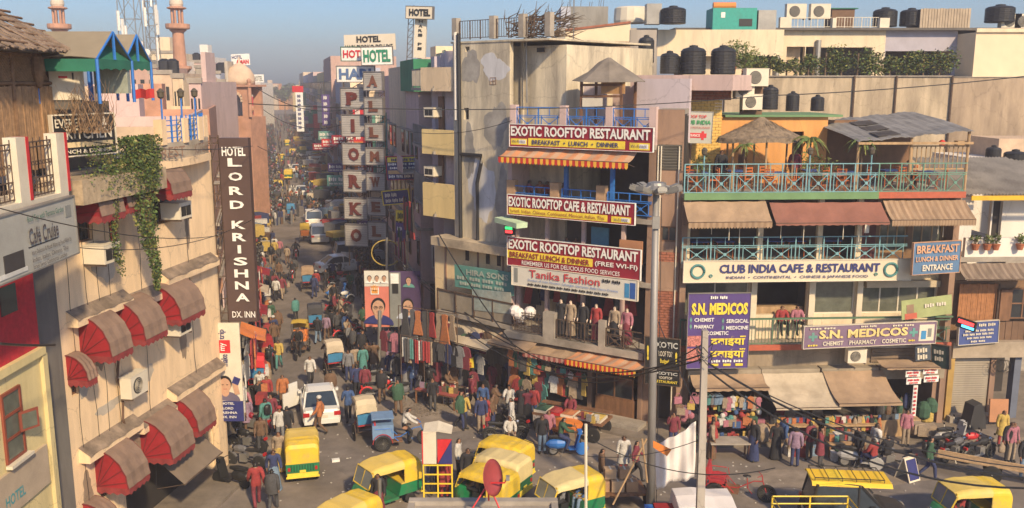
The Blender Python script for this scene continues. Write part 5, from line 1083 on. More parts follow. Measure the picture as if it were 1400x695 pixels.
sign_px('white hotel name board with blue letters, lowest above the letter columns',(461,91,112,60.4),(512,91,112,60),white,[('HARI',.06,.92,.16,.86,hb_,.04)],frame=M('grey_steel_frame',(.16,.15,.15)),fw=.05)
sign_px('white hotel board with red letters, partly behind the green lettered one',(467,65,83,60.2),(496,65,83,60),white,[('HOTEL',.08,1.3,.2,.8,redp,.03)],frame=M('dark_green_frame',(.03,.12,.07)),fw=.05)
sign_px('white hotel board with tall green letters',(495,65,89,59.2),(537,64,88,59),white,[('HOTEL',.06,.94,.14,.86,flat('hotel_green',(.02,.22,.12)),.04)],frame=M('grey_steel_frame',(1,1,1)),fw=.04)
sign_px('wide cream hotel board behind and above the green lettered one',(471,47,70,63),(541,47,68,62.5),M('cream_board_face',(.62,.56,.46),var=.06),[('HOTEL',.25,.72,.5,.9,blackl,.04),('HARI PIORKO DELUXE',.02,.95,.06,.36,blackl,.02)])
sign_px('topmost small hotel board at the peak of the skyline sign',(555,8,25,61),(591,10,26,60.5),M('cream_board_face',(1,1,1)),[('HOTEL',.12,.93,.2,.8,blackl,.05)],frame=M('grey_steel_frame',(1,1,1)),fw=.03,t=.3)
vs_=sign_px('narrow vertical hotel board directly under the topmost skyline board',(565,26,79,61.2),(581,26,80,61.1),M('cream_board_face',(1,1,1)),[(c_,.35,.7,.90-i*.115,.97-i*.115,blackl,.03) for i,c_ in enumerate('HARI PI') if c_ != ' '],t=.25)
m=MB()
for x in (-.45,-.1): m.tube([(x,.1,-.5),(x,.1,3.2)],.03,4)
for k in range(8): m.tube([(-.45,.1,k*.42),(-.1,.1,k*.42+.4)],.02,4); m.tube([(-.45,.1,k*.42),(-.1,.1,k*.42)],.02,4)
m.build('lattice_frame',rust,vs_)
# ================================================================ GENERIC street houses on both sides, far down the street
hmats=[cream,yellowp,greyp,pinkp,orangep,bluep,whitep,sandl,brownp,M('ochre_plaster',(.50,.34,.17),streak=1,var=.2,dirt=(.26,.18,.1),dirt_amt=.4),M('rose_plaster',(.50,.33,.27),streak=1,var=.2,dirt=(.26,.2,.16),dirt_amt=.4)]
signcols=[redp,navy,white,gold,greenc,bluepn,orange,purple,offw,teal,maroon]
winme={}
def house(label,A,B,depth,h,mat,side,seed,trim=None,group=None,storey=3.2,shopc=None,balc=True):
    rnd=random.Random(seed); f=Fac(A,B); r=thing('street_house',label,'building',tuple(f.A),f.rz,group); L=f.L
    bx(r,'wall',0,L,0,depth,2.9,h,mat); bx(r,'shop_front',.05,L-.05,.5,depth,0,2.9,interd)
    for k in range(max(2,int(L/3))+1): x=min(L-.3,k*L/max(2,int(L/3))); bx(r,'pier',x,x+.3,.1,.5,0,2.9,mat)
    ns=int((h-2.9)/storey); nw=max(2,int(L/1.9)); ww=L/nw
    key=(round(ww,2),)
    if key not in winme:
        m=MB(); a=ww*.22; b=ww*.72; m.box(a,b,-.06,-.02,0,1.5,0); m.box(a+.06,(a+b)/2-.03,-.065,-.055,.06,1.44,1); m.box((a+b)/2+.03,b-.06,-.065,-.055,.06,1.44,1); m.box(a-.08,b+.08,-.35,.0,1.55,1.63,2)
        winme[key]=m.mesh('window',[wood,winglass,conc])
    for s in range(ns):
        z=2.9+storey*s
        bx(r,'ledge',-.02,L+.02,-.22,0,z-.02,z+.16,trim or conc)
        for k in range(nw):
            if rnd.random()<.82: inst('window',winme[key],r,(k*ww,0,z+.95))
        if balc and rnd.random()<.55:
            a=rnd.uniform(0,L*.4); b=min(L,a+rnd.uniform(2.5,4)); bx(r,'balcony_slab',a,b,-1.0,0,z+.1,z+.22,conc); bx(r,'balcony_parapet',a,b,-1.0,-.93,z+.22,z+1.1,rnd.choice([mat,rust,cream2,trim or conc]))
    # end wall towards the camera: small windows
    x=L+.001 if side>0 else-.041
    for s in range(ns):
        bx(r,'end_ledge',x-.08,x+.12,.02,depth,2.88+storey*s,3.02+storey*s,trim or conc)
        for k in range(3):
            if rnd.random()<.8: y=depth*(.1+.28*k); m=MB(); m.box(x-.02,x+.06,y,y+1.1,3.8+storey*s,5.2+storey*s); o=m.build('window',wood if rnd.random()<.5 else whitep,r); m=MB(); m.box(x-.03,x+.07,y+.1,y+1.0,3.9+storey*s,5.1+storey*s); m.build('pane',winglass,o)
    bx(r,'parapet',0,L,0,.18,h,h+.8,mat); bx(r,'parapet',(L-.18) if side>0 else 0,L if side>0 else .18,.18,depth,h,h+.8,mat)
    if rnd.random()<.8: a=rnd.uniform(.5,max(.6,L-3)); bx(r,'stair_head',a,a+2.4,depth*.3,depth*.3+2.5,h,h+2.3,mat if rnd.random()<.6 else rnd.choice(hmats))
    return r,f
X_at=lambda Y,side: (-4.25-.248*(Y-46.4)) if side>0 else (-11.6-.275*(min(Y,230)-33.3)-.262*max(0,Y-230))
def frontage(side,Y0,Y1,set=0):
    sgn=1 if side>0 else-1
    near=Vector((X_at(Y0,side)+sgn*set,Y0,0)); far=Vector((X_at(Y1,side)+sgn*set,Y1,0))
    return (far,near) if side>0 else (near,far)
zt_px=lambda py,Y: at(700,py,Y).z
R_=[  # right row: (Y0, Y1, top py, material, label)
 (53.4,59,126,pinkp,'green topped house directly behind the corner balconies'),
 (59.2,68,108,cream2,'grey house that carries the tall letter columns'),
 (68.2,80,118,pinkp,'dull pink house just beyond the tall letter columns'),
 (80.2,93,128,cream,'cream house behind the letter columns, second beyond the pink one'),
 (93.2,108,144,orangep,'orange walled house rising left of the letter columns'),
 (108.2,124,119,cream2,'pale cream house with a flat roof beyond the orange one'),
 (124.2,142,116,bluep,'bluish house with shop boards on its roof beyond the pale cream one'),
 (142.2,166,84,M('rose_plaster',(1,1,1)),'tall rose coloured block standing above the right side of the far street'),
 (166.2,195,105,yellowp,'hazy yellow block beyond the tall rose one'),(195.2,230,108,greyp,'hazy grey block far along the right side of the street'),
 (230.2,275,103,pinkp,'very hazy pink block near the far right end of the street'),(275.2,330,106,bluep,'very hazy blue grey block near the end of the street on the right'),(330.2,400,102,cream,'last block visible on the right side of the hazy street')]
for i,(Y0,Y1,py,mt,lb) in enumerate(R_):
    A_,B_=frontage(1,Y0,Y1,(.6 if i<2 else random.Random(i).uniform(0,1.2))); house(lb,A_,B_,10 if i else 6,zt_px(py,Y0),mt,1,40+i)
L_=[(35,44,202,sandl,'low sandstone coloured house directly behind the brown hotel sign'),(44.2,55,182,pinkp,'low pinkish house beyond the brown hotel sign'),(55.2,68,168,sandst,'red sandstone house before the domed gate'),
 (68.2,82,160,cream,'cream house before the domed gate'),(110,128,120,M('ochre_plaster',(1,1,1)),'ochre house just beyond the domed gate'),(128.2,150,112,pinkp,'hazy pink house beyond the domed gate'),(150.2,180,108,greyp,'hazy grey house far along the left side'),(180.2,220,105,cream,'very hazy cream block far along the left side'),(220.2,270,108,bluep,'very hazy bluish block far along the left side'),(270.2,330,104,pinkp,'faint pink block near the left end of the street'),(330.2,400,106,greyp,'last grey block on the left side of the hazy street')]
for i,(Y0,Y1,py,mt,lb) in enumerate(L_):
    A_,B_=frontage(-1,Y0,Y1,random.Random(i+5).uniform(.2,1.0)); house(lb,A_,B_,10,zt_px(py,Y0),mt,-1,80+i)
A_,B_=frontage(1,53.4,59,.6); fG=Fac(A_,B_); t=thing('green_upper_storey','green painted upper storey with a grilled white balcony behind the corner balconies','building',tuple(fG.A),fG.rz); gw=M('green_wall_paint',(.03,.20,.10),var=.3,dirt=(.1,.2,.12),dirt_amt=.4)
z0,z1=zt_px(126,53.4)+.02,zt_px(81,53.4); bx(t,'wall',0,fG.L+.3,-.3,10,z0,z1,gw); x=fG.L+.31
bx(t,'balcony_box',x,x+.25,.5,2.4,z0+.1,z0+.5,bluep); slats(t,'grille_bar',x+.05,x+.25,0,1,0,1,rust)
bx(t,'balcony_grille',x+.15,x+.2,.5,2.4,z0+.5,z1-.6,M('pale_grille',(.35,.37,.4),var=.6,scale=9))
# protruding signs along the far street
ssg=[]
rs=random.Random(5)
words=[(0,)*q for q in (5,4,3,4,5,4,5,4,5,5)]
nm={id(redp): 'red',id(navy): 'navy',id(white): 'white',id(gold): 'yellow',id(greenc): 'green',id(bluepn): 'blue',id(orange): 'orange',id(purple): 'purple',id(offw): 'cream',id(teal): 'teal',id(maroon): 'maroon'}
used_l={}
def uniq(lb,grp,alts=()):
    return lb
for side in (1,-1):
    Y=62 if side>0 else 95
    while Y<300:
        c_=rs.choice(signcols); c_=maroon if c_ is gold and Y>66 else c_; vert=rs.random()<.5; w_,h_=(rs.uniform(.8,1.3),rs.uniform(2.5,5)) if vert else (rs.uniform(1.6,3),rs.uniform(.7,1.4))
        x=X_at(Y,side); z=rs.uniform(3.2,9.5) if side>0 else rs.uniform(3.5,7)
        x0=x-w_-.3 if side>0 else x+.3
        near='near the letter columns' if Y<80 else 'in the middle distance' if Y<150 else 'in the haze'
        t=thing('shop_sign','%s %s signboard projecting over the %s side of the street %s' % (('tall' if vert else 'wide'),nm[id(c_)],'right' if side>0 else 'left',near),'sign',(x0,Y,z),0,'signboards projecting over the far street')
        ink=white if c_ not in (white,offw,gold) else rs.choice([redp,navy,blackl])
        wd=rs.choice(words)
        tx=[('~1',.25,.8,1-(k+1)/len(wd)+.04,1-k/len(wd)-.04,ink) for k in range(len(wd))] if vert else [('~2',.08,.95,.45,.8,ink),('~4',.1,.95,.15,.32,ink)]
        if Y>150: tx=[]
        sign_board(t,w_,h_,.15,c_,tx); Y += rs.uniform(2.2,6)*(1+Y/150)
sign_px('white hotel board with red letters on the roofs left of the street, far skyline',(317,74,90,95),(342,74,89,95),white,[('HOTEL',.05,.6,.58,.88,navy,.02),('AMAN',.25,.95,.12,.5,redp,.05)])
sign_px('small hazy white hotel board above the left end of the street',(346,102,113,120),(361,102,113,120),white,[('HOTEL',.1,.9,.2,.8,M('print_grey',(1,1,1)),.02)])
sign_px('tall red and blue lettered sign in the middle of the far street on the right',(406,119,180,118),(416,119,180,118),white,[('~1',.25,.8,.76-i*.1,.83-i*.1,navy) for i in range(8)],patches=((-.4,1.1,.88,1.02,redp,'red_band'),))
# ---------------------------------------------------------------- mosque: minarets, domed gate
def minaret(label,px,Y,ytop,r):
    p=at(px,115,Y); t=thing('minaret',label,'minaret',(p.x,Y,0)); z=lambda py: at(px,py,Y).z
    def L1(nm,pr,mt,n=16): m=MB(); m.lathe((0,0,0),pr,n); return m.build(nm,mt,t)
    L1('shaft',[(r*1.35,0),(r*1.35,z(150)),(r*1.25,z(100)),(r*1.6,z(97)),(r*1.9,z(94)),(r*1.9,z(91)),(r*1.1,z(90)),(r*.95,z(45)),(r*1.5,z(41))],sandst)
    L1('gallery',[(r*1.9,z(40)),(r*2.0,z(38.5)),(r*2.0,z(33)),(r*1.85,z(33)),(r*1.85,z(37))],sandst)
    for k in range(8):
        a=k*pi/4; m=MB(); m.tube([(r*.9*cos(a),r*.9*sin(a),z(38)),(r*.9*cos(a),r*.9*sin(a),z(13))],r*.2,6); m.build('column',sandst,t)
    L1('eave',[(r*.9,z(14)),(r*1.6,z(12)),(r*1.6,z(10.5)),(r*1.0,z(9))],sandst)
    L1('dome',[(r*1.0,z(9.5)),(r*1.15,z(6)),(r*1.1,z(2)),(r*.8,z(-3)),(r*.35,z(-7)),(r*.06,z(-12))],M('white_marble_dome',(.6,.52,.42),var=.1))
minaret('full red sandstone minaret standing clear above the roofs',248,100,0,.62); minaret('minaret whose gallery just clears the khaki tent roof',88,104,0,.62)
p=at(319,115,92)
t=thing('domed_gate','red sandstone gate pavilion with a pale dome left of the street','gate',(p.x,92,0),-.24); z=lambda py: at(328,py,92).z
bx(t,'base_wall',-2.2,1.7,0,3,0,z(160),sandst)
m=MB(); wallmesh(m,-1.7,1.7,z(160),z(118),0,.4,[(-.85,.85,z(159),z(130))]); m.build('arch_wall',sandst,t); m=MB(); wallmesh(m,-1.7,1.7,z(160),z(118),2.2,.4,[(-.85,.85,z(159),z(130))]); m.build('arch_wall',sandst,t)
bx(t,'eave',-2.0,2.0,-.3,2.9,z(119),z(116),sandst); m=MB(); m.lathe((0,1.3,z(116)),[(1.45,0),(1.5,.4),(1.4,1.0),(1.05,1.55),(.55,1.95),(.12,2.15),(.05,2.7)],20); m.build('dome',sandl,t,smooth=True)
m=MB()
for k in range(11): a=pi*k/10; m.cbox((.85*cos(a),-.04,z(131)+.85*sin(a)*1.0-.5),(.22,.1,.22),ry=-a); 
m.build('arch_stone',sandl,t)
for s in (-1.75,1.75): m=MB(); m.tube([(s,-.05,z(160)),(s,-.05,z(112))],.18,8); m.ball((s,-.05,z(111)),.25,8); m.build('turret',sandst,t)
t=thing('mosque_wall','long red sandstone wall with small arches beside the domed gate','wall',(at(248,115,100).x,100,0),-.05); m=MB(); wallmesh(m,0,7.5,0,zt_px(150,100),0,.6,[(k*1.5+.3,k*1.5+1.1,4,7.5) for k in range(5)]+[(k*1.5+.3,k*1.5+1.1,8.6,10.5) for k in range(5)]); m.build('wall',sandst,t); bx(t,'core',0,7.5,1.5,4,0,11,interd)
for k in range(6): m=MB(); m.ball((k*1.5,.3,zt_px(149,100)),.35,8); m.build('battlement',sandst,t)
# telecom masts
def mast(label,px,Y,y0,w,dishes):
    p=at(px,115,Y); t=thing('telecom_mast',label,'mast',(p.x,Y,10)); h=at(px,y0,Y).z-10; m=MB(); cs=[(-w,-w),(w,-w),(w,w),(-w,w)]
    for x,y in cs: m.tube([(x,y,0),(x*.75,y*.75,h)],.05,4)
    n=int(h/(w*2.2))+1
    for k in range(n):
        z0,z1=h*k/n,h*(k+1)/n; s0=1-.25*k/n; s1=1-.25*(k+1)/n
        for q in range(4):
            a,b=cs[q],cs[(q+1) % 4]; m.tube([(a[0]*s0,a[1]*s0,z0),(b[0]*s1,b[1]*s1,z1)],.03,4); m.tube([(a[0]*s1,a[1]*s1,z1),(b[0]*s1,b[1]*s1,z1)],.03,4)
    m.build('lattice',steel,t)
    for k in range(dishes):
        z_=h*(.35+.6*random.random()); a=random.uniform(2.6,6.6); m=MB(); m.box(-.12,.12,-.08,.08,-.9,.9); o=m.build('antenna',white,t); o.location=(w*1.15*cos(a),w*1.15*sin(a),z_); o.rotation_euler.z=a
    for k in range(2): m=MB(); m.lathe((0,0,0),[(.35,-.1),(.4,.05),(.05,.1)],12,axis='Y'); o=m.build('dish',white,t); o.location=(w*random.uniform(-1,1),-w*1.2,h*random.uniform(.4,.8))
mast('wide lattice telecom mast behind the green tents',184,88,-6,1.0,7); mast('slim lattice telecom mast between the wide one and the minaret',213,92,-14,.55,9)
# low-rise skyline on the left: many roof blocks
rk=random.Random(3); k=0
ads=['with a stair head','with a flat roof','with tanks on its roof','with a bare parapet']
for (pxa,pxb,pyt,Y,mt,tone) in ((200,240,72,118,cream2,'cream'),(222,252,84,112,whitep,'white'),(255,285,85,116,pinkp,'pink'),(268,300,92,108,greyp,'grey'),(262,290,78,150,whitep,'small white'),(285,312,88,140,cream,'pale cream'),(292,322,100,104,bluep,'bluish'),(275,296,108,96,yellowp,'yellow'),(296,318,112,90,greyp,'low grey'),(176,215,92,84,M('rose_plaster',(1,1,1)),'rose'),(205,235,100,76,sandl,'sandstone'),(236,262,105,70,cream,'low cream'),(258,282,112,62,pinkp,'low pink'),(300,322,96,125,pinkp,'narrow pink'),(130,180,80,100,greyp,'grey backdrop')):
    a=at(pxa,115,Y); b=at(pxb,115,Y); h=at(pxa,pyt,Y).z; t=thing('roof_block','%s rooftop block %s on the left skyline' % (tone,ads[k % 4]),'building',(a.x,Y,0)); W=b.x-a.x
    W=max(.8,min(W,X_at(Y+8,-1)-1.5-a.x)); bx(t,'wall',0,W,0,8,0,h,mt); bx(t,'parapet',-.1,W+.1,-.1,.1,h-.1,h+.25,conc)
    for q in range(3):
        for j in range(3): x=W*(.12+.3*q); z_=h-1.6-2.6*j; m=MB(); m.box(x,x+W*.14,-.03,.02,z_-.6,z_+.5); m.build('window',winglass,t)
    if k % 4==0: bx(t,'stair_head',W*.3,W*.7,2,4,h,h+2,mt)
    if k % 4==2:
        for q in range(2): m=MB(); m.lathe((W*(.3+.4*q),2,h),[(.5,0),(.5,1),(.2,1.2)],10); m.build('roof_tank',tankm,t)
    k += 1
# far ends: skyline blocks beyond and a far tree
for i in range(26):
    Y=rk.uniform(240,460); px=rk.uniform(250,560); 
    if 332<px<445: Y=470+i*3
    a=at(px,115,Y); h=11+rk.uniform(0,5); t=thing('distant_house','pale house lost in the haze beyond the far roofs','building',(a.x,Y,0),rk.uniform(-.3,.3),'faint houses on the hazy horizon'); m=MB(); w_=rk.uniform(8,16); m.box(0,w_,0,10,0,h); m.box(w_*.3,w_*.6,2,6,h,h+2.4); m.build('wall',rk.choice(hmats),t)
def tree(label,P,h,r,n,lm,sz=.22):
    t=thing('tree',label,'tree',tuple(P)); m=MB(); m.tube([(0,0,0),(.1,0,h*.35),(0,.1,h*.6)],[.3,.22,.12],7)
    for k in range(6): a=k*1.05; m.tube([(0,0,h*.45),(r*.6*cos(a),r*.6*sin(a),h*.75)],[.12,.03],5)
    m.build('trunk',bark,t); m=MB()
    for k in range(12):
        a=random.uniform(0,2*pi); q=random.uniform(0,.75); leaves(m,(r*q*cos(a),r*q*sin(a),h*random.uniform(.6,.95)),r*random.uniform(.3,.5),n // 12,sz)
    m.build('crown',lm,t); return t
tree('hazy dark tree standing at the far end of the street',(at(388,115,440).x,440,0),14,6,2000,[leafd,leafm],.6)
# ================================================================ BACKGROUND right: compound wall and big roof building
YW=54.0
def wx(px,py=150,Y=YW): return at(px,py,Y).x
def wz(py,Y=YW,px=1150): return at(px,py,Y).z
t=thing('compound_wall','long weathered tan concrete wall behind the rooftop restaurant','wall',(0,YW,0))
xs=[wx(990),wx(1165),wx(1222),wx(1298),wx(1460)]
for i in range(4):
    bx(t,'wall_panel',xs[i]+.02,xs[i+1]-.02,(0 if i % 2 else .03),.5,0,wz(105 if i<3 else 107),wallc if i<3 else M('browner_wall',(.40,.31,.22),streak=1,var=.3,dirt=(.2,.15,.11),dirt_amt=.6))
bx(t,'coping',xs[0],xs[3],-.08,.6,wz(105),wz(103.5),conc); bx(t,'floor',xs[0],xs[4],.5,8,wz(106),wz(105),conc)
m=MB()
for x in (xs[1],xs[3],wx(1222)): m=MB(); m.tube([(x,-.08,6),(x,-.08,wz(104))],.06,6); m.build('drain_pipe',rust,t)
YB=59.0
t=thing('terrace_building','long pale building with planted terraces along the top right','building',(0,YB,0)); bX=lambda px: at(px,80,YB).x; bZ=lambda py: at(1150,py,YB).z
rr=bZ(42); hz0=bZ(107)
holes=[(bX(1075),bX(1100),hz0,bZ(64)),(bX(1101),bX(1114),hz0,bZ(64)),(bX(1121),bX(1192),hz0,bZ(65)),(bX(1025),bX(1060),bZ(95),bZ(70))]
m=MB(); wallmesh(m,bX(935),bX(1209),hz0,rr,0,.4,holes); m.build('wall',cream2,t); bx(t,'back_wall',bX(935),bX(1320),3.2,3.4,hz0,rr,M('shaded_wall',(.10,.09,.085)))  # shade behind the openings is put into the back wall's dark colour
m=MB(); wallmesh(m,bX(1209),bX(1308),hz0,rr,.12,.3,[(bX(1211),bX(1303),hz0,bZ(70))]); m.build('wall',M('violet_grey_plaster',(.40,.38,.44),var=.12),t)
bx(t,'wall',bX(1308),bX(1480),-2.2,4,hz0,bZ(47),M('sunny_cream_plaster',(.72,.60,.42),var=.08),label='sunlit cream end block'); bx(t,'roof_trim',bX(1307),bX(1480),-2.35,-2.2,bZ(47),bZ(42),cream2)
bx(t,'roof_slab',bX(920),bX(1460),-.4,6,rr,rr+.15,darkc); bx(t,'inner_pier',bX(1076),bX(1099),.8,1.0,hz0,bZ(64),cream)
m=MB()
for px in (1062,1117): m=MB(); m.tube([(bX(px),-.15,hz0),(bX(px),-.15,bZ(55))],.16,8); m.build('drain_pipe',steel,t)
bx(t,'roof_pier',bX(1063),bX(1078),-.2,.2,rr+.15,bZ(24),offw); bx(t,'roof_pier',bX(1134),bX(1139),-.2,.2,rr+.15,bZ(25),offw); bx(t,'roof_pier',bX(1198),bX(1211),-.2,.2,rr+.15,bZ(25),offw)
railing(t,bX(1079),bX(1133),rr+.15,bZ(24),0,6,offw,'bars'); railing(t,bX(1140),bX(1198),rr+.15,bZ(24),0,5,offw,'bars')
m=MB(); wallmesh(m,bX(895),bX(1064),rr-1.6,rr,-1.0,.3,[]); m.build('wall',cream2,t); bx(t,'wall',bX(760),bX(895),-1,0,0,bZ(40),M('cement_wall',(.36,.32,.28),streak=1,var=.3))
for i,(px,yb,w) in enumerate(((1077,25,0),(1110,25,0),(1040,30,1),(1384,30,1),(1402,30,1))):
    ac_unit(['split unit with a round fan, left of the pair on the top right roof','split unit with a round fan, right of the pair on the top right roof','grey cooling unit behind the white roof rail','split unit at the far right of the skyline','split unit cut by the right edge on the skyline'][i],Vector((bX(px+12),YB+1,bZ(yb))) if i<2 else Vector((bX(px),YB+1,rr+.15)),0,'split',1.55)
# brick wall, cream parapet, water tower, tanks at the centre skyline
YC=50.0; cX=lambda px,py=80: at(px,py,YC).x; cZ=lambda py: at(810,py,YC).z
t=thing('brick_wall','long pale brick wall above the pink roof terrace','wall',(0,YC,0)); bx(t,'core',cX(752),cX(862),.1,.5,8,cZ(57),mortar); bricks(t,cX(752),cX(862),cZ(86),cZ(57),.0,brickm2,.27,.12,290); bx(t,'plaster_wall',cX(752),cX(862),.0,.1,8,cZ(86),sandl); 
slats(t,'baluster',cX(862),cX(893),cZ(101),cZ(86),-.3,14,conc,t=.1,horiz=False,gap=.4); bx(t,'grey_wall',cX(861),cX(897),.0,.3,cZ(100),cZ(41),M('cement_wall',(1,1,1)))
t=thing('roof_parapet','sloping sunlit cream parapet wall on the centre skyline','wall',(0,YC+3,0)); q=lambda px,py: at(px,py,YC+3)
m=MB(); a=[q(773,57),q(862,57),q(862,32),q(773,43)]; m.ext([(v.x,0,v.z) for v in a],(0,.4,0)); m.build('wall',M('sunny_cream_plaster',(1,1,1)),t); m=MB(); m.ext([(a[3].x,-.08,a[3].z),(a[2].x,-.08,a[2].z),(a[2].x,-.08,a[2].z+.12),(a[3].x,-.08,a[3].z+.12)],(0,.6,0)); m.build('coping',brickm,t)
t=thing('concrete_water_tower','bare grey concrete box on the roofs with rusty rods standing on top','roof structure',(at(767,40,62).x,62,0)); W=at(831,40,62).x-at(767,40,62).x; h=at(800,9,62).z
bx(t,'tank_wall',0,W,0,3.2,0,h,M('raw_concrete',(.27,.26,.24),var=.25,dirt=(.16,.15,.14),dirt_amt=.5,streak=1)); bx(t,'side_wall',-.01,W*.2,-.02,3,0,h-.05,bluep); m=MB()
for k in range(9): x=W*random.random(); m.tube([(x,.2,h),(x+.05,.2,h+random.uniform(.3,.9))],.02,4)
m.build('steel_rod',rust,t)
bx(t,'roof_shed',W+.1,W+1.6,1,3,h-3,h-1.1,offw); m=MB(); m.lathe((W+1.3,-2,at(845,32,60).z),[(1.1,0),(1.15,.15),(1.1,.9),(.9,1.0)],16); m.build('white_tank',offw,t)
m=MB(); m.tube([(at(784,50,52).x,52,8),(at(784,50,52).x,52,at(784,-12,52).z)],.04,5); tag(m.build('roof_pole',steel),'thin tall metal pole rising before the bare concrete box','pole')
tk=[(834+86,33,56,.85,1.35,'large black tank in front of the skyline, beside a small tin shed'),(0,0,0,0,0,'')]
def tk_px(label,px,yb,yt,wpx,Y):
    p=at(px,yb,Y); r=abs(at(px+wpx/2,yb,Y).x-p.x); h=at(px,yt,Y).z-p.z; return tank(label,p,r,h)
tk_px('wide black tank alone on the centre skyline',920,33,9,35,57); tk_px('black tank standing by the grey wall above the pink terrace',883,86,49,22,48); tk_px('small black tank, leftmost of the three above the pink parapet',915,101,71,26,44)
tk_px('middle black tank of the three above the pink parapet',947,102,63,35,44); tk_px('right black tank of the three above the pink parapet',988,102,63,34,44)
tk_px('square topped black tank on the right skyline, left of the pair',1209,37,11,32,60); tk_px('black tank on the right skyline beside the slatted crate',1245,36,12,30,60); tk_px('large black tank near the right end of the skyline',1366,31,7,38,60)
tk_px('small black tank behind the rooftop hut, leftmost against the tan wall',1052,150,117,22,50); tk_px('second small black tank against the tan wall',1083,152,126,18,50); tk_px('third small black tank against the tan wall',1117,152,131,18,50)
tk_px('black tank on the low roof at the right edge',1357,222,200,20,46); tk_px('black tank cut by the right edge above the corrugated roof',1387,226,206,30,44)
bx(thing('tin_shed','small tin shed left of the wide skyline tank','shed',(at(884,33,57).x,57,at(884,33,57).z)),'wall',0,.9,0,1,0,1.2,steel)
t=thing('generator','turquoise generator container with an orange cylinder on top','generator',(at(974,40,58).x,58,rr)); W=at(1034,40,58).x-at(974,40,58).x; zz=at(1000,11,58).z-rr
bx(t,'body',0,W,0,2,0,zz,flat('turquoise_paint',(.03,.33,.28))); m=MB(); m.tube([(.2,1,zz+.22),(1.6,1,zz+.22)],.2,12); m.build('orange_cylinder',orange,t); bx(t,'logo',.5,.75,-.02,0,zz*.55,zz*.8,white); bx(t,'vent',W*.6,W*.9,-.02,0,.2,zz*.5,blackl); bx(t,'roof_box',W+.1,W+1.2,0,1,0,zz*.9,steel)
t=thing('slatted_crate','long beige slatted cooling crate on the right skyline','crate',(at(1257,40,59).x,59,rr+.15)); W=at(1326,40,59).x-at(1257,40,59).x; bx(t,'body',0,W,.1,2,0,1.15,interd); slats(t,'slat',0,W,0,1.2,.05,18,M('beige_boards',(.42,.34,.25)),horiz=False,gap=.15)
t=thing('roof_shed','brown sheet and green roof shed behind the pair of split units','shed',(at(1136,40,62).x,62,rr+.15)); bx(t,'wall',0,1.5,0,1.5,0,1.4,M('brown_boards',(1,1,1))); bx(t,'roof',-.1,1.7,-.1,1.6,1.4,1.46,greenc)
for i,(px,yb,s) in enumerate(((1030,118,1.3),(1014,133,1.1),(1024,150,1.15))):
    p=at(px,yb,41.5); ac_unit(['outdoor air conditioner unit, topmost of the three by the yellow brick wall','middle outdoor unit of the three by the yellow brick wall','lowest outdoor unit of the three by the yellow brick wall'][i],p,.15,'split',s)
bx(thing('pipe_stand','brown board and pipes holding the three outdoor units','stand',(at(1010,200,41.6).x,41.6,10.5)),'board',0,1.0,.1,.16,0,at(1010,100,41.6).z-10.5,M('brown_boards',(1,1,1)))
# planting on the terrace
for i,px in enumerate((1030,1052,1075,1105,1128,1150,1172,1196,1216,1240,1262,1284)):
    p=at(px,103,55.2); r=random.uniform(.9,1.35) if px>1110 else random.uniform(.6,.9)
    kind=['short','bushy','dense dark','spreading'][i % 4]
    t=thing('terrace_shrub','%s green shrub, %s of the long terrace planting at the top right' % (kind,['leftmost','second','third','fourth','fifth','sixth','seventh','eighth','ninth','tenth','eleventh','rightmost'][i]),'shrub',tuple(p),0,'shrubs on the top right terrace')
    m=MB(); 
    for q in range(6): leaves(m,(random.uniform(-.6,.6)*r,random.uniform(-.2,.2),r*random.uniform(.3,1.0)),r*.5,110,.09,0,(1,.7,.9),3)
    m.build('foliage',[leafm,leafd,M('olive_leaves',(.13,.14,.035),.6,var=.5,scale=6,bump=0)],t); m=MB(); m.tube([(0,0,-.1),(0,0,r)],.05,5); m.build('stem',bark,t)
for i,(px,py,Y) in enumerate(((1002,95,45),(1018,100,45))):
    plant_pot(['leafy shrub beside the right black tank, nearer the tank','leafy shrub beside the right black tank, farther right'][i],at(px,py+4,Y),1.3,.7,n=400)
# right edge low roofs between wall and building
t=thing('low_roof_building','low white and cement roofs at the right edge behind the corrugated roof','building',(at(1334,230,47).x,47,0)); bx(t,'wall',0,9,0,5,0,wz(218,47),whitep); bx(t,'parapet',1.2,9,-1.5,-1.2,0,wz(226,45.5),conc); bx(t,'stair_head',1.6,9,1,4,0,wz(190,48),sandl); bx(t,'solar_panel',1.6,4,-.3,-.2,wz(222,47),wz(208,47),M('dark_panel',(.05,.06,.09)))
# filler roofs behind the centre buildings so no gap shows
t=thing('rear_block','plain rear block behind the pink terrace and the rooftop rooms','building',(fA.P(0,0,-8.2).x,fA.P(0,0,-8.2).y,0),fA.rz); bx(t,'wall',3,12,0,4,0,12.6,brownp)
t=thing('rear_block','plain tan rear block between the rooftop restaurant and the long tan wall','building',(fE.P(0,0,-9.1).x,fE.P(0,0,-9.1).y,0),fE.rz); bx(t,'wall',-2,13,0,5,0,11.2,brownp)
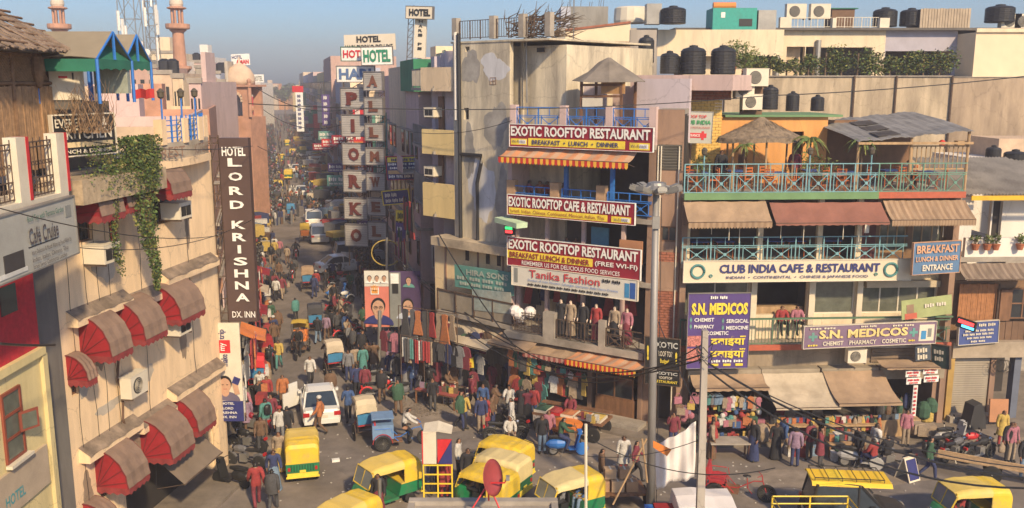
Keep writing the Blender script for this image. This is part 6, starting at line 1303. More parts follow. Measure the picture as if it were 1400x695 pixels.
# ================================================================ PEOPLE: one skinned body per pose, clothes grown from it
def body_joints(pose):
    J=dict(pel=(0,0,.95),spi=(0,.0,1.13),che=(0,.0,1.33),nk=(0,.0,1.48),hd=(0,.02,1.575),top=(0,.005,1.645),nose=(0,.112,1.575))
    def arm(s,el,wr,ha): J['sh%d' % s]=(s*.18,0,1.41); J['el%d' % s]=el; J['wr%d' % s]=wr; J['ha%d' % s]=ha
    def leg(s,kn,an,toe,hip=None): J['hip%d' % s]=hip or (s*.09,0,.90); J['kn%d' % s]=kn; J['an%d' % s]=an; J['to%d' % s]=toe
    for s in (1,-1):
        arm(s,(s*.23,-.03,1.14),(s*.25,.05,.91),(s*.25,.08,.84)); leg(s,(s*.10,.02,.50),(s*.11,0,.09),(s*.12,.14,.04))
    if pose=='walk':
        leg(1,(.10,.20,.52),(.10,.24,.10),(.11,.38,.06)); leg(-1,(-.10,.02,.50),(-.10,-.30,.16),(-.11,-.20,.05))
        arm(1,(.24,-.14,1.16),(.25,-.12,.93),(.25,-.10,.86)); arm(-1,(-.23,.10,1.15),(-.24,.26,.98),(-.24,.31,.92))
    elif pose=='reach':
        arm(1,(.24,.16,1.18),(.17,.40,1.16),(.16,.48,1.16)); arm(-1,(-.24,.14,1.16),(-.18,.36,1.05),(-.16,.43,1.04)); J['hd']=(0,.06,1.56); J['top']=(0,.06,1.66); J['nose']=(0,.15,1.55); J['nk']=(0,.02,1.47)
    elif pose=='phone':
        arm(1,(.24,.04,1.16),(.14,.10,1.40),(.11,.08,1.49)); leg(-1,(-.13,.08,.50),(-.14,.05,.09),(-.17,.18,.04))
    elif pose in ('sit','ride','pedal'):
        dz=-.45 if pose=='sit' else-.2 if pose=='ride' else-.05
        ln=.0 if pose=='sit' else .10 if pose=='ride' else .18
        for k in list(J):
            x,y,z=J[k]; J[k]=(x,y+ln*max(0,(z-.95))/.6*1.2,z+dz)
        for s in (1,-1):
            J['hip%d' % s]=(s*.09,0,.90+dz)
            if pose=='sit': leg(s,(s*.14,.42,.50),(s*.13,.46,.09),(s*.14,.6,.04),(s*.09,.02,.47)); arm(s,(s*.25,.08,.72),(s*.18,.32,.58),(s*.16,.4,.57)); J['sh%d' % s]=(s*.18,0,.96)
            if pose=='ride': leg(s,(s*.20,.36,.60),(s*.18,.22,.20),(s*.19,.36,.16),(s*.10,.02,.72)); J['sh%d' % s]=(s*.18,.09,1.21); J['el%d' % s]=(s*.30,.28,1.02); J['wr%d' % s]=(s*.30,.52,.98); J['ha%d' % s]=(s*.30,.60,.97)
            if pose=='pedal': leg(s,(s*.12,.34 if s>0 else .22,.62 if s>0 else .48),(s*.12,.20,.26 if s>0 else .10),(s*.12,.33,.22 if s>0 else .07),(s*.10,.02,.88)); J['sh%d' % s]=(s*.18,.14,1.36); J['el%d' % s]=(s*.27,.34,1.14); J['wr%d' % s]=(s*.27,.56,1.02); J['ha%d' % s]=(s*.26,.63,1.0)
    return J
RAD=dict(pel=(.145,.105),spi=(.125,.095),che=(.155,.105),nk=(.055,.055),hd=(.078,.09),top=(.066,.078),nose=(.018,.016),sh=(.062,.062),el=(.044,.044),wr=(.028,.028),ha=(.036,.022),hip=(.09,.09),kn=(.06,.06),an=(.04,.045),to=(.038,.03))
EDG=[('pel','spi'),('spi','che'),('che','nk'),('nk','hd'),('hd','top'),('hd','nose')]
for s_ in ('1','-1'): EDG += [('che','sh'+s_),('sh'+s_,'el'+s_),('el'+s_,'wr'+s_),('wr'+s_,'ha'+s_),('pel','hip'+s_),('hip'+s_,'kn'+s_),('kn'+s_,'an'+s_),('an'+s_,'to'+s_)]
PER={}
def make_pose(pose):
    J=body_joints(pose); ks=list(J); E_=list(EDG); R2=dict(RAD)
    for s in (1,-1):  # four fingers of different lengths and a thumb from the side
        h=Vector(J['ha%d' % s]); wv=(h-Vector(J['wr%d' % s])).normalized(); sd_=wv.cross(Vector((s,0,0)))
        sd_=sd_.normalized() if sd_.length>.1 else Vector((0,1,0)); cu=Vector((-s*.012,0,0))
        for i,l in enumerate((.062,.075,.07,.052)):
            k='f%d_%d' % (i,s); J[k]=tuple(h+wv*(.02+l)+sd_*(.024-.016*i)+cu); R2[k]=(.0085,.0085); ks.append(k); E_.append(('ha%d' % s,k))
        k='f9_%d' % s; J[k]=tuple(h+wv*.025+sd_*.06+cu*2); R2[k]=(.010,.010); ks.append(k); E_.append(('ha%d' % s,k))
    me=bpy.data.meshes.new('person_body'); bm=bmesh.new(); sk=bm.verts.layers.skin.verify(); vs_=[bm.verts.new(J[k]) for k in ks]
    for a,b in E_: bm.edges.new((vs_[ks.index(a)],vs_[ks.index(b)]))
    for k,v in zip(ks,vs_):
        v[sk].radius=R2[k] if k in R2 else RAD[k.replace('-','').rstrip('1')]; v[sk].use_root=(k=='pel')
    bm.to_mesh(me); bm.free(); o=bpy.data.objects.new('tmp',me); COL.objects.link(o); md=o.modifiers.new('s','SKIN'); md.use_smooth_shade=True; sb=o.modifiers.new('u','SUBSURF'); sb.levels=1
    dg=bpy.context.evaluated_depsgraph_get(); dg.update(); ev=o.evaluated_get(dg); bm_=bpy.data.meshes.new_from_object(ev); bm_.name='person_body'
    bpy.data.objects.remove(o)
    bm_.materials.clear(); bm_.materials.append(skin[0]); bm_.polygons.foreach_set('use_smooth',[True]*len(bm_.polygons))
    segs=[]
    for a,b in E_:
        r='head' if a in ('hd',) or b=='hd' else 'torso' if a in ('pel','spi','che') and not b.startswith('hip') and b != 'nk' else 'neck' if b=='nk' else 'hip' if b.startswith('hip') else 'arm' if a[:2] in ('sh','el') and (a.startswith('sh') or b.startswith('wr')) else 'hand' if a.startswith('wr') or a.startswith('ha') else 'thigh' if a.startswith('hip') else 'shin' if a.startswith('kn') else 'foot'
        segs.append((Vector(J[a]),Vector(J[b]),r))
    def reg(p):
        best=(9,''); 
        for a,b,r in segs:
            d=b-a; t=max(0,min(1,(p-a).dot(d)/max(1e-9,d.length_squared))); q=(a+d*t-p).length
            if q<best[0]: best=(q,r)
        return best[1]
    cl={}
    regs=[reg(Vector(p.center)) for p in bm_.polygons]; zh=J['hd'][2]; hy=J['hd'][1]
    sets={'shirt': (lambda r,c: r in ('torso','arm') or (r in ('hip','thigh') and c.z>J['pel'][2]-.13 and pose not in ('sit','ride','pedal')) or (r=='neck' and c.z<J['nk'][2]-.01),.026),'trousers': (lambda r,c: r in ('hip','thigh','shin') or (r=='torso' and c.z<J['pel'][2]+.10),.014),'shoes': (lambda r,c: r=='foot',.012),
            'hair': (lambda r,c: r in ('head',) and (c.z>zh+.075 or (c.y<hy+.045 and c.z>zh+.02) or (c.y<hy-.02 and c.z>zh-.06)),.016)}
    for nm_,(fn,off) in sets.items():
        vs={}; V_=[]; F_=[]
        for p,r in zip(bm_.polygons,regs):
            if fn(r,p.center):
                f=[]
                for vi in p.vertices:
                    if vi not in vs: v=bm_.vertices[vi]; vs[vi]=len(V_); V_.append(tuple(v.co+v.normal*off))
                    f.append(vs[vi])
                F_.append(f)
        m2=bpy.data.meshes.new(nm_); m2.from_pydata(V_,[],F_); m2.materials.append({'hair': hairm,'shoes': blackl}.get(nm_,white)); m2.polygons.foreach_set('use_smooth',[True]*len(F_)); cl[nm_]=m2
    m=MB(); hx=Vector(J['hd'])
    for s in (-1,1): m.ball(hx+Vector((s*.032,.082,.018)),.011,6); m.cbox(hx+Vector((s*.032,.088,.04)),(.035,.012,.008)); m.ball(hx+Vector((s*.082,-.005,0)),.02,6)
    m.cbox(hx+Vector((0,.09,-.045)),(.04,.01,.01)); cl['face']=m.mesh('face_features',[M('face_marks',(.045,.02,.016),bump=0)])
    PER[pose]=(bm_,cl)
for ps in ('stand','walk','reach','phone','sit','ride','pedal'): make_pose(ps)
def cone_cloth(nm_,prof,n=12,sx=1.0,sy=.75):
    m=MB(); vs=[]
    for i,(r,z) in enumerate(prof):
        for j in range(n): a=2*pi*j/n; q=1+(.08*sin(j*2.6+i) if i>len(prof) // 2 else 0); vs.append((r*q*cos(a)*sx,r*q*sin(a)*sy,z))
    m.add(vs,[(i*n+j,i*n+(j+1) % n,(i+1)*n+(j+1) % n,(i+1)*n+j) for i in range(len(prof)-1) for j in range(n)]); return m.mesh(nm_,[white],True)
KURTA=cone_cloth('kurta',[(.16,1.12),(.19,1.0),(.22,.8),(.26,.55)]); SARI=cone_cloth('skirt',[(.15,1.05),(.19,.92),(.21,.6),(.25,.25),(.28,.06)]); SHAWL=cone_cloth('shawl',[(.08,1.50),(.20,1.42),(.27,1.25),(.27,1.0),(.24,.75)],sy=.8)
_m=MB(); _m.lathe((0,-.19,1.02),[(.1,0),(.14,.04),(.14,.34),(.08,.42)],8,sx=1.1,sy=.7); BAG=_m.mesh('backpack',[blackp],True)
_m=MB(); _m.lathe((.33,.08,.42),[(.03,.42),(.05,.36),(.13,.25),(.14,.05),(.1,0)],8,sy=.5); SACK=_m.mesh('shopping_bag',[white],True)
_m=MB(); _m.ball((0,.0,1.655),.115,10,sz=.75); CAP=_m.mesh('cap',[white],True)
CLOTH={'white': (.58,.56,.52),'red': (.36,.03,.03),'black': (.025,.025,.03),'navy': (.03,.045,.14),'blue': (.04,.10,.27),'grey': (.20,.20,.21),'brown': (.17,.095,.05),'green': (.04,.11,.06),'orange': (.50,.16,.04),'pink': (.42,.14,.19),'yellow': (.55,.38,.06),'maroon': (.22,.03,.05),'tan': (.36,.27,.18),'mauve': (.30,.19,.29),'turquoise': (.07,.27,.25),'dark grey': (.07,.07,.075),'sky blue': (.17,.27,.40)}
CM={k: M(k.replace(' ','_')+'_cloth_wear',tuple(c*.82+sum(v)/3*.12 for c in v),.9,var=.35,scale=13,bump=0) for k,v in CLOTH.items()}
SYN={'stand': 'standing','walk': 'walking','reach': 'browsing','phone': 'phoning','sit': 'sitting','ride': 'riding','pedal': 'pedalling'}
PL={}
NP=[0]
def person(P,rz,pose='stand',top='white',bot='black',where='',extra=None,h=1.0,label=None,group=None,far=False):
    bme,cl=PER[pose]; o=bpy.data.objects.new('person',bme); COL.objects.link(o); o.location=P; o.rotation_euler=(0,0,rz); o.scale=(h,h,h); NP[0] += 1
    if NP[0] % 3==0: o.material_slots[0].link='OBJECT'; o.material_slots[0].material=skin[1]
    def kid(nm_,me,mt=None):
        c=bpy.data.objects.new(nm_,me); COL.objects.link(c); c.parent=o
        if mt: c.material_slots[0].link='OBJECT'; c.material_slots[0].material=mt
    kid('shirt',cl['shirt'],CM[top]); kid('trousers',cl['trousers'],CM[bot]); kid('hair',cl['hair'])
    if not far: kid('shoes',cl['shoes']); kid('face_features',cl['face'])
    ex=(extra or '').split()
    bits=''
    if 'kurta' in ex: kid('kurta',KURTA,CM[top]); bits += ' kurta'
    elif 'sari' in ex: kid('skirt',SARI,CM[bot]); bits += ' top'
    elif 'shawl' in ex: kid('shawl',SHAWL,CM[top]); bits += ' shawl'
    else: bits += ' shirt'
    if 'bag' in ex: kid('backpack',BAG)
    if 'sack' in ex: kid('shopping_bag',SACK,CM['tan'])
    if 'cap' in ex: kid('cap',CAP,CM['white' if top != 'white' else 'red'])
    b_=bot+(' skirt' if 'sari' in ex else ' trousers'); lb=label or '%s person in %s%s and %s, %s' % (SYN[pose],top,bits,b_,where)
    if 'bag' in ex and len(lb.split())<15: lb += ', with backpack'
    if len(lb.split())>16: lb='%s person in %s%s, %s' % (SYN[pose],top,bits,where)
    lb=' '.join(lb.split()[:16])
    o['label']=lb; o['category']='person'; 
    if group: o['group']=group
    PL.setdefault(lb,[]).append(o); return o
# ================================================================ VEHICLES (x right, y forward, z up, origin on the ground)
def wheel_me(r,w,spokes=0,rim=steel):
    m=MB(); m.lathe((0,0,0),[(r*.68,-w/2),(r*.95,-w/2),(r,-w*.3),(r,w*.3),(r*.95,w/2),(r*.68,w/2),(r*.66,0)],20,0,'X'); tyre=m.mesh('tyre',[blkrub],True)
    m=MB()
    if spokes:
        m.tube([(0,r*.72*cos(2*pi*k/20),r*.72*sin(2*pi*k/20)) for k in range(20)],.012,4,closed=True); m.lathe((0,0,0),[(.03,-.05),(.03,.05)],8,0,'X')
        for k in range(spokes): a=2*pi*k/spokes; m.tube([(0,.03*cos(a),.03*sin(a)),(0,r*.7*cos(a),r*.7*sin(a))],.005,3)
    else: m.lathe((0,0,0),[(.02,-w*.42),(r*.4,-w*.38),(r*.66,-w*.44),(r*.69,w*.44),(r*.4,w*.38),(.02,w*.42)],16,0,'X')
    return tyre,m.mesh('rim',[rim])
def put_wheel(t,wm_,x,y,z,mt=None):
    o=inst('wheel',wm_[0],t,(x,y,z)); inst('rim',wm_[1],o); return o
W_auto=wheel_me(.21,.10); W_car=wheel_me(.30,.19); W_bike=wheel_me(.34,.04,18); W_moto=wheel_me(.29,.09,10); W_sc=wheel_me(.22,.09)
agreen=M('auto_green_paint',(.012,.19,.075),.42,var=.2,scale=3,bump=0,dirt=(.10,.12,.08),dirt_amt=.6,dscale=2.5); ayel=M('auto_yellow_canvas',(.72,.50,.035),.55,var=.12,scale=2,bump=0,dirt=(.42,.33,.14),dirt_amt=.6,dscale=2.2); acream=M('sun_bleached_canvas_top',(.66,.54,.26),.75,var=.15,bump=0,dirt=(.4,.33,.2),dirt_amt=.4)
def arch(w,zs,zt_,y,n=9,rr=.22):
    pts=[(-w,y,zs)]; 
    for k in range(n+1):
        a=pi-pi*k/n; cx=(w-rr)*(1 if cos(a)>0 else-1) if abs(cos(a))>.01 else 0
        pts.append((cx+rr*cos(a),y,zt_-rr+rr*sin(a)+.03*(1-abs(cx)/w)))
    pts.append((w,y,zs)); return pts
def make_auto(name='auto_rickshaw'):
    t=thing(name,'x','auto rickshaw')
    m=MB(); w=.64
    prof=[(-1.30,.42),(-1.33,.60),(-1.31,.90),(-.45,.90),(-.3,.42)]
    for s in (-1,1): pass
    m.ext([(-w,y,z) for y,z in prof],(2*w,0,0)); m.build('rear_body',agreen,t)
    m=MB(); m.box(-w,w,-.32,.62,.30,.40); m.box(-w+.01,w-.01,.60,.68,.30,.72); m.build('floor',agreen,t)
    m=MB()  # rounded nose narrowing to the front wheel
    sec=[(.62,.60,.36,.92),(.85,.52,.38,.98),(1.08,.36,.42,.96),(1.24,.20,.46,.84),(1.30,.10,.5,.74)]
    ring=lambda y,w_,z0,z1: [(-w_,y,z0),(-w_,y,(z0+z1)/2),(-w_*.8,y,z1-.03),(0,y,z1),(w_*.8,y,z1-.03),(w_,y,(z0+z1)/2),(w_,y,z0),(0,y,z0-.02),(-w_,y,z0)]
    m.sheet([ring(*q) for q in sec],0); m.poly(ring(*sec[-1])[:-1]); m.poly(ring(*sec[0])[:-1]); m.build('nose_cowl',agreen,t,smooth=False)
    m=MB(); rows=[arch(.62,.88,1.50,-1.35,rr=.2),arch(.65,.88,1.64,-1.27),arch(.66,.88,1.70,-.95),arch(.665,.88,1.685,-.75),arch(.67,.88,1.71,-.58)]; m.sheet(rows,0,.0)
    m.poly(rows[0][::-1]); m.build('canopy_rear',ayel,t,smooth=False)
    m=MB(); m.sheet([arch(.67,1.44,1.713,-.58),arch(.665,1.44,1.695,-.1),arch(.665,1.44,1.71,.15),arch(.64,1.44,1.66,.5),arch(.60,1.40,1.58,.74)],0,.02); m.build('canopy_front',M('weathered_yellow_canvas',(.68,.50,.12),.7,var=.15,bump=0,dirt=(.5,.42,.22),dirt_amt=.5,dscale=1.5),t)
    m=MB()
    for s in (-1,1):
        m.tube([(s*.6,.70,1.50),(s*.56,.92,.96)],.03,5); m.tube([(s*.655,-.58,1.5),(s*.655,-.58,.88)],.025,5)
    m.tube([(-.58,.70,1.56),(.58,.70,1.56)],.03,5); m.tube([(-.56,.92,.97),(.56,.92,.97)],.035,5); m.tube([(0,.71,1.56),(0,.93,.97)],.018,4); m.build('windscreen_frame',ayel,t)
    for s in (-1,1):
        m=MB(); m.ext([(s*.03,.93,.99),(s*.54,.915,.99),(s*.575,.70,1.53),(s*.03,.71,1.54)],(0,.01,0)); m.build('windscreen_pane',M('pale_glass',(.20,.22,.22),.1,bump=0),t)
    m=MB(); m.box(-.33,.33,-1.345,-1.30,1.18,1.34); m.build('rear_window',blackl,t)
    m=MB(); m.box(-.60,.60,-1.36,-1.325,.36,.50); m.box(-.64,.64,-1.38,-1.30,.30,.36); m.build('rear_bumper',gold,t)
    for k in range(9): m=MB(); m.box(-.46+k*.105,-.40+k*.105,-1.345,-1.32,.56,.82); m.build('rear_louvre',M('dark_auto_green',(.008,.10,.04)),t)
    m=MB(); m.box(-.12,.12,-1.37,-1.345,.52,.62); m.build('number_plate',gold,t)
    for s in (-1,1): m=MB(); m.box(s*.52-.05,s*.52+.05,-1.36,-1.32,.60,.74); m.build('tail_light',M('tail_lamp_red',(.45,.02,.02),.3,bump=0),t)
    m=MB(); m.box(-.655,.655,-1.31,-.42,.86,.905); m.build('side_stripe',ayel,t)
    m=MB(); m.box(-.58,.58,-1.0,-.5,.42,.78); m.box(-.58,.58,-1.12,-.98,.78,1.25); m.build('passenger_seat',blackp,t)
    m=MB(); m.box(-.25,.25,.0,.32,.40,.76); m.box(-.25,.25,-.05,.02,.76,1.1); m.build('driver_seat',blackp,t)
    m=MB(); m.lathe((0,1.29,.80),[(.02,-.02),(.09,.0),(.09,.05),(.02,.06)],12,0,'Y'); m.build('headlight',chrome,t)
    m=MB(); m.tube([(-.28,.75,1.06),(0,.82,1.0),(.28,.75,1.06)],.018,5); m.tube([(0,.82,1.0),(0,1.0,.5)],.025,5); m.build('handlebar',blackp,t)
    m=MB(); m.lathe((0,1.08,.2),[(.25,-.08),(.27,0),(.25,.08)],14,0,'X'); 
    put_wheel(t,W_auto,0,1.12,.21); put_wheel(t,W_auto,-.57,-.82,.21); put_wheel(t,W_auto,.57,-.82,.21)
    for s in (-1,1): m=MB(); m.box(s*.64-.015,s*.64+.015,.64,.74,1.15,1.28); m.build('mirror',blackp,t)
    return t
def loft(sec,n=1):
    m=MB(); m.sheet(sec,0); m.poly(sec[0][:-1]); m.poly(sec[-1][:-1][::-1]); return m
def make_car(paint,L_=4.1,W=1.66,Hh=1.40,kind='sedan',name='parked_car'):
    t=thing(name,'x','car'); w=W/2; h=L_/2; tw=0 if kind=='sedan' else .13
    def ring(y,w_,z0,z1,tk=.85): return [(-w_*.94,y,z0),(-w_,y,z0+.15),(-w_,y,(z0+z1)/2),(-w_*.96,y,z1-.06),(-w_*tk,y,z1),(0,y,z1+.03),(w_*tk,y,z1),(w_*.96,y,z1-.06),(w_,y,(z0+z1)/2),(w_,y,z0+.15),(w_*.94,y,z0),(-w_*.94,y,z0)]
    zb=.88 if kind=='sedan' else .98
    sec=[ring(-h,w*.86,.36,zb-.12),ring(-h+.08,w*.95,.26,zb),ring(-h*.55,w,.22,zb+.03),ring(0,w,.22,zb),ring(h*.5,w,.22,zb-.04),ring(h-.25,w*.95,.24,zb-.16),ring(h,w*.8,.34,zb-.30)]
    loft(sec).build('body',paint,t,smooth=False)
    yb=-h+(.45 if kind=='sedan' else .08); yf=h*.42
    st=[(yb,w*.82,zb-.02),(yb+(.7 if kind=='sedan' else .2),w*(.68+tw),Hh-.05),(yb+1.05,w*(.67+tw),Hh),(yf-.75,w*(.68+tw),Hh-.03),(yf,w*.84,zb-.03)]
    def cab(y,w_,z): return [(-w*.88,y,zb-.03),(-w_,y,z),(-w_*.7,y,z+.02),(w_*.7,y,z+.02),(w_,y,z),(w*.88,y,zb-.03),(-w*.88,y,zb-.03)]
    m=MB(); S=[cab(*q) for q in st]; m.sheet(S,0); m.poly(S[0][:-1]); m.poly(S[-1][:-1][::-1]); m.build('cabin_glass',glass('car_glass',(.035,.05,.07),.1),t)
    m=MB(); y1,y2=st[1][0],st[3][0]; m.sheet([[(-w*(.71+tw),y1-.03,Hh-.06),(-w*.6,y1-.03,Hh-.01),(w*.6,y1-.03,Hh-.01),(w*(.71+tw),y1-.03,Hh-.06)],[(-w*(.71+tw),(y1+y2)/2,Hh-.0),(-w*.58,(y1+y2)/2,Hh+.05),(w*.58,(y1+y2)/2,Hh+.05),(w*(.71+tw),(y1+y2)/2,Hh)],[(-w*(.7+tw),y2+.05,Hh-.05),(-w*.58,y2+.05,Hh),(w*.58,y2+.05,Hh),(w*(.7+tw),y2+.05,Hh-.05)]],0,.03); m.build('roof',paint,t)
    m=MB()
    for s in (-1,1):
        m.tube([(s*w*.87,yb+.02,zb),(s*w*(.71+tw),st[1][0],Hh-.03)],.05,4); m.tube([(s*w*.87,yf,zb),(s*w*(.71+tw),st[3][0],Hh-.03)],.04,4); m.tube([(s*w*.885,-.1,zb),(s*w*(.7+tw),-.1,Hh-.02)],.035,4); m.tube([(s*w*.9,yb,zb),(s*w*.9,yf,zb)],.03,4)
        m.box(s*w*1.0-.06,s*w*1.0+.06,yf-.45,yf-.3,zb+.02,zb+.14)
    m.build('pillar',paint,t)
    for s in (-1,1):
        m=MB(); m.cbox((s*w*.78,-h+.03,zb-.16),(w*.32,.1,.17)); m.build('tail_light',M('tail_lamp_red',(1,1,1)),t)
        m=MB(); m.cbox((s*w*.68,h-.08,zb-.32),(w*.34,.12,.13)); m.build('headlight',chrome,t)
        for y in (-h*.62,h*.62): put_wheel(t,W_car,s*(w-.1),y,.3)
        m=MB(); m.box(s*(w+.004)-.004,s*(w+.004)+.004,-.12,-.1,.35,zb-.05); m.box(s*(w+.015)-.015,s*(w+.015)+.015,-.05,.12,zb-.2,zb-.16); m.build('door_line',blackp,t)
    m=MB(); m.box(-.26,.26,-h-.02,-h+.06,.56,.68); m.build('number_plate',gold if False else offw,t); m=MB(); m.box(-w*.9,w*.9,-h-.05,-h+.1,.30,.48); m.build('rear_bumper',paint,t)
    m=MB(); m.box(-w*.5,w*.5,h-.04,h+.01,.42,.52); m.build('grille',blackp,t)
    return t
def make_cycle_rick(seatc,hoodc,frame=rust):
    t=thing('cycle_rickshaw','x','cycle rickshaw')
    for s in (-1,1): put_wheel(t,W_bike,s*.48,-.75,.34)
    put_wheel(t,W_bike,0,1.0,.34)
    m=MB(); m.tube([(-.5,-.75,.34),(.5,-.75,.34)],.02,5); m.tube([(0,-.6,.38),(0,.0,.42),(0,.55,.75),(0,.85,.78)],.02,5); m.tube([(0,1.0,.34),(0,.85,.78),(0,.82,.98)],.02,5); m.tube([(0,.35,.45),(0,.3,.88)],.018,5)
    m.tube([(-.26,.68,1.02),(0,.82,1.0),(.26,.68,1.02)],.015,5); m.tube([(-.1,.3,.45),(.1,.5,.3)],.012,4)
    for s in (-1,1): m.tube([(s*.36,-.4,.45),(s*.36,-1.05,.45),(s*.4,-1.1,1.2)],.018,5); m.tube([(s*.36,-.45,.72),(s*.36,-.1,.35)],.018,5); m.tube([(s*.43,-.45,.95),(s*.43,-1.05,.95)],.018,5); m.tube([(s*.42,-.35,.72),(s*.42,-.4,.96)],.014,4)
    m.build('frame',frame,t)
    m=MB(); m.lathe((0,.3,.9),[(.02,.05),(.1,.03),(.12,0),(.02,-.03)],10,sy=1.3); m.build('saddle',blackp,t)
    m=MB(); m.box(-.4,.4,-.98,-.45,.66,.76); m.build('seat',seatc,t); m=MB(); m.cbox((0,-1.02,.98),(.8,.08,.45),rx=.15); m.build('backrest',seatc,t); m=MB(); m.box(-.4,.4,-.45,.05,.34,.37); m.build('footboard',wood,t)
    for s in (-1,1): m=MB(); m.tube([(s*.48,-.75+.4*cos(a),.34+.4*sin(a)) for a in [pi*k/8 for k in range(9)]],.02,4); m.build('mudguard',frame,t)
    if hoodc:
        m=MB(); rows=[]
        for y,z in ((-1.14,1.25),(-1.12,1.6),(-.95,1.78),(-.6,1.82),(-.2,1.74)): rows.append([(-.44,y,z-.10),(-.40,y,z),(0,y,z+.05),(.40,y,z),(.44,y,z-.10)])
        m.sheet(rows,0,.015)
        m.build('hood',hoodc,t); m=MB()
        for s in (-1,1): m.tube([(s*.42,-1.1,1.2),(s*.42,-1.12,1.55)],.014,4); m.tube([(s*.42,-.75,.95),(s*.42,-.6,1.7)],.012,4); m.tube([(s*.42,-.72,.95),(s*.42,-.2,1.65)],.012,4)
        m.build('hood_frame',rust,t)
    return t
def make_moto(paint,kind='motorcycle'):
    t=thing(kind,'x',kind)
    if kind=='motorcycle':
        put_wheel(t,W_moto,0,.66,.29); put_wheel(t,W_moto,0,-.62,.29)
        m=MB(); m.lathe((0,.18,.78),[(.03,-.28),(.11,-.2),(.14,.05),(.10,.25),(.03,.3)],10,0,'Y',1.1,.9); m.build('fuel_tank',paint,t)
        m=MB(); m.tube([(0,-.7,.82),(0,-.3,.76),(0,.0,.76)],[.06,.085,.06],8); m.build('seat',blackp,t)
        m=MB(); m.box(-.1,.1,-.1,.2,.28,.6); m.tube([(.12,.1,.3),(.14,-.7,.34)],[.03,.045],6); m.build('engine',steel,t)
        m=MB(); m.tube([(0,.66,.29),(0,.42,.9)],.035,6); m.tube([(0,.3,.85),(0,-.1,.4),(0,-.62,.29)],.025,5); m.tube([(0,.2,.8),(0,-.6,.7)],.02,5); m.tube([(-.32,.3,1.0),(0,.4,.96),(.32,.3,1.0)],.014,5); m.build('frame',blackp,t)
        m=MB(); m.lathe((0,.52,.84),[(.03,-.06),(.09,-.02),(.09,.05),(.02,.07)],10,0,'Y'); m.build('headlight',chrome,t); m=MB(); m.cbox((0,-.86,.66),(.16,.08,.1)); m.build('tail_light',M('tail_lamp_red',(1,1,1)),t)
        m=MB(); m.tube([(0,.66+.33*cos(a),.29+.33*sin(a)) for a in [pi*k/7 for k in range(1,7)]],.045,5); m.build('mudguard',paint,t); m=MB(); m.tube([(0,-.62+.33*cos(a),.29+.33*sin(a)) for a in [pi*k/7+.3 for k in range(1,7)]],.05,5); m.build('mudguard',paint,t)
    else:
        put_wheel(t,W_sc,0,.6,.22); put_wheel(t,W_sc,0,-.55,.22)
        m=MB(); m.lathe((0,-.4,.48),[(.04,-.45),(.17,-.3),(.21,0),(.17,.3),(.05,.4)],10,0,'Y',1.0,.8); m.build('rear_cowl',paint,t)
        m=MB(); m.cbox((0,.42,.62),(.42,.06,.62),rx=-.25); m.box(-.17,.17,.0,.42,.26,.32); m.cbox((0,.5,.97),(.24,.18,.16)); m.build('leg_shield',paint,t)
        m=MB(); m.tube([(0,-.72,.78),(0,-.3,.76),(0,.05,.74)],[.07,.11,.07],8); m.build('seat',blackp,t); m=MB(); m.tube([(0,.6,.22),(0,.46,.95)],.03,5); m.tube([(-.3,.38,1.04),(0,.45,1.0),(.3,.38,1.04)],.016,5); m.build('frame',blackp,t)
        m=MB(); m.lathe((0,.58,.95),[(.02,-.02),(.07,0),(.07,.04),(.02,.05)],10,0,'Y'); m.build('headlight',chrome,t); m=MB(); m.lathe((0,.6,.26),[(.25,-.06),(.27,0),(.25,.06)],12,0,'X'); m.build('mudguard',paint,t)
    m=MB(); m.tube([(.1,-.15,.3),(.25,-.25,.0)],.012,4); m.tube([(-.3,.32,1.02),(-.36,.34,1.15)],.008,4); m.build('stand',steel,t)
    for s in (-1,1): m=MB(); m.lathe((s*.34,.33,1.16),[(.01,-.01),(.05,0),(.01,.015)],8,0,'Y'); m.build('mirror',blackp,t)
    return t
AUTO=make_auto(); CARW=make_car(M('white_car_paint',(.68,.67,.63),.3,var=.05,bump=0)); SUV=make_car(M('silver_car_paint',(.46,.46,.46),.35,var=.05,bump=0,metal=.3),4.3,1.74,1.72,'suv')
CR1=make_cycle_rick(flat('rick_red_seat',(.40,.03,.04)),M('rick_cream_hood',(.52,.44,.30),var=.2)); CR2=make_cycle_rick(orange,M('rick_yellow_hood',(.55,.38,.05),var=.2)); CR3=make_cycle_rick(flat('rick_red_seat',(1,1,1)),None,flat('rick_red_frame',(.38,.03,.03)))
MOT=make_moto(blackl); SCO=make_moto(flat('scooter_silver',(.4,.4,.4),.35),'scooter')
_used=set()
def place(proto,P,rz,label,group=None,mats=None,s=1):
    if proto.name not in _used: _used.add(proto.name); proto.location=P; proto.rotation_euler=(0,0,rz); proto['label']=label; o=proto
    else: o=dup(proto,P,rz,label,group,mats)
    if mats:
        repaint(o,mats)
        for c in o.children: repaint(c,mats)
    if group: o['group']=group
    elif 'group' in o: del o['group']
    if s != 1: o.scale=(s,s,s)
    return o
def hd(a,b): d=G(*b)-G(*a); return atan2(d.y,d.x)-pi/2  # heading from pixel a to pixel b
UP=atan2(1,-.248)-pi/2  # heading up the street
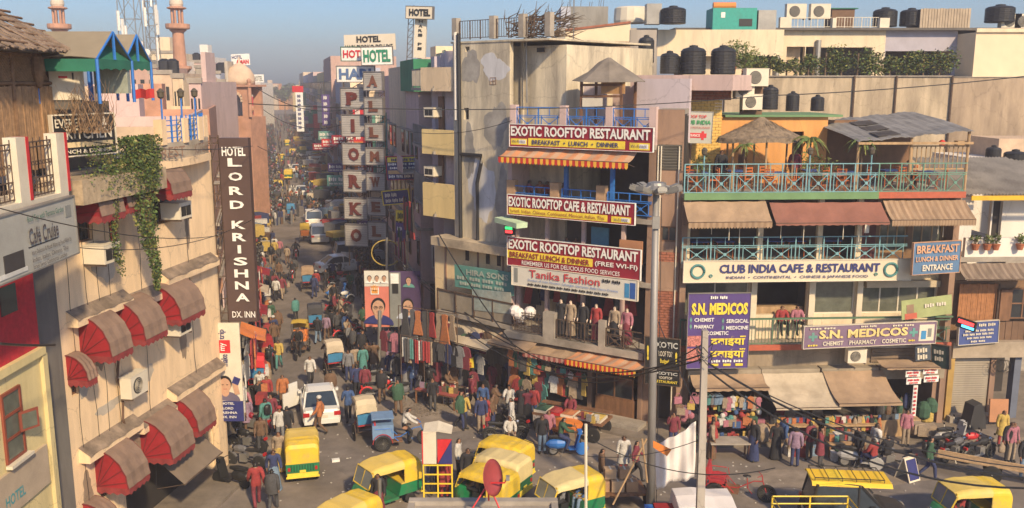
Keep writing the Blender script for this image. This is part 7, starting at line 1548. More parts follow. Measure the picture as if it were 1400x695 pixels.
# ================================================================ VEHICLES IN PLACE
GA='green and yellow auto rickshaws at the junction'
p=G(414,644); place(AUTO,p,atan2(p.y,p.x)-pi/2,'auto rickshaw seen squarely from behind, left of the others below the white sedan',GA)
place(AUTO,G(524,688),atan2(-.62,-.78)-pi/2,'auto rickshaw turning left with its whole side showing, right of the rear view one',GA)
place(AUTO,G(468,753),atan2(-.8,-.6)-pi/2,'auto rickshaw cut off by the bottom edge, only its canopy and side opening showing',GA)
hA=atan2(.5,-.86)-pi/2
for px,py,lb,c_ in ((684,653,'farthest back of the three auto rickshaws waiting in a row',ayel),(679,674,'middle one of the three waiting auto rickshaws, with a bleached cream top',acream),(660,697,'front one of the three waiting auto rickshaws, beside the red dish',ayel)):
    place(AUTO,G(px,py),hA,lb,GA,{'canopy_rear': c_,'canopy_front': c_})
place(AUTO,G(772,710),atan2(-.5,-.86)-pi/2,'auto rickshaw with a passenger in a blue shirt, right of the red dish',GA,{'canopy_front': acream,'canopy_rear': ayel})
place(AUTO,G(1316,722),atan2(-.12,-.99)-pi/2,'bright yellow topped auto rickshaw at the bottom right corner',GA)
place(CARW,G(437,566),UP+.02,'white sedan seen from behind with its driver door open, above the rear view auto rickshaw')
p=G(437,566); m=MB(); m.box(0,.06,0,.95,.30,1.0); m.box(0,.05,.1,.6,1.0,1.38); o=m.build('open_door',M('white_car_paint',(1,1,1)),CARW); o.location=(-.83,.75,0); o.rotation_euler.z=2.28
place(SUV,G(437,330),UP,'silver estate car parked on the right side of the street below the white van'); 
place(SUV,G(429,309),UP,'white van just behind the silver estate car',mats={'body': white,'roof': white,'pillar': white},s=1.05)
place(CARW,G(468,372),UP-1.3,'white car half hidden behind parked motorcycles below the letter columns'); place(SUV,G(492,358),UP-1.5,'silver car standing at the foot of the letter columns')
place(CARW,G(412,268),UP,'small white car far up the street'); place(CARW,G(405,236),UP,'faint white car farther up the street in the crowd')
for i,(px,py) in enumerate(((395,245),(418,240),(385,222),(430,262),(400,214),(380,262),(392,200))): place(AUTO,G(px,py),UP+random.uniform(-.2,.2),'tiny auto rickshaw in the hazy crowd far up the street','auto rickshaws far up the street',s=1.0)
GR='cycle rickshaws on the street'
def rick(pr,px,py,rz,lb,mats=None): return place(pr,G(px,py),rz,lb,GR,mats)
blu=flat('rick_blue_back',(.05,.22,.42)); dk=flat('rick_black_hood',(.04,.04,.045)); crm=M('rick_cream_hood',(1,1,1))
rick(CR1,495,592,UP+.12,'cycle rickshaw with a cream hood and blue back panel, right of the white sedan',{'backrest': blu})
rick(CR2,409,486,UP+pi-.15,'cycle rickshaw with a yellow hood and an orange clad passenger coming down the street')
rick(CR1,452,507,UP+.2,'cycle rickshaw with a tan hood above the white sedan',{'hood': tarpl}); rick(CR1,431,452,UP,'cycle rickshaw with a dark hood in the middle of the street',{'hood': dk}); rick(CR3,1008,682,-1.9,'empty open cycle rickshaw with a bright red seat beside the concrete pole')
rick(CR1,356,500,UP+.3,'red cycle rickshaw at the left kerb near the brown sign',{'hood': redc,'frame': redp}); rick(CR1,352,528,UP,'second red cycle rickshaw at the left kerb, nearer the camera',{'hood': redp,'frame': redp}); rick(CR1,421,395,UP,'cycle rickshaw with a brown hood higher up the street',{'hood': tarpb}); rick(CR2,417,330,UP,'cycle rickshaw with a pale orange load up the street')
for i,(px,py) in enumerate(((398,300),(380,282),(425,284))): rick(CR1,px,py,UP,'small distant cycle rickshaw in the upper street, %s' % ['left of the white van','by the left crowd','beyond the white van'][i],{'hood': [blu,dk,tarpl][i]})
# blue box tricycle
p=G(548,610); t=place(CR3,p,atan2(.2,1)-pi/2,'blue box tricycle crossing the street with a man in a white shirt',None,{'frame': bluepn}); bx(t,'box_body',-.42,.42,-1.15,-.3,.5,1.1,flat('faded_blue_box',(.16,.27,.45))); bx(t,'box_canopy',-.44,.44,-1.17,-.28,1.35,1.4,flat('faded_blue_box',(1,1,1)))
# motorcycles and scooters
GM='parked motorcycles and scooters'
rm=random.Random(2)
cols={'black': blackl,'red': redp,'silver': flat('scooter_silver',(.4,.4,.4)),'blue': bluepn,'white': white,'maroon': maroon,'grey': flat('bike_grey',(.12,.12,.13))}
def moto(px,py,rz,lb,col='black',kind=MOT,mats=None,grp=GM): return place(kind,G(px,py),rz,lb,grp,{'fuel_tank': cols[col],'mudguard': cols[col],'rear_cowl': cols[col],'leg_shield': cols[col]})
locs=[('first',458,380),('second',462,388),('third',466,397),('fourth',462,408),('fifth',468,417),('sixth',462,428),('seventh',472,440),('eighth',470,452),('ninth',476,464)]
for i,(w_,px,py) in enumerate(locs): moto(px,py,UP-1.2+rm.uniform(-.2,.2),'%s %s parked, %s from the top of the row along the right kerb' % (list(cols)[i % 7],'motorcycle' if i % 3 else 'scooter',w_),list(cols)[i % 7],MOT if i % 3 else SCO)
for i,(px,py,rz,lb,c_,k) in enumerate(((520,545,-1.3,'red motorcycle parked before the clothes racks','red',MOT),(543,530,-1.4,'silver motorcycle with a pale tank beside the clothes racks','silver',MOT),(508,530,-1.2,'dark motorcycle left of the clothes racks','black',MOT),(560,545,-1.1,'grey scooter under the right end of the clothes racks','grey',SCO),
     (318,665,1.2,'black scooter parked at the foot of the hotel, nearest the bottom left','black',SCO),(336,640,1.3,'dark motorcycle parked beside the hotel scooter','grey',MOT),(340,617,1.2,'black motorcycle under the hotel poster','black',MOT),(346,592,1.2,'maroon motorcycle at the left kerb beneath the poster','maroon',MOT),(360,560,1.3,'black scooter at the left kerb among the crowd','black',SCO),
     (1175,640,-1.9,'silver scooter in front of the bag shop','silver',SCO),(1218,642,1.3,'grey scooter with a big front wheel by the sandwich board','grey',MOT),(1288,622,-1.2,'black motorcycle leftmost of the tangle by the shutter','black',MOT),(1304,630,-1.0,'grey motorcycle second in the tangle by the shutter','grey',MOT),(1320,622,-1.4,'red motorcycle in the tangle by the shutter','red',MOT),(1338,630,-1.1,'blue-black motorcycle at the right of the tangle','black',MOT),(1300,610,-1.3,'silver scooter at the back of the tangle by the shutter','silver',SCO),(700,590,.9,'dark motorcycle behind the waiting auto rickshaws','black',MOT),(690,603,-1.5,'black motorcycle beside the seated vendor','black',MOT))):
    moto(px,py,rz,lb,c_,k)
sc=place(SCO,G(775,622),atan2(.05,1)-pi/2,'bright blue scooter ridden across the road behind the waiting auto rickshaws',None,{'rear_cowl': bluepn,'leg_shield': bluepn,'mudguard': bluepn})
m1=place(MOT,G(400,385),UP+pi,'motorcycle with a dark clad rider coming down the middle of the street'); m2=place(MOT,G(405,355),UP+pi,'distant motorcycle with a rider up the street'); m3=place(MOT,G(456,385),UP,'motorcycle with a rider passing the parked row')
# van and cage
VAN=make_car(blackp,3.4,1.5,1.8,'suv','taxi_van'); vw=place(VAN,G(1168,722),atan2(-.10,.99)-pi/2,'black taxi van with a yellow roof and black luggage rack at the bottom right'); repaint([c for c in vw.children if c.name.startswith('roof')][0],{'roof': yelp}); vw['category']='van'
m=MB(); m.sheet([[(-.60,y,1.74),(-.5,y,1.83),(.5,y,1.83),(.60,y,1.74)] for y in (-1.6,-.5,.4,.95)],0,.03); m.build('yellow_roof',M('taxi_yellow',(.80,.52,.03),.4,var=.1),vw)
m=MB()
for x in (-.5,.5): m.tube([(x,-1.5,1.95),(x,.7,1.95)],.018,5)
for k in range(6): m.tube([(-.5,-1.5+k*.44,1.85),(-.5,-1.5+k*.44,1.95),(.5,-1.5+k*.44,1.95),(.5,-1.5+k*.44,1.85)],.014,4)
m.build('roof_rack',blackp,vw)
t=thing('cargo_cage','yellow tubular cargo cage cut by the bottom edge in front of the taxi van','cage',(0,0,0)); p0=G(1066,768); t.location=p0; W=G(1172,768).x-p0.x
m=MB()
for z in (.9,1.15,1.4,1.65): m.tube([(0,0,z),(W,0,z),(W,1.1,z),(0,1.1,z)],.025,5,closed=True)
for x in (0,W/2,W):
    for y in (0,1.1): m.tube([(x,y,.4),(x,y,1.65)],.03,5)
m.box(0,W,0,1.1,.35,.9); m.build('cage_frame',yelp,t)
for x in (.4,W-.4):
    for y in (0,1.1): m=MB(); o=put_wheel(t,W_auto,x,y,.21); o.rotation_euler.z=pi/2
# kiosk roof with dish
t=thing('kiosk','concrete roofed kiosk at the bottom centre whose flat roof carries the red dish','kiosk',(0,0,0)); xk0,xk1=at(560,688,19.5).x,at(762,684,19.5).x; zk=at(660,686,19.5).z
bx(t,'roof_slab',xk0,xk1,15.5,19.5,zk-.15,zk,conc); bx(t,'roof_kerb',xk0,xk1,19.3,19.5,zk,zk+.10,conc); bx(t,'roof_kerb',xk0,xk0+.15,15.5,19.3,zk,zk+.08,conc); bx(t,'roof_kerb',xk1-.15,xk1,15.5,19.3,zk,zk+.08,conc); bx(t,'wall',xk0+.1,xk1-.1,15.7,19.3,0,zk-.15,greyp); bx(t,'door',xk0+.8,xk0+1.6,19.3,19.34,0,2,wood)
t=thing('satellite_dish','red satellite dish on a tripod on the kiosk roof','satellite dish',tuple(at(668,690,18.6)),0); s0=MB(); s0.lathe((0,0,0),[(.01,0),(.2,.02),(.36,.07),(.46,.13),(.47,.14),(.36,.085),(.2,.035),(.01,.015)],22); o=s0.build('reflector',flat('dish_red',(.30,.05,.05),.5),t,smooth=True); o.location=(-.0,0,.62); o.rotation_euler=(radians(75),0,radians(62)); o.scale=(.85,.85,.85)
m=MB(); m.tube([(0,0,.5),(-.35,-.2,0)],.02,5); m.tube([(0,0,.5),(.25,-.25,0)],.02,5); m.tube([(0,0,.5),(0,.2,0)],.02,5); m.tube([(0,0,.5),(.35,-.1,.55),(.42,-.12,.7)],.018,5); m.build('tripod',redp,t); m=MB(); m.box(.38,.46,-.16,-.08,.62,.72); m.build('receiver',steel,t)
# police stand: panels over a yellow grid
p=G(580,694); t=thing('banner_stand','red, navy and white banner stand on a yellow grid frame by the waiting auto rickshaws','stand',tuple(p)); q=lambda px,py: at(px,py,p.y)-p; W=q(618,640).x
z=lambda py: at(598,py,p.y).z
for i in range(3): bx(t,'upright',W*i/2-.025,W*i/2+.025,-.025,.025,0,z(635),yelp)
for i in range(5): bx(t,'rung',.026,W/2-.026,-.02,.02,z(635)*(i+.6)/4.7-.02,z(635)*(i+.6)/4.7+.02,yelp); bx(t,'rung',W/2+.026,W-.026,-.02,.02,z(635)*(i+.6)/4.7-.02,z(635)*(i+.6)/4.7+.02,yelp)
bx(t,'white_panel',0,W*.46,-.03,.03,z(634),z(590),offw); m=MB(); m.ext([(W*.5,-.03,z(634)),(W*.5,-.03,z(601)),(W,-.03,z(601))],(0,.06,0)); m.build('red_panel',redp,t); m=MB(); m.ext([(W*.5+.01,-.031,z(634)),(W,-.031,z(634)),(W,-.031,z(601)-.01)],(0,.06,0)); m.build('navy_panel',navy,t)
m=MB(); m.sheet([[(0,-.05,z(592)),(W*.5,-.05,z(589)),(W,-.05,z(592))],[(0,.7,z(592)+.1),(W*.5,.7,z(589)+.1),(W,.7,z(592))]],0,.02); m.build('cloth_top',offw,t); bx(t,'edge_post',-.04,.0,-.04,.04,z(634),z(590),redp)
# ---------------------------------------------------------------- poles
p=G(889,700); ly=p.y; ztp=at(897,262,ly).z
t=thing('floodlight_mast','tall grey steel mast carrying a ring of weathered floodlights','street lamp',tuple(p)); m=MB(); lean=at(897,262,ly).x-p.x
m.tube([(0,0,0),(lean*.5,0,ztp/2),(lean,0,ztp)],[.15,.13,.10],14); m.build('pole',M('grey_mast_steel',(.30,.29,.28),.55,var=.2,metal=.3,streak=1),t,smooth=True)
m=MB(); m.lathe((lean,0,ztp-.05),[(.25,0),(.42,.06),(.45,.14),(.3,.26),(.28,.34),(.1,.38)],16); m.build('hub',steel,t)
for k in range(7):
    a=k*2*pi/7+.3; m=MB(); m.cbox((0,0,0),(.30,.50,.13)); m.cbox((0,.05,.08),(.2,.3,.06)); o=m.build('floodlight',M('dusty_lamp_housing',(.22,.215,.20),.5,var=.3),t); o.location=(lean+.62*cos(a),.62*sin(a),ztp+.08); o.rotation_euler=(.3,0,a-pi/2)
    g_=MB(); g_.box(-.12,.12,-.2,.2,-.09,-.067); g_.build('lamp_glass',glass('lamp_glass',(.4,.4,.36),.2),o)
    b=MB(); b.tube([(lean,0,ztp+.25),(lean+.6*cos(a),.6*sin(a),ztp+.12)],.03,5); b.build('arm',steel,t)
m=MB(); m.box(lean-.12,lean+.12,-.2,-.1,ztp-1.2,ztp-.8); m.build('junction_box',steel,t); m=MB(); m.tube([(lean*.9+.17,-.03,ztp-.2),(lean*.5+.2,-.02,ztp/2),(.2,0,0)],.015,4); m.build('conduit',blackp,t)
q0=at(957,702,25.5); q1=at(964,452,25.5)
t=thing('utility_pole','bare tapered concrete utility pole with tangled wires in front of the purple sign','pole',(q0.x,q0.y,0)); dx=(q1.x-q0.x)/(q1.z-q0.z)
m=MB(); m.ext([(-.13-dx*q0.z,-.12,0),(.13-dx*q0.z,-.12,0),(.08+dx*(q1.z-q0.z),-.08,q1.z),(-.08+dx*(q1.z-q0.z),-.08,q1.z)],(0,.2,0)); m.build('pole',M('pole_concrete',(.42,.38,.33),var=.3,streak=1,dirt=(.25,.2,.16),dirt_amt=.4),t)
m=MB()
for k in range(12): a=k*.9; zc=q1.z-.9+.12*(k % 4); m.tube([(.16*cos(a)+dx*4,.16*sin(a)-.1,zc),(.3*cos(a+.6)+dx*4,.3*sin(a+.6)-.1,zc+.15),(.2*cos(a+1.5)+dx*4,.2*sin(a+1.5)-.1,zc-.1)],.014,4)
m.build('wire_bundle',blackp,t)
def pole(label,px,py0,py1,Y,r,mat,name='pole',px1=None):
    a=at(px,py0,Y); b=at(px1 or px,py1,Y); m=MB(); m.tube([(a.x,Y,max(.0,a.z)),(b.x,Y,b.z)],r,7); o=m.build(name,mat); tag(o,label,'pole'); return o
pole('thin white metal pole in front of the auto rickshaw with the passenger',801,720,580,25.0,.045,offw); pole('slim grey pole beside the auto rickshaw cut by the bottom edge',519,700,655,28.0,.06,steel,px1=519)
pole('slanting bamboo pole propped by the handcart',838,690,600,27.5,.03,woodp,'bamboo_pole',884); pole('long slanting bamboo pole near the white cloth',885,660,600,27,.03,woodp,'bamboo_pole',878)
pole('street pole standing among the clothes racks',519,530,425,45.5,.1,steel,'street_pole'); pole('pole with a yellow hoop near the letter columns',529,400,325,52,.08,steel,'street_pole')
a=at(528,346,52); m=MB(); m.tube([(a.x+.85*cos(k*pi/12),52,a.z+.75*sin(k*pi/12)) for k in range(24)],.035,5,closed=True); tag(m.build('yellow_hoop',M('dull_yellow_hoop',(.45,.33,.08),bump=0)),'large thin yellow hoop mounted on the street pole below the letter columns','sign frame')
# white cloth and covered cart
Yc=27.2; c4=[at(*q,Yc+dy) for q,dy in (((896,612),.3),((951,577),0),((949,652),0),((897,668),.3))]
rows=[]
for j in range(13):
    v=j/12; rows.append([(c4[0].lerp(c4[1],u).lerp(c4[3].lerp(c4[2],u),v))+Vector((0,.10*sin(u*9+v*4)*(v+.2)+.04*sin(u*23),.05*sin(u*7)*(1-v))) for u in [i/16 for i in range(17)]])
m=MB(); m.sheet(rows,0,.012); tag(m.build('cloth',M('white_sheet_cloth',(.72,.68,.66),.9,var=.1),None,smooth=True),'large white cloth stretched between the steel mast and the concrete pole','cloth sheet')
m=MB(); a=at(893,603,27); m.ext([tuple(a),tuple(at(918,615,27)),tuple(at(912,624,27)),tuple(at(893,612,27))],(0,.03,0)); tag(m.build('orange_cloth',orange),'small orange and pink cloth flap at the upper left of the white cloth','cloth')
p=G(960,730); t=thing('covered_cart','handcart hidden under a white sheet at the foot of the concrete pole','cart',tuple(p)); m=MB(); rows=[]
for y,z in ((-.75,.5),(-.7,1.25),(0,1.34),(.7,1.28),(.75,.6)): rows.append([(-1.0,y,.6+.05*sin(y*9)),(-.92,y,z),(-.3,y,z+.05),(.3,y,z-.02),(.92,y,z),(1.0,y,.55)])
m.sheet(rows,0,.02); m.build('white_sheet',M('white_sheet_cloth',(1,1,1)),t); bx(t,'cart_bed',-.85,.85,-.6,.6,.5,.6,wood); 
for s in (-1,1): o=put_wheel(t,W_bike,s*.75,0,.34)
bx(t,'red_cloth_edge',-1.6,-.95,-.5,.3,.75,.95,redc); bx(t,'blue_cloth_edge',-1.9,-1.62,-.5,.3,.7,.9,bluepn)
# handcart with cartons
p=G(846,690); t=thing('handcart','wooden handcart loaded with cartons beside the steel mast','cart',tuple(p),.1); bx(t,'bed',-.9,.9,-.55,.55,.55,.63,wood)
for s in (-1,1): put_wheel(t,W_bike,s*.93,0,.34)
m=MB(); m.tube([(-.4,-.55,.6),(-.4,-1.3,.9)],.025,5); m.tube([(.4,-.55,.6),(.4,-1.3,.9)],.025,5); m.build('handle',wood,t)
cb=[M('carton_board',(.40,.24,.13),.9,var=.2,bump=0),M('pale_carton_board',(.50,.34,.20),.9,var=.2,bump=0)]
for i,(x,y,z,s) in enumerate(((-.6,-.2,0,.42),(-.1,-.2,0,.45),(.4,-.2,0,.42),(-.35,.25,0,.45),(.2,.25,0,.45),(-.35,-.1,.43,.4),(.15,-.1,.45,.38))):
    m=MB(); m.box(-s/2,s/2,-s*.4,s*.4,0,s*.9); o=m.build('carton',cb[i % 2]); o.location=p+Vector((x,y,.635+z)); o.rotation_euler.z=.1; bx(o,'tape',-.03,.03,-s*.402,s*.402,s*.9,s*.9+.004,offw)
    tag(o,['brown carton at the left of the handcart load','carton in the middle of the front row on the handcart','carton at the right of the front row on the handcart','carton at the back left of the handcart','carton at the back right of the handcart','carton stacked on top at the left of the handcart','carton stacked on top at the right of the handcart'][i],'carton','cartons on the handcart')
# ================================================================ GOODS
ccol=list(CLOTH)
_g={}
def item_me(kind):
    if kind in _g: return _g[kind]
    m=MB()
    if kind=='garment': m.ext([(-.22,0,-.08),(-.10,0,0),(.10,0,0),(.22,0,-.08),(.30,0,-.42),(.22,0,-.44),(.17,0,-.2),(.19,0,-.95),(-.19,0,-.95),(-.17,0,-.2),(-.22,0,-.44),(-.30,0,-.42)],(0,.05,0)); m.tube([(0,.02,.12),(0,.02,.0)],.01,4)
    elif kind=='folded_cloth': m.sheet([[(-.09+.06*i,(.03 if i % 2 else-.01),-1.0*j/3) for i in range(4)] for j in range(4)],0,.02)
    elif kind=='dress': m.ext([(-.15,0,-.03),(-.06,0,0),(.06,0,0),(.15,0,-.03),(.12,0,-.4),(.27,0,-1.2),(-.27,0,-1.2),(-.12,0,-.4)],(0,.06,0))
    elif kind=='handbag': m.box(-.14,.14,-.05,.05,-.35,-.12); m.tube([(-.09,0,-.12),(-.06,0,.0),(.06,0,.0),(.09,0,-.12)],.012,4)
    elif kind=='packet': m.cbox((0,0,0),(.16,.06,.22))
    elif kind=='bucket': m.lathe((0,0,-.3),[(.09,0),(.14,.26),(.15,.27),(.13,.25),(.08,.03)],12); m.tube([(-.14,0,-.04),(0,0,.08),(.14,0,-.04)],.008,4)
    elif kind=='box': m.cbox((0,0,.15),(.36,.28,.3))
    elif kind=='sack': m.lathe((0,0,0),[(.15,0),(.24,.1),(.24,.4),(.15,.55),(.05,.6)],10)
    elif kind=='toy_ball': m.ball((0,0,0),.12,8)
    elif kind=='bundle': m.lathe((0,0,-.7),[(.02,0),(.1,.08),(.12,.3),(.07,.6),(.01,.7)],8)
    _g[kind]=m.mesh(kind,[white]); return _g[kind]
rg=random.Random(9)
def goods(kind,P,rz,col,where,group,s=1):
    o=bpy.data.objects.new(kind,item_me(kind)); COL.objects.link(o); o.location=P; o.rotation_euler=(0,0,rz); o.scale=(s,s,s); o.material_slots[0].link='OBJECT'; o.material_slots[0].material=CM[col]
    tag(o,'%s %s %s' % (col,kind.replace('_',' '),where),kind.replace('_',' '),group)
def row(f,kind,x0,x1,z,d,n,where,group,cols_=None,s=1,jz=.0,jit=0):
    for i in range(n): goods(kind,f.P(x0+(x1-x0)*(i+.5)/n+rg.uniform(-jit,jit),z+rg.uniform(-jz,jz),d+rg.uniform(-.08,.08)),f.rz+rg.uniform(-.3,.3),(cols_[i % len(cols_)] if cols_ else rg.choice(ccol)),where,group,s*rg.uniform(.85,1.12))
# clothes racks on the corner pavement
fR=Fac(G(515,535),G(640,560)); 
def rack(label,f,x0,x1,z,d):
    t=thing('clothes_rack',label,'clothes rack',tuple(f.P(x0,0,d)),f.rz); m=MB(); W=x1-x0
    for x in (0,W/2,W): m.tube([(x,0,0),(x,0,z+.05)],.025,5)
    m.tube([(0,0,z+.03),(W,0,z+.03)],.02,5); m.tube([(0,.3,z-.3),(W,.3,z-.3)],.02,5); m.build('frame',rust,t); return t
x_=lambda px,py=480,d=0: fR.x(px,py,d); z_=lambda py,px=580,d=0: fR.z(px,py,d)
rack('tall front clothes rack with colourful folded cloths',fR,x_(548),x_(612),z_(464),0); row(fR,'folded_cloth',x_(551),x_(590),z_(466),.05,16,'on the front rack of folded cloths','cloths on the front rack',['white','sky blue','dark grey','tan','grey','turquoise','maroon','black','red','white','red','grey','red','dark grey','red','tan'],1.1)
row(fR,'garment',x_(592),x_(640),z_(466),.0,6,'on the right half of the front rack','garments on the front rack',['black','dark grey','navy','black','grey','maroon'],1.0)
rack('high rear clothes rack with long kurtas',fR,x_(545,430,-1),x_(625,430,-1),z_(424,580,-1),-1); row(fR,'dress',x_(550,430,-1),x_(622,430,-1),z_(426,580,-1),-1,8,'on the high rear rack of kurtas','kurtas on the high rear rack',['dark grey','grey','orange','dark grey','red','tan','orange','tan'],1.15)
row(fR,'garment',x_(522,470,-.5),x_(550,470,-.5),z_(455,540,-.5),-.5,5,'hanging left of the front rack','garments left of the front rack',['maroon','pink','dark grey','pink','black']); row(fR,'garment',x_(530),x_(640),z_(500),-.6,14,'low on the corner stalls','garments low on the corner stalls',['black','maroon','dark grey','navy','brown','grey'],1.0,.15)
row(fR,'garment',x_(515,500,.2),x_(640,500,.2),z_(440,580,-2),-1.8,16,'in the shade at the back of the corner stalls','garments at the back of the corner stalls',['black','navy','maroon','brown','dark grey','green'],1.1,.3)
t=thing('stall_table','low table of folded clothes in front of the racks','table',tuple(fR.P(x_(575),0,.5)),fR.rz); bx(t,'tabletop',0,2.2,0,.7,.6,.66,wood); [bx(t,'leg',x,x+.06,y,y+.06,0,.6,wood) for x in (0,2.1) for y in (0,.6)]; bx(t,'cloth_cover',-.02,2.22,-.02,.72,.662,.70,flat('dull_red_cloth',(1,1,1)))
row(fR,'packet',x_(575)+.1,x_(575)+2.1,.82,.2 ,10,'on the low table before the racks','folded clothes on the low table',None,1.3)
# hanging red cloths on the side wing
fS2=Fac(CORN+S3*6+Vector((-.9,0,0)),CORN+Vector((-.9,0,0)))
row(fS2,'dress',0,4.4,fS2.z(585,300),.1,8,'hanging from the side wing above the corner','clothes hung on the side wing',['maroon','red','black','red','green','red','red','black'],1.3,.2); row(fS2,'dress',-2,3,fS2.z(570,340),.3,9,'in the lower row on the side wing','lower clothes on the side wing',['maroon','black','green','pink','dark grey','red','white'],1.2,.3)
# under the HIRA SONS awning and sari shops
XCC=lambda px,py=480,d=1.0: fC.x(px,py,d)
row(fC,'garment',XCC(615),XCC(668),fC.z(640,484,1.5),1.4,10,'under the wide tan awning','garments under the wide tan awning',['white','red','pink','white','grey','mauve','yellow','dark grey','sky blue','white'],.85,.05); row(fC,'garment',XCC(610),XCC(690),fC.z(640,490,.8),.6,12,'in the shaded shop behind the wide tan awning','garments in the tan awning shop',['black','navy','dark grey','maroon','brown'],1.1,.2)
row(fC,'garment',XCC(612),XCC(690),fC.z(640,515,.8),.9,10,'lower down in the tan awning shop','low garments in the tan awning shop',['black','dark grey','maroon','grey','green'],1.0,.2)
for (pa,pb,py,d,n,wh,gr) in ((698,728,496,1.0,8,'under the brown awning left of the sari shop','garments left of the sari shop'),(732,800,508,.9,13,'under the pink striped valance','garments of the sari shop'),(700,800,515,.6,16,'inside the sari shop front','garments inside the sari shop'),(700,745,535,1.0,8,'low in front of the sari shop','low garments of the sari shop')):
    row(fA,'garment' if n != 13 else 'handbag',XA(pa,py,d),XA(pb,py,d),ZA(py-8,750,d),d,n,wh,gr,['orange','red','green','tan','dark grey','yellow','maroon','turquoise','pink','white'],1,.15)
# mannequins
for i,(px,top,bot,lb) in enumerate(((767,'black','black','leftmost mannequin in a black sequined gown'),(780,'tan','tan','second mannequin from the left in a beige gown'),(797,'black','black','third mannequin in a black dress'),(815,'red','maroon','mannequin in a red jacket and maroon skirt'),(840,'tan','black','mannequin in a beige top and black skirt'),(857,'pink','maroon','rightmost mannequin in a magenta suit'))):
    p=fA.P(XA(px,450,.35),a1+.001,.35); o=person(p,fA.rz+pi,'stand',top,bot,'','sari',.98,label=lb+' on the display ledge',group='mannequins on the display ledge'); o.name='mannequin'; o['category']='mannequin'; repaint(o,{'mannequin': M('mannequin_skin',(.62,.48,.38),.5,bump=0)}); 
    if top != 'black': [repaint(c,{'hair': CM['tan']}) for c in o.children]
row(fA,'dress',XA(705,430),XA(870,430),a2-.5,-.9,16,'in the upper sari showroom behind the mannequins','dresses behind the mannequins',['red','black','navy','black','red','grey','maroon'],1.0,.1)
m=MB(); [m.ball((random.uniform(-.5,.5),random.uniform(-.1,.1),random.uniform(0,.35)),.28,8) for _ in range(5)]; o=m.build('cloth_heap',M('white_sheet_cloth',(1,1,1))); o.location=fA.P(XA(717,430,.4),a1+.5,.3); tag(o,'heap of white cloth on the ledge left of the mannequins','cloth heap')
# dry fruit cart
p=G(782,592); cz=fA.rz+.08; t=thing('vendor_cart','four wheeled vendor cart with trays of green, red and orange snacks','vendor cart',tuple(p),cz); bx(t,'bed',-1.6,1.6,-.6,.6,.75,.85,wood); bx(t,'skirt_cloth',-1.55,.2,-.62,-.6,.25,.75,M('printed_cloth',(.5,.45,.42),var=.8,scale=9)); bx(t,'canopy_shelf',-1.6,1.6,.3,.6,1.0,1.05,wood)
for i,c_ in enumerate(('green','red','orange','orange','yellow')):
    x=-1.55+i*.62; bx(t,'tray',x,x+.58,-.55,.25,.86,.96,redp if i==1 else offw); m=MB(); rows=[[(x+.03+.52*u,-.52+.74*v,.97+.09*sin(pi*u)*sin(pi*v)+rg.uniform(0,.02)) for u in (0,.25,.5,.75,1)] for v in (0,.25,.5,.75,1)]; m.sheet(rows); m.build('snack_heap',CM[c_],t)
for x in (-1.2,1.2):
    for y in (-.65,.65): o=put_wheel(t,W_bike,x,y,.34); o.rotation_euler.z=pi/2
row(fA,'packet',XA(800,570,2.6),XA(822,570,2.6),1.15,2.9,5,'piled at the right end of the snack cart','packets on the snack cart',None,1.2,.1)
p=G(772,607); t=thing('orange_cart','small cart with a big orange round tray next to the snack cart','cart',tuple(p)); m=MB(); m.lathe((0,0,.75),[(.7,0),(.75,.12),(.7,.12),(.02,.2)],18); m.build('tray',orange,t); m=MB(); [m.tube([(.4*cos(a),.4*sin(a),.75),(.5*cos(a),.5*sin(a),0)],.03,5) for a in (0,1.57,3.14,4.7)]; m.build('leg',wood,t)
# bag and bucket shop left of the pale awnings
row(fE,'bucket',XE(960,540,1.1),XE(986,540,1.1),fE.z(970,541,1.1),1.1,5,'hanging at the front of the household shop','buckets of the household shop',['sky blue','turquoise','grey','sky blue'],1.1); row(fE,'packet',XE(985,548,.7),XE(1038,548,.7),ZE(548),.8,12,'in the top hanging row of the household shop','packets of the household shop',['tan','pink','yellow','sky blue','tan','turquoise','orange','mauve'],1.1,.12)
row(fE,'toy_ball',XE(930,555,.9),XE(945,555,.9),ZE(552),1.0,5,'in the pink cluster left of the concrete pole','pink cluster by the pole',['pink'],1.2,.3,.1)
row(fE,'garment',XE(988,545,1.1),XE(1040,545,1.1),fE.z(1010,543,1.1),1.1,9,'in the front hanging row of the household shop','front hanging row of the household shop',['tan','pink','white','yellow','tan','sky blue','orange'],.55,.04); row(fE,'handbag',XE(925,545,1.3),XE(960,545,1.3),fE.z(940,545,1.3),1.3,8,'in the bag cluster left of the concrete pole','bags left of the concrete pole',['pink','tan','pink','mauve','yellow'],1.1,.35)
for k,(py,n,d) in enumerate(((556,14,.9),(568,15,1.0),(582,16,1.1),(595,16,1.3),(610,14,1.5))): row(fE,['packet','toy_ball','box','packet','bucket'][k],XE(930 if k>2 else 965,py,d),XE(1040,py,d),max(.3,fE.z(1000,py,d)),d,n,'on shelf %s of the household shop' % ['one','two','three','four','five'][k],'wares on shelf %s of the household shop' % ['one','two','three','four','five'][k],['red','orange','yellow','green','white','pink','turquoise','tan','blue','red'],.95,.12,.05)
t=thing('stall_table','grey topped table in front of the household shop','table',tuple(G(1000,627)),0); bx(t,'tabletop',-.9,.7,-.3,.5,.68,.74,conc); [bx(t,'leg',x,x+.06,y,y+.06,0,.68,wood) for x in (-.85,.6) for y in (-.25,.4)]
row(fE,'sack',XE(1028,605,1.6),XE(1045,605,1.6),.14,1.6,2,'standing beside the household shop','sacks by the household shop',['tan'],1.3)
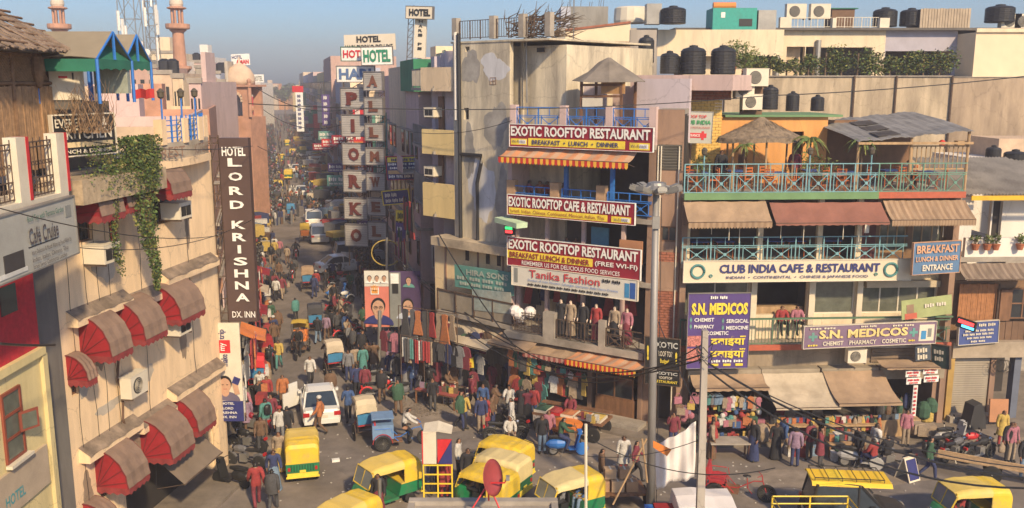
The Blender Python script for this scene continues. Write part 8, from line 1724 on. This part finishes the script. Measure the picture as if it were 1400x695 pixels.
# stalls under the pale awnings
for i,(pa,pb,d,lb) in enumerate(((1052,1118,1.6,'left stall table under the pale stained awning'),(1126,1200,1.6,'right stall table under the large tan awning'),(1135,1185,3.0,'front display table of the tan awning stall'))):
    a_,b_=XE(pa,600,d),XE(pb,600,d); t=thing('stall_table',lb,'table',tuple(fE.P(a_,.0,d)),fE.rz); W=b_-a_; bx(t,'tabletop',0,W,0,.8,.72 if i<2 else .5,.78 if i<2 else .56,woodp); [bx(t,'leg',x,x+.07,y,y+.07,0,.72 if i<2 else .5,wood) for x in (0,W-.07) for y in (0,.7)]
    row(fE,'packet',a_+.1,b_-.1,.92 if i<2 else .7,d-.3,12,'on the '+lb,'wares on the '+lb.split(' under')[0],None,1.1,.04); row(fE,'box',a_+.2,b_-.2,.79 if i<2 else .57,d-.6,5,'at the back of the '+lb.replace(' table',''),'boxes on the '+lb.split(' under')[0],['tan','white','tan','grey'],.8)
row(fE,'bundle',XE(1128,570,1.2),XE(1205,570,1.2),ZE(556),1.3,13,'hanging under the large tan awning','bundles under the large tan awning',['green','yellow','red','maroon','green','orange','tan'],1.1,.08); row(fE,'bundle',XE(1048,570,1.0),XE(1120,570,1.0),ZE(566),.9,9,'hanging under the pale stained awning','bundles under the pale stained awning',['dark grey','tan','maroon','red'],1.0,.08)
row(fE,'box',XE(1075,622,2.6),XE(1115,622,2.6),.001,2.7,4,'on the ground before the left stall','boxes before the left stall',['white','red','tan','sky blue'],1.3); row(fE,'box',XE(1135,630,3),XE(1160,630,3),.001,3.2,3,'on the ground before the right stall','boxes before the right stall',['white','green','blue'],1.2)
row(fE,'bundle',XE(1200,570,.5),XE(1245,570,.5),ZE(540),.5,12,'hanging in the dark bag shop','bags in the dark bag shop',['black','dark grey','green','brown','navy'],1.1,.25); row(fE,'packet',XE(1195,600,1.0),XE(1240,600,1.0),.95,1.2,10,'on the counter of the bag shop','packets on the bag shop counter',None,1.1,.05); bx(thing('shop_counter','low counter before the dark bag shop','counter',tuple(fE.P(XE(1195,600,1.0),0,1.0)),fE.rz),'body',0,1.8,-.3,.3,0,.85,woodp)
row(fE,'sack',XE(1258,590,.6),XE(1272,590,.6),.6,.6,3,'stacked at the steps by the bag shop','green and yellow sacks at the steps',['green','yellow','green'],1.2,.3); row(fE,'box',XE(1245,620,1.5),XE(1270,620,1.5),.3,1.6,3,'stacked below the steps','cartons below the steps',['tan'],1.6,.2)
for k in range(9): x=XE(1208+k*4,570,.1); 
row(fE,'garment',XE(1045,580,.3),XE(1120,580,.3),ZE(560),.3,12,'in the dim shop behind the left stall','garments in the shop behind the left stall',['maroon','black','brown','red','dark grey','tan'],1.0,.2); row(fE,'packet',XE(1128,590,.8),XE(1200,590,.8),ZE(578),.8,16,'on the wall of the tan awning stall','packets on the tan awning stall wall',['green','red','yellow','white','orange','brown','pink'],1.2,.3); row(fE,'packet',XE(1050,590,1.0),XE(1120,590,1.0),ZE(586),1.0,14,'on the wall of the pale awning stall','packets on the pale awning stall wall',['tan','red','brown','white','orange'],1.2,.25)
row(fE,'garment',XE(945,580,.3),XE(1035,580,.3),ZE(556),.3,12,'deep inside the household shop','garments deep in the household shop',['black','dark grey','brown','maroon'],1.1,.2)
# sandwich board, brown plastic covers, ladder cart at the right
t=thing('sandwich_board','folding sandwich board with a blue face and white edges beside the seated men','sandwich board',tuple(G(1240,655)),.5)
for s in (-1,1): m=MB(); m.cbox((0,s*.18,.45),(.6,.03,.92),rx=s*.35); m.build('board_leaf',offw,t)
m=MB(); m.cbox((0,-.205,.45),(.5,.03,.76),rx=-.35); m.build('blue_face',navy,t)
t=thing('ladder_cart','long low wooden cart with pale poles resting on it at the right','cart',tuple(G(1368,658)),-.5)
for k in range(4): m=MB(); m.box(-2.2,2.4,-.24+k*.13,-.16+k*.13,.62,.67); m.build('plank',woodp,t)
m=MB(); m.tube([(-2.2,-.32,.66),(2.6,-.28,.6)],.04,5); m.tube([(-2.2,.34,.66),(2.6,.34,.6)],.04,5); m.build('rail',woodp,t); put_wheel(t,W_bike,-.3,-.4,.34).rotation_euler.z=pi/2; put_wheel(t,W_bike,-.3,.42,.34).rotation_euler.z=pi/2
m=MB(); m.ext([(-.42,-.3,0),(.42,-.3,0),(.3,-.3,.7),(.1,-.3,1.15),(-.25,-.3,1.05)],(0,.6,0)); o=m.build('tarpaulin_cover',M('dark_tarpaulin',(.04,.04,.042),.6,var=.4)); o.location=fF.P(.75,.14,1.0); o.rotation_euler.z=.2; tag(o,'dark tarpaulin covered stack before the rolled shutter','covered stack')
m=MB(); m.box(-.42,.42,-.04,.04,0,1.0); o=m.build('plywood_sheet',M('plywood',(1,1,1))); o.location=fF.P(1.9,.3,.9); o.rotation_euler=(-.15,.05,.1); tag(o,'tan plywood sheet leaning right of the dark covered stack','board')
# left kerb stalls
fLK=Fac(Vector((-11.0,33.6,0)),Vector((-11.0,33.6,0))+S3*30)
row(fLK,'garment',.3,6,3.0,.6,12,'hanging at the left kerb behind the hotel poster','garments behind the hotel poster',['white','grey','tan','white','navy'],1.1,.4); row(fLK,'garment',6,26,2.8,.8,26,'on the left kerb stalls past the brown sign','garments on the left kerb stalls',['red','orange','red','maroon','pink','white','red','dark grey'],1.3,.5)
row(fLK,'sack',3,24,.13,1.2,14,'standing on the left pavement','bundles on the left pavement',['red','white','maroon','pink','tan','orange'],1.2); row(fLK,'box',4,26,.9,1.1,16,'on the left kerb tables','boxes on the left kerb tables',['red','orange','tan','white'],1.3,.3)
for i in range(4):
    a_=9+i*5.3; awning(['first','second','third','fourth','fifth'][i]+' red or orange stall canopy along the left kerb beyond the brown sign, counting away',fLK,a_,a_+2.2,2.9,2.4,1.2,[[orange,redc,tarpl,redc,orange][i]],n=5,valance=.12,d0=.1)
# debris on the road
m=MB(); 
for k in range(420): q=G(*(lambda u,v: (575+45*u,560+12*v))(random.gauss(0,.35),random.gauss(0,.4))); s=random.uniform(.02,.12); m.cbox((q.x,q.y,s*.2),(s,s*.7,s*.4),rz=random.random()*3)
m.build('litter',M('litter_mix',(.22,.18,.14),var=.7,scale=14),None,kind='stuff')
m=MB()
for k in range(420): q=G(random.uniform(340,1250),random.uniform(560,690)); s=random.uniform(.03,.1); m.cbox((q.x,q.y,.012),(s,s*.7,.02),rz=random.random()*3)
m.build('litter',M('pale_litter',(.55,.52,.46),var=.5,scale=9),None,kind='stuff')
p=G(459,631); m=MB(); m.cbox((0,0,.05),(.3,.18,.1),rz=.3); o=m.build('paper_scrap',white); o.location=p; tag(o,'crumpled white paper lying on the road right of the rear view auto rickshaw','litter')
# ================================================================ PEOPLE IN PLACE
def pp(px,py,toward=None,pose='stand',top='white',bot='black',where='',extra=None,rz=None,z=0,label=None,Y=None):
    P=G(px,py,z) if Y is None else at(px,py,Y)
    if rz is None: rz={'up': UP,'down': UP+pi,'left': pi/2,'right':-pi/2,'cam': pi,'away': 0}[toward or 'up']+random.uniform(-.25,.25)
    return person(P,rz,pose,top,bot,where,extra,random.uniform(.93,1.02),label)
HAND=[
 (425,529,'down','walk','white','black','alone in the open road above the white sedan'),(453,552,'up','stand','brown','brown','right behind the white sedan roof','shawl'),(477,577,'up','walk','blue','black','between the white sedan and the cream hooded rickshaw'),(489,545,'up','stand','navy','black','just above the cream hooded rickshaw'),(500,546,'up','stand','maroon','black','right of the pair above the cream hooded rickshaw'),
 (438,594,'left','walk','orange','brown','crossing behind the white sedan','cap'),(378,412,'up','walk','white','black','left of the motorcycles in the upper road'),(381,459,'down','walk','brown','brown','walking alone left of the yellow hooded rickshaw','shawl'),(376,480,'down','stand','brown','dark grey','at the left crowd edge by the yellow hooded rickshaw'),(430,408,'up','walk','navy','navy','in mid street above the dark hooded rickshaw'),(433,400,'up','stand','red','navy','in mid street with a red head cloth','cap'),
 (382,505,'down','walk','yellow','turquoise','at the left crowd edge above the white sedan'),(497,515,'up','stand','turquoise','turquoise','in the group right of the tan hooded rickshaw','sari'),(486,514,'up','stand','tan','brown','beside the woman in turquoise'),(477,522,'cam','stand','grey','navy','left in the group right of the tan hooded rickshaw'),(435,470,'up','walk','black','sky blue','below the dark hooded rickshaw'),(455,460,'up','stand','black','black','right of the dark hooded rickshaw'),(462,462,'down','stand','dark grey','black','beside the parked row, dark hooded rickshaw to the left'),
 (592,562,'cam','stand','black','dark grey','alone right of the litter patch'),(630,586,'right','walk','green','black','beneath the white sale board','shawl'),(634,586,'down','walk','yellow','navy','in front of the man in green'),(658,592,'cam','stand','navy','tan','pair left of the seated vendor'),(663,590,'cam','stand','red','maroon','behind the man in navy and tan','kurta'),(542,530,'cam','stand','grey','navy','by the silver motorcycle'),(565,538,'away','reach','blue','navy','browsing the clothes racks'),(620,540,'away','reach','black','dark grey','at the tan awning shop'),
 (741,620,'cam','stand','black','sky blue','left of the blue scooter'),(750,612,'cam','stand','pink','navy','between the blue scooter and the snack cart','bag'),(713,578,'away','reach','black','black','leftmost of three before the sari shop','sari'),(721,579,'away','reach','maroon','black','middle one before the sari shop','sari'),(729,577,'away','stand','red','blue','right one before the sari shop'),
 (869,657,'right','walk','maroon','black','walking left of the steel mast'),(852,650,'cam','stand','white','red','behind the handcart cartons','kurta'),(822,672,'right','stand','brown','dark grey','at the left end of the handcart'),(627,655,'right','stand','white','black','between the yellow grid frame and the waiting rickshaws'),(640,672,'cam','stand','black','black','before the front waiting rickshaw'),(608,682,'cam','stand','red','red','behind the yellow grid frame','kurta'),(594,676,'cam','stand','navy','black','behind the left half of the yellow grid frame'),(518,705,'cam','stand','black','maroon','by the slim grey pole before the turning auto','sari'),
 (974,622,'away','reach','red','pink','shopping at the household shop','kurta'),(1086,639,'away','stand','mauve','navy','in front of the stall under the pale awning'),(1060,628,'cam','stand','black','black','in the dark gap beside the household shop','sari'),(1237,610,'cam','stand','pink','tan','at the counter of the bag shop'),(1268,655,'right','walk','green','navy','passing the sandwich board','bag'),(1378,632,'cam','stand','black','black','near the right edge by the dark doorway','sack'),(1381,632,'cam','stand','pink','tan','behind the one in black near the right edge'),(1398,655,'cam','stand','black','sky blue','cut by the right edge'),(1368,610,'cam','stand','yellow','red','in the dark doorway at the right','kurta'),
 (352,694,'up','walk','red','maroon','at the bottom left corner of the street'),(374,700,'up','walk','dark grey','dark grey','right of the one in red at the bottom left','shawl'),(376,672,'down','walk','navy','sky blue','left of the rear view auto, lower','sari'),(383,645,'down','walk','tan','yellow','left of the rear view auto','sari'),(384,607,'down','stand','white','grey','above the rear view auto on the left','cap'),(394,606,'up','stand','black','black','just left of the sedan boot'),(366,560,'down','stand','red','black','at the left kerb level with the sedan'),(388,560,'down','stand','orange','brown','left of the open car door'),(358,620,'down','stand','brown','dark grey','by the motorcycles under the poster'),(372,590,'down','stand','maroon','black','in the left crowd level with the poster'),
 (383,352,'down','walk','pink','dark grey','in the upper road left of centre'),(376,350,'down','walk','white','grey','beside the one in pink'),(365,300,'up','walk','navy','black','up the left side of the road'),(393,362,'up','walk','tan','brown','in the upper road beside the rider'),(376,355,'up','walk','yellow','grey','carrying a bright bundle up the left side'),
]
for h_ in HAND:
    px,py,tw,ps,tp,bt,wh=h_[:7]; pp(px,py,tw,ps,tp,bt,wh,h_[7] if len(h_)>7 else None)
for o in list(bpy.data.objects):
    if o.name.startswith('auto_rickshaw') and o.parent is None: o.scale=(.94,.94,.94) if 'waiting' not in o['label'] else (.88,.88,.9)
# riders, drivers, seated people
def seat_on(o,dx,dy,dz,pose,top,bot,where,extra=None,flip=0):
    R_=Matrix.Rotation(o.rotation_euler.z,4,'Z'); P=Vector(o.location)+R_ @ Vector((dx,dy,0))+Vector((0,0,dz)); return person(P,o.rotation_euler.z+flip,pose,top,bot,where,extra)
seat_on(sc,0,-.28,.12,'ride','green','navy','on the bright blue scooter'); seat_on(m1,0,-.25,.1,'ride','black','dark grey','on the motorcycle in mid street'); seat_on(m2,0,-.25,.1,'ride','dark grey','black','on the distant motorcycle'); seat_on(m3,0,-.25,.1,'ride','navy','black','on the motorcycle passing the parked row')
ric=[o for o in bpy.data.objects if o.name.startswith('cycle_rickshaw') and o.parent is None]
dcol=['white','black','dark grey','brown','grey','maroon','navy','tan','orange']
for i,o in enumerate(ric):
    if 'empty' in o['label']: continue
    short=' '.join(o['label'].split()[:9]); c_='white' if 'blue box' in short else dcol[i % 9]
    seat_on(o,0,.12,.02,'pedal',c_,'black','driving the '+short.replace('crossing the street with a','')[:60])
    if i in (0,1,3): seat_on(o,0,-.68,.24,'sit',['maroon','orange','x','grey'][i],'black','seated in the '+' '.join(short.split()[:7]))
auts=[o for o in bpy.data.objects if o.name.startswith('auto_rickshaw') and o.parent is None and 'tiny' not in o['label']]
for i,o in enumerate(auts):
    sh=o['label'].split(',')[0]; seat_on(o,0,.16,.28,'sit',['brown','dark grey','grey','tan','navy','brown','grey','red'][i % 8],'black','driving the '+' '.join(sh.split()[:8]))
    if 'passenger' in o['label']: seat_on(o,-.25,-.72,.3,'sit','blue','sky blue','as passenger behind the driver, right of the red dish')
pp(697,605,'cam','sit','white','tan','as vendor behind the waiting auto rickshaws'); pp(848,684,'right','sit','white','black','on a stool before the handcart',rz=-.6); pp(1193,640,'up','sit','red','navy','on the silver scooter before the bag shop',rz=.5,z=.25); pp(1212,636,'up','sit','black','black','next to the man in red before the bag shop',rz=.3,z=.2); pp(780,588,'away','reach','maroon','dark grey','as snack vendor before his cart',rz=2.9)
for i,(px,c_) in enumerate(((1072,'red'),(1093,'pink'))): person(fE.P(XE(px,435,-.6),zm+.3,-.9),fE.rz+pi,'sit',c_,'black','at the open mezzanine window above the mauve sign')
for i,(px,c_) in enumerate(((722,'pink'),(737,'orange'),(746,'red'),(770,'tan'))): person(fA.P(XA(px,260,-1.2),a3+.001,-1.3),fA.rz+(pi if i % 2 else-.8),'sit',c_,'black','dining behind the blue rail under the orange awning')
for i,(px,c_) in enumerate(((775,'sky blue'),(788,'orange'))): person(fA.P(XA(px,330,-.8),a2+.3,-.8),fA.rz+pi,'sit',c_,'black','between the middle and lowest maroon signs')
for i,(px,c_) in enumerate(((985,'black'),(1085,'maroon'),(1240,'grey'))): person(pR(px,2.0,250)*1.0+Vector((0,0,zr-pR(px,2.0,250).z)),fE.rz+pi,'stand' if i<2 else 'sit',c_,'black',['near the rooftop sign on the blue railed terrace','behind the blue rail between the palms','at a table under the grey lean-to'][i])
# the crowd: individuals nearest first
rc=random.Random(21); dark=['black','dark grey','navy','maroon','brown','black','grey','dark grey','black','navy','brown','dark grey','black','grey','brown','tan','red','white','blue','pink','green','orange','yellow','mauve','turquoise','sky blue']; bots=['black','dark grey','navy','brown','black','grey','tan']
busy=[(G(425,529),1.0)]+[(Vector(o.location),1.5) for o in bpy.data.objects if o.parent is None and o.name.split('.')[0] in ('auto_rickshaw','cycle_rickshaw','parked_car')]
def free(P,d=.45):
    return all((P-q).length>max(d,r) for q,r in busy)
n=0; ORD=['nearest','lower','middle','upper','farther']
def side_name(u): return 'left' if u<.33 else 'centre' if u<.66 else 'right'
while n<200:
    Y=36+120*(rc.random() ** 1.5); xl,xr=X_at(Y,-1)+.8,X_at(Y,1)-.8 if Y>47 else X_at(47,1)-.5
    r_=rc.random(); u=rc.random()*.28 if r_<.45 else 1-rc.random()*.25 if r_<.85 else rc.random()
    if Y<50: u=rc.random()*.2 if rc.random()<.7 else 1-rc.random()*.15
    P=Vector((xl+(xr-xl)*u,Y,0))
    if not free(P): continue
    busy.append((P,.45)); tp,bt=rc.choice(dark),rc.choice(bots); ex=rc.choice([None,None,None,'bag','kurta','shawl','sack','sari','cap'])
    ps=rc.choice(['walk','walk','stand','reach','phone','walk']) if u>.2 else rc.choice(['stand','walk','reach','phone'])
    sec='beyond the hotel poster' if Y<48 else 'level with the clothes racks' if Y<58 else 'level with the letter columns' if Y<72 else 'beyond the letter columns' if Y<95 else 'in the hazy far crowd'
    person(P,UP+(pi if rc.random()<.5 else 0)+rc.uniform(-.6,.6),ps,tp,bt,'%s side of the street %s' % (side_name(u),sec),ex,rc.uniform(.9,1.02),group='people in the street crowd' if Y>48 else None,far=Y>70); n += 1
# near shoppers along the right-hand shops and the racks
k=0
for (pa,ya,pb,yb,cnt,wh) in ((525,520,600,545,6,'by the clothes racks'),(600,545,700,575,6,'in front of the tan awning shop'),(640,560,700,600,4,'left of the sari shop'),(910,612,1040,632,4,'before the household shop'),(1060,630,1200,642,5,'among the stall tables'),(470,470,515,520,9,'in the dense group left of the clothes racks'),(445,400,475,470,7,'among the parked motorcycles')):
    for j in range(cnt):
        u=(j+rc.random())/cnt; P=G(pa+(pb-pa)*u,ya+(yb-ya)*u+rc.uniform(-8,6))
        if not free(P,.4): continue
        busy.append((P,.4)); person(P,rc.uniform(0,6.28),rc.choice(['stand','reach','walk','phone']),rc.choice(dark[:13]+['tan','white','maroon','blue']),rc.choice(bots),wh,rc.choice([None,None,'bag','kurta','sari','shawl']),rc.uniform(.93,1.04))
# duplicates that nothing tells apart share a group
for lb,L2 in PL.items():
    if len(L2)>1:
        for o in L2: o['group']='people in the street crowd'
# far crowd past the individuals: one mass of low figures, carts and bundles
m=MB(); keys=list(CM)
wts=['black']*5+['dark grey']*6+['navy']*4+['brown']*3+['grey']*3+['maroon']*2+keys
for _ in range(4600):
    Y=62*(420/62) ** rc.random(); xl,xr=X_at(Y,-1)+.5,X_at(Y,1)-.5; r_=rc.random(); u=rc.random()*.38 if r_<.48 else 1-rc.random()*.36 if r_<.88 else rc.random()
    if Y<95: u=rc.random()*.16 if rc.random()<.5 else 1-rc.random()*.14
    x=xl+(xr-xl)*u; a=rc.uniform(0,3); h=rc.uniform(.92,1.05); i=keys.index(rc.choice(wts)); j=keys.index(rc.choice(bots))
    m.X=Matrix.Translation((x,Y,0)) @ Matrix.Rotation(a,4,'Z') @ Matrix.Scale(h,4)
    m.lathe((0,0,0),[(.12,0),(.17,.8)],5,j,sx=1.1,sy=.7); m.lathe((0,0,.8),[(.17,0),(.25,.5),(.12,.66)],6,i,sx=1,sy=.6); m.lathe((0,0,1.46),[(.06,0),(.1,.1),(.05,.22)],5,len(keys))
m.X=None; m.build('crowd',[CM[k_] for k_ in keys]+[hairm],None,kind='stuff')
m=MB()
for _ in range(330):
    Y=75*(380/75) ** rc.random(); xl,xr=X_at(Y,-1)+.5,X_at(Y,1)-.5; u=rc.random(); u=u*.3 if u<.5 else 1-(1-u)*.5
    m.cbox((xl+(xr-xl)*u,Y,rc.uniform(.8,2.3)),(rc.uniform(.6,1.8),rc.uniform(.6,2.2),rc.uniform(.1,1.1)),rz=rc.uniform(0,3),m=keys.index(rc.choice(['yellow','white','orange','red','tan','sky blue','green','white','brown','dark grey','grey','navy'])))
m.build('street_stalls',[CM[k_] for k_ in keys],None,kind='stuff')
# ================================================================ OVERHEAD CABLES
def cable(label,a,b,sag,r=.02,n=14):
    A_,B_=Vector(a),Vector(b); m=MB(); m.tube(cloth_curve(A_,B_,sag,n),r,5); return tag(m.build('overhead_cable',blackp),label,'cable')
at_=at
cable('long thin cable crossing the whole street just under the skyline',at_(340,142,33),at_(1050,131,36),.35,.018,20); cable('thin cable rising over the rooftop restaurant to the right edge',at_(1050,131,36),at_(1405,104,36),.1,.02)
cable('cable dropping from the balconies to the clothes racks, upper',at_(600,320,44),at_(700,470,38),.2,.03); 
for i,(a,b,s,r) in enumerate((((535,345,50),(700,468,39),.3,.03),((540,352,50),(705,475,39),.45,.025),((700,470,39),(960,485,25.5),.9,.025),((640,455,40),(958,492,25.5),1.2,.025),((697,475,39),(962,470,25.5),1.4,.02),((968,497,25.5),(1405,655,23),.6,.035),((966,505,25.5),(1405,668,22),.9,.03),((1050,540,27),(1405,640,27),.4,.02),((955,560,25.5),(900,440,27),.1,.015),((0,470,18),(75,472,21),.02,.03),((800,596,25),(1060,640,24),.6,.015),((690,590,26),(960,600,25.5),.7,.012),((75,335,22),(346,300,33),.5,.012),((100,190,24),(345,200,33),.2,.014),((0,285,17),(300,322,32),.3,.012),((560,180,46),(700,165,41),.3,.015),((350,120,60),(470,150,60),.6,.025),((360,150,75),(470,170,62),.8,.025),((352,200,70),(475,190,60),1.0,.02),((420,290,80),(500,240,60),.3,.03))):
    cable('%s cable, %s' % (['thick','thin','slack'][i % 3],['upper one of the pair above the clothes racks','lower one of the pair above the clothes racks','running from the sari shop awning to the concrete pole','lowest one between the tan awning and the concrete pole','most sagging one into the concrete pole','heavier one sweeping from the concrete pole down to the right edge','lower one sweeping from the concrete pole to the right edge','crossing before the motorcycles by the shutter','short one between mast and concrete pole','short one at the far left before the crimson wall','low one right of the thin white pole','low one above the waiting auto rickshaws','drooping from the cafe sign to the hotel corner','running along the hotel roof edge','crossing the cafe sign','at the top balcony of the tower building','highest of those across the far street','second across the far street','third across the far street','slanting up to the letter columns'][i]),at_(*a),at_(*b),s,r)
# loose cable coils on the concrete pole side of the shops
m=MB()
for k in range(10): x0=rc.uniform(-.2,.2); m.tube([(x0+.25*cos(j*.9+k),.1*sin(k),.3*sin(j*.9+k)) for j in range(6)],.012,4)
o=m.build('cable_coil',blackp); o.location=fF.P(XF(1362,500),ZF(498),.3); tag(o,'tangled coil of black cable above the dark doorway at the right','cable coil')
# ================================================================ AIR
hm=bpy.data.materials.new('dusty_air'); hm.use_nodes=True; hn=hm.node_tree; hn.nodes.clear(); hv=hn.nodes.new('ShaderNodeVolumePrincipled'); hv.inputs['Color'].default_value=(.90,.86,.92,1); hv.inputs['Density'].default_value=.0015; hv.inputs['Anisotropy'].default_value=.1
ho=hn.nodes.new('ShaderNodeOutputMaterial'); hn.links.new(hv.outputs[0],ho.inputs['Volume'])
hb2=MB(); hb2.box(-320,320,-60,560,-1,36); hz=hb2.build('haze',hm,None,kind='stuff')
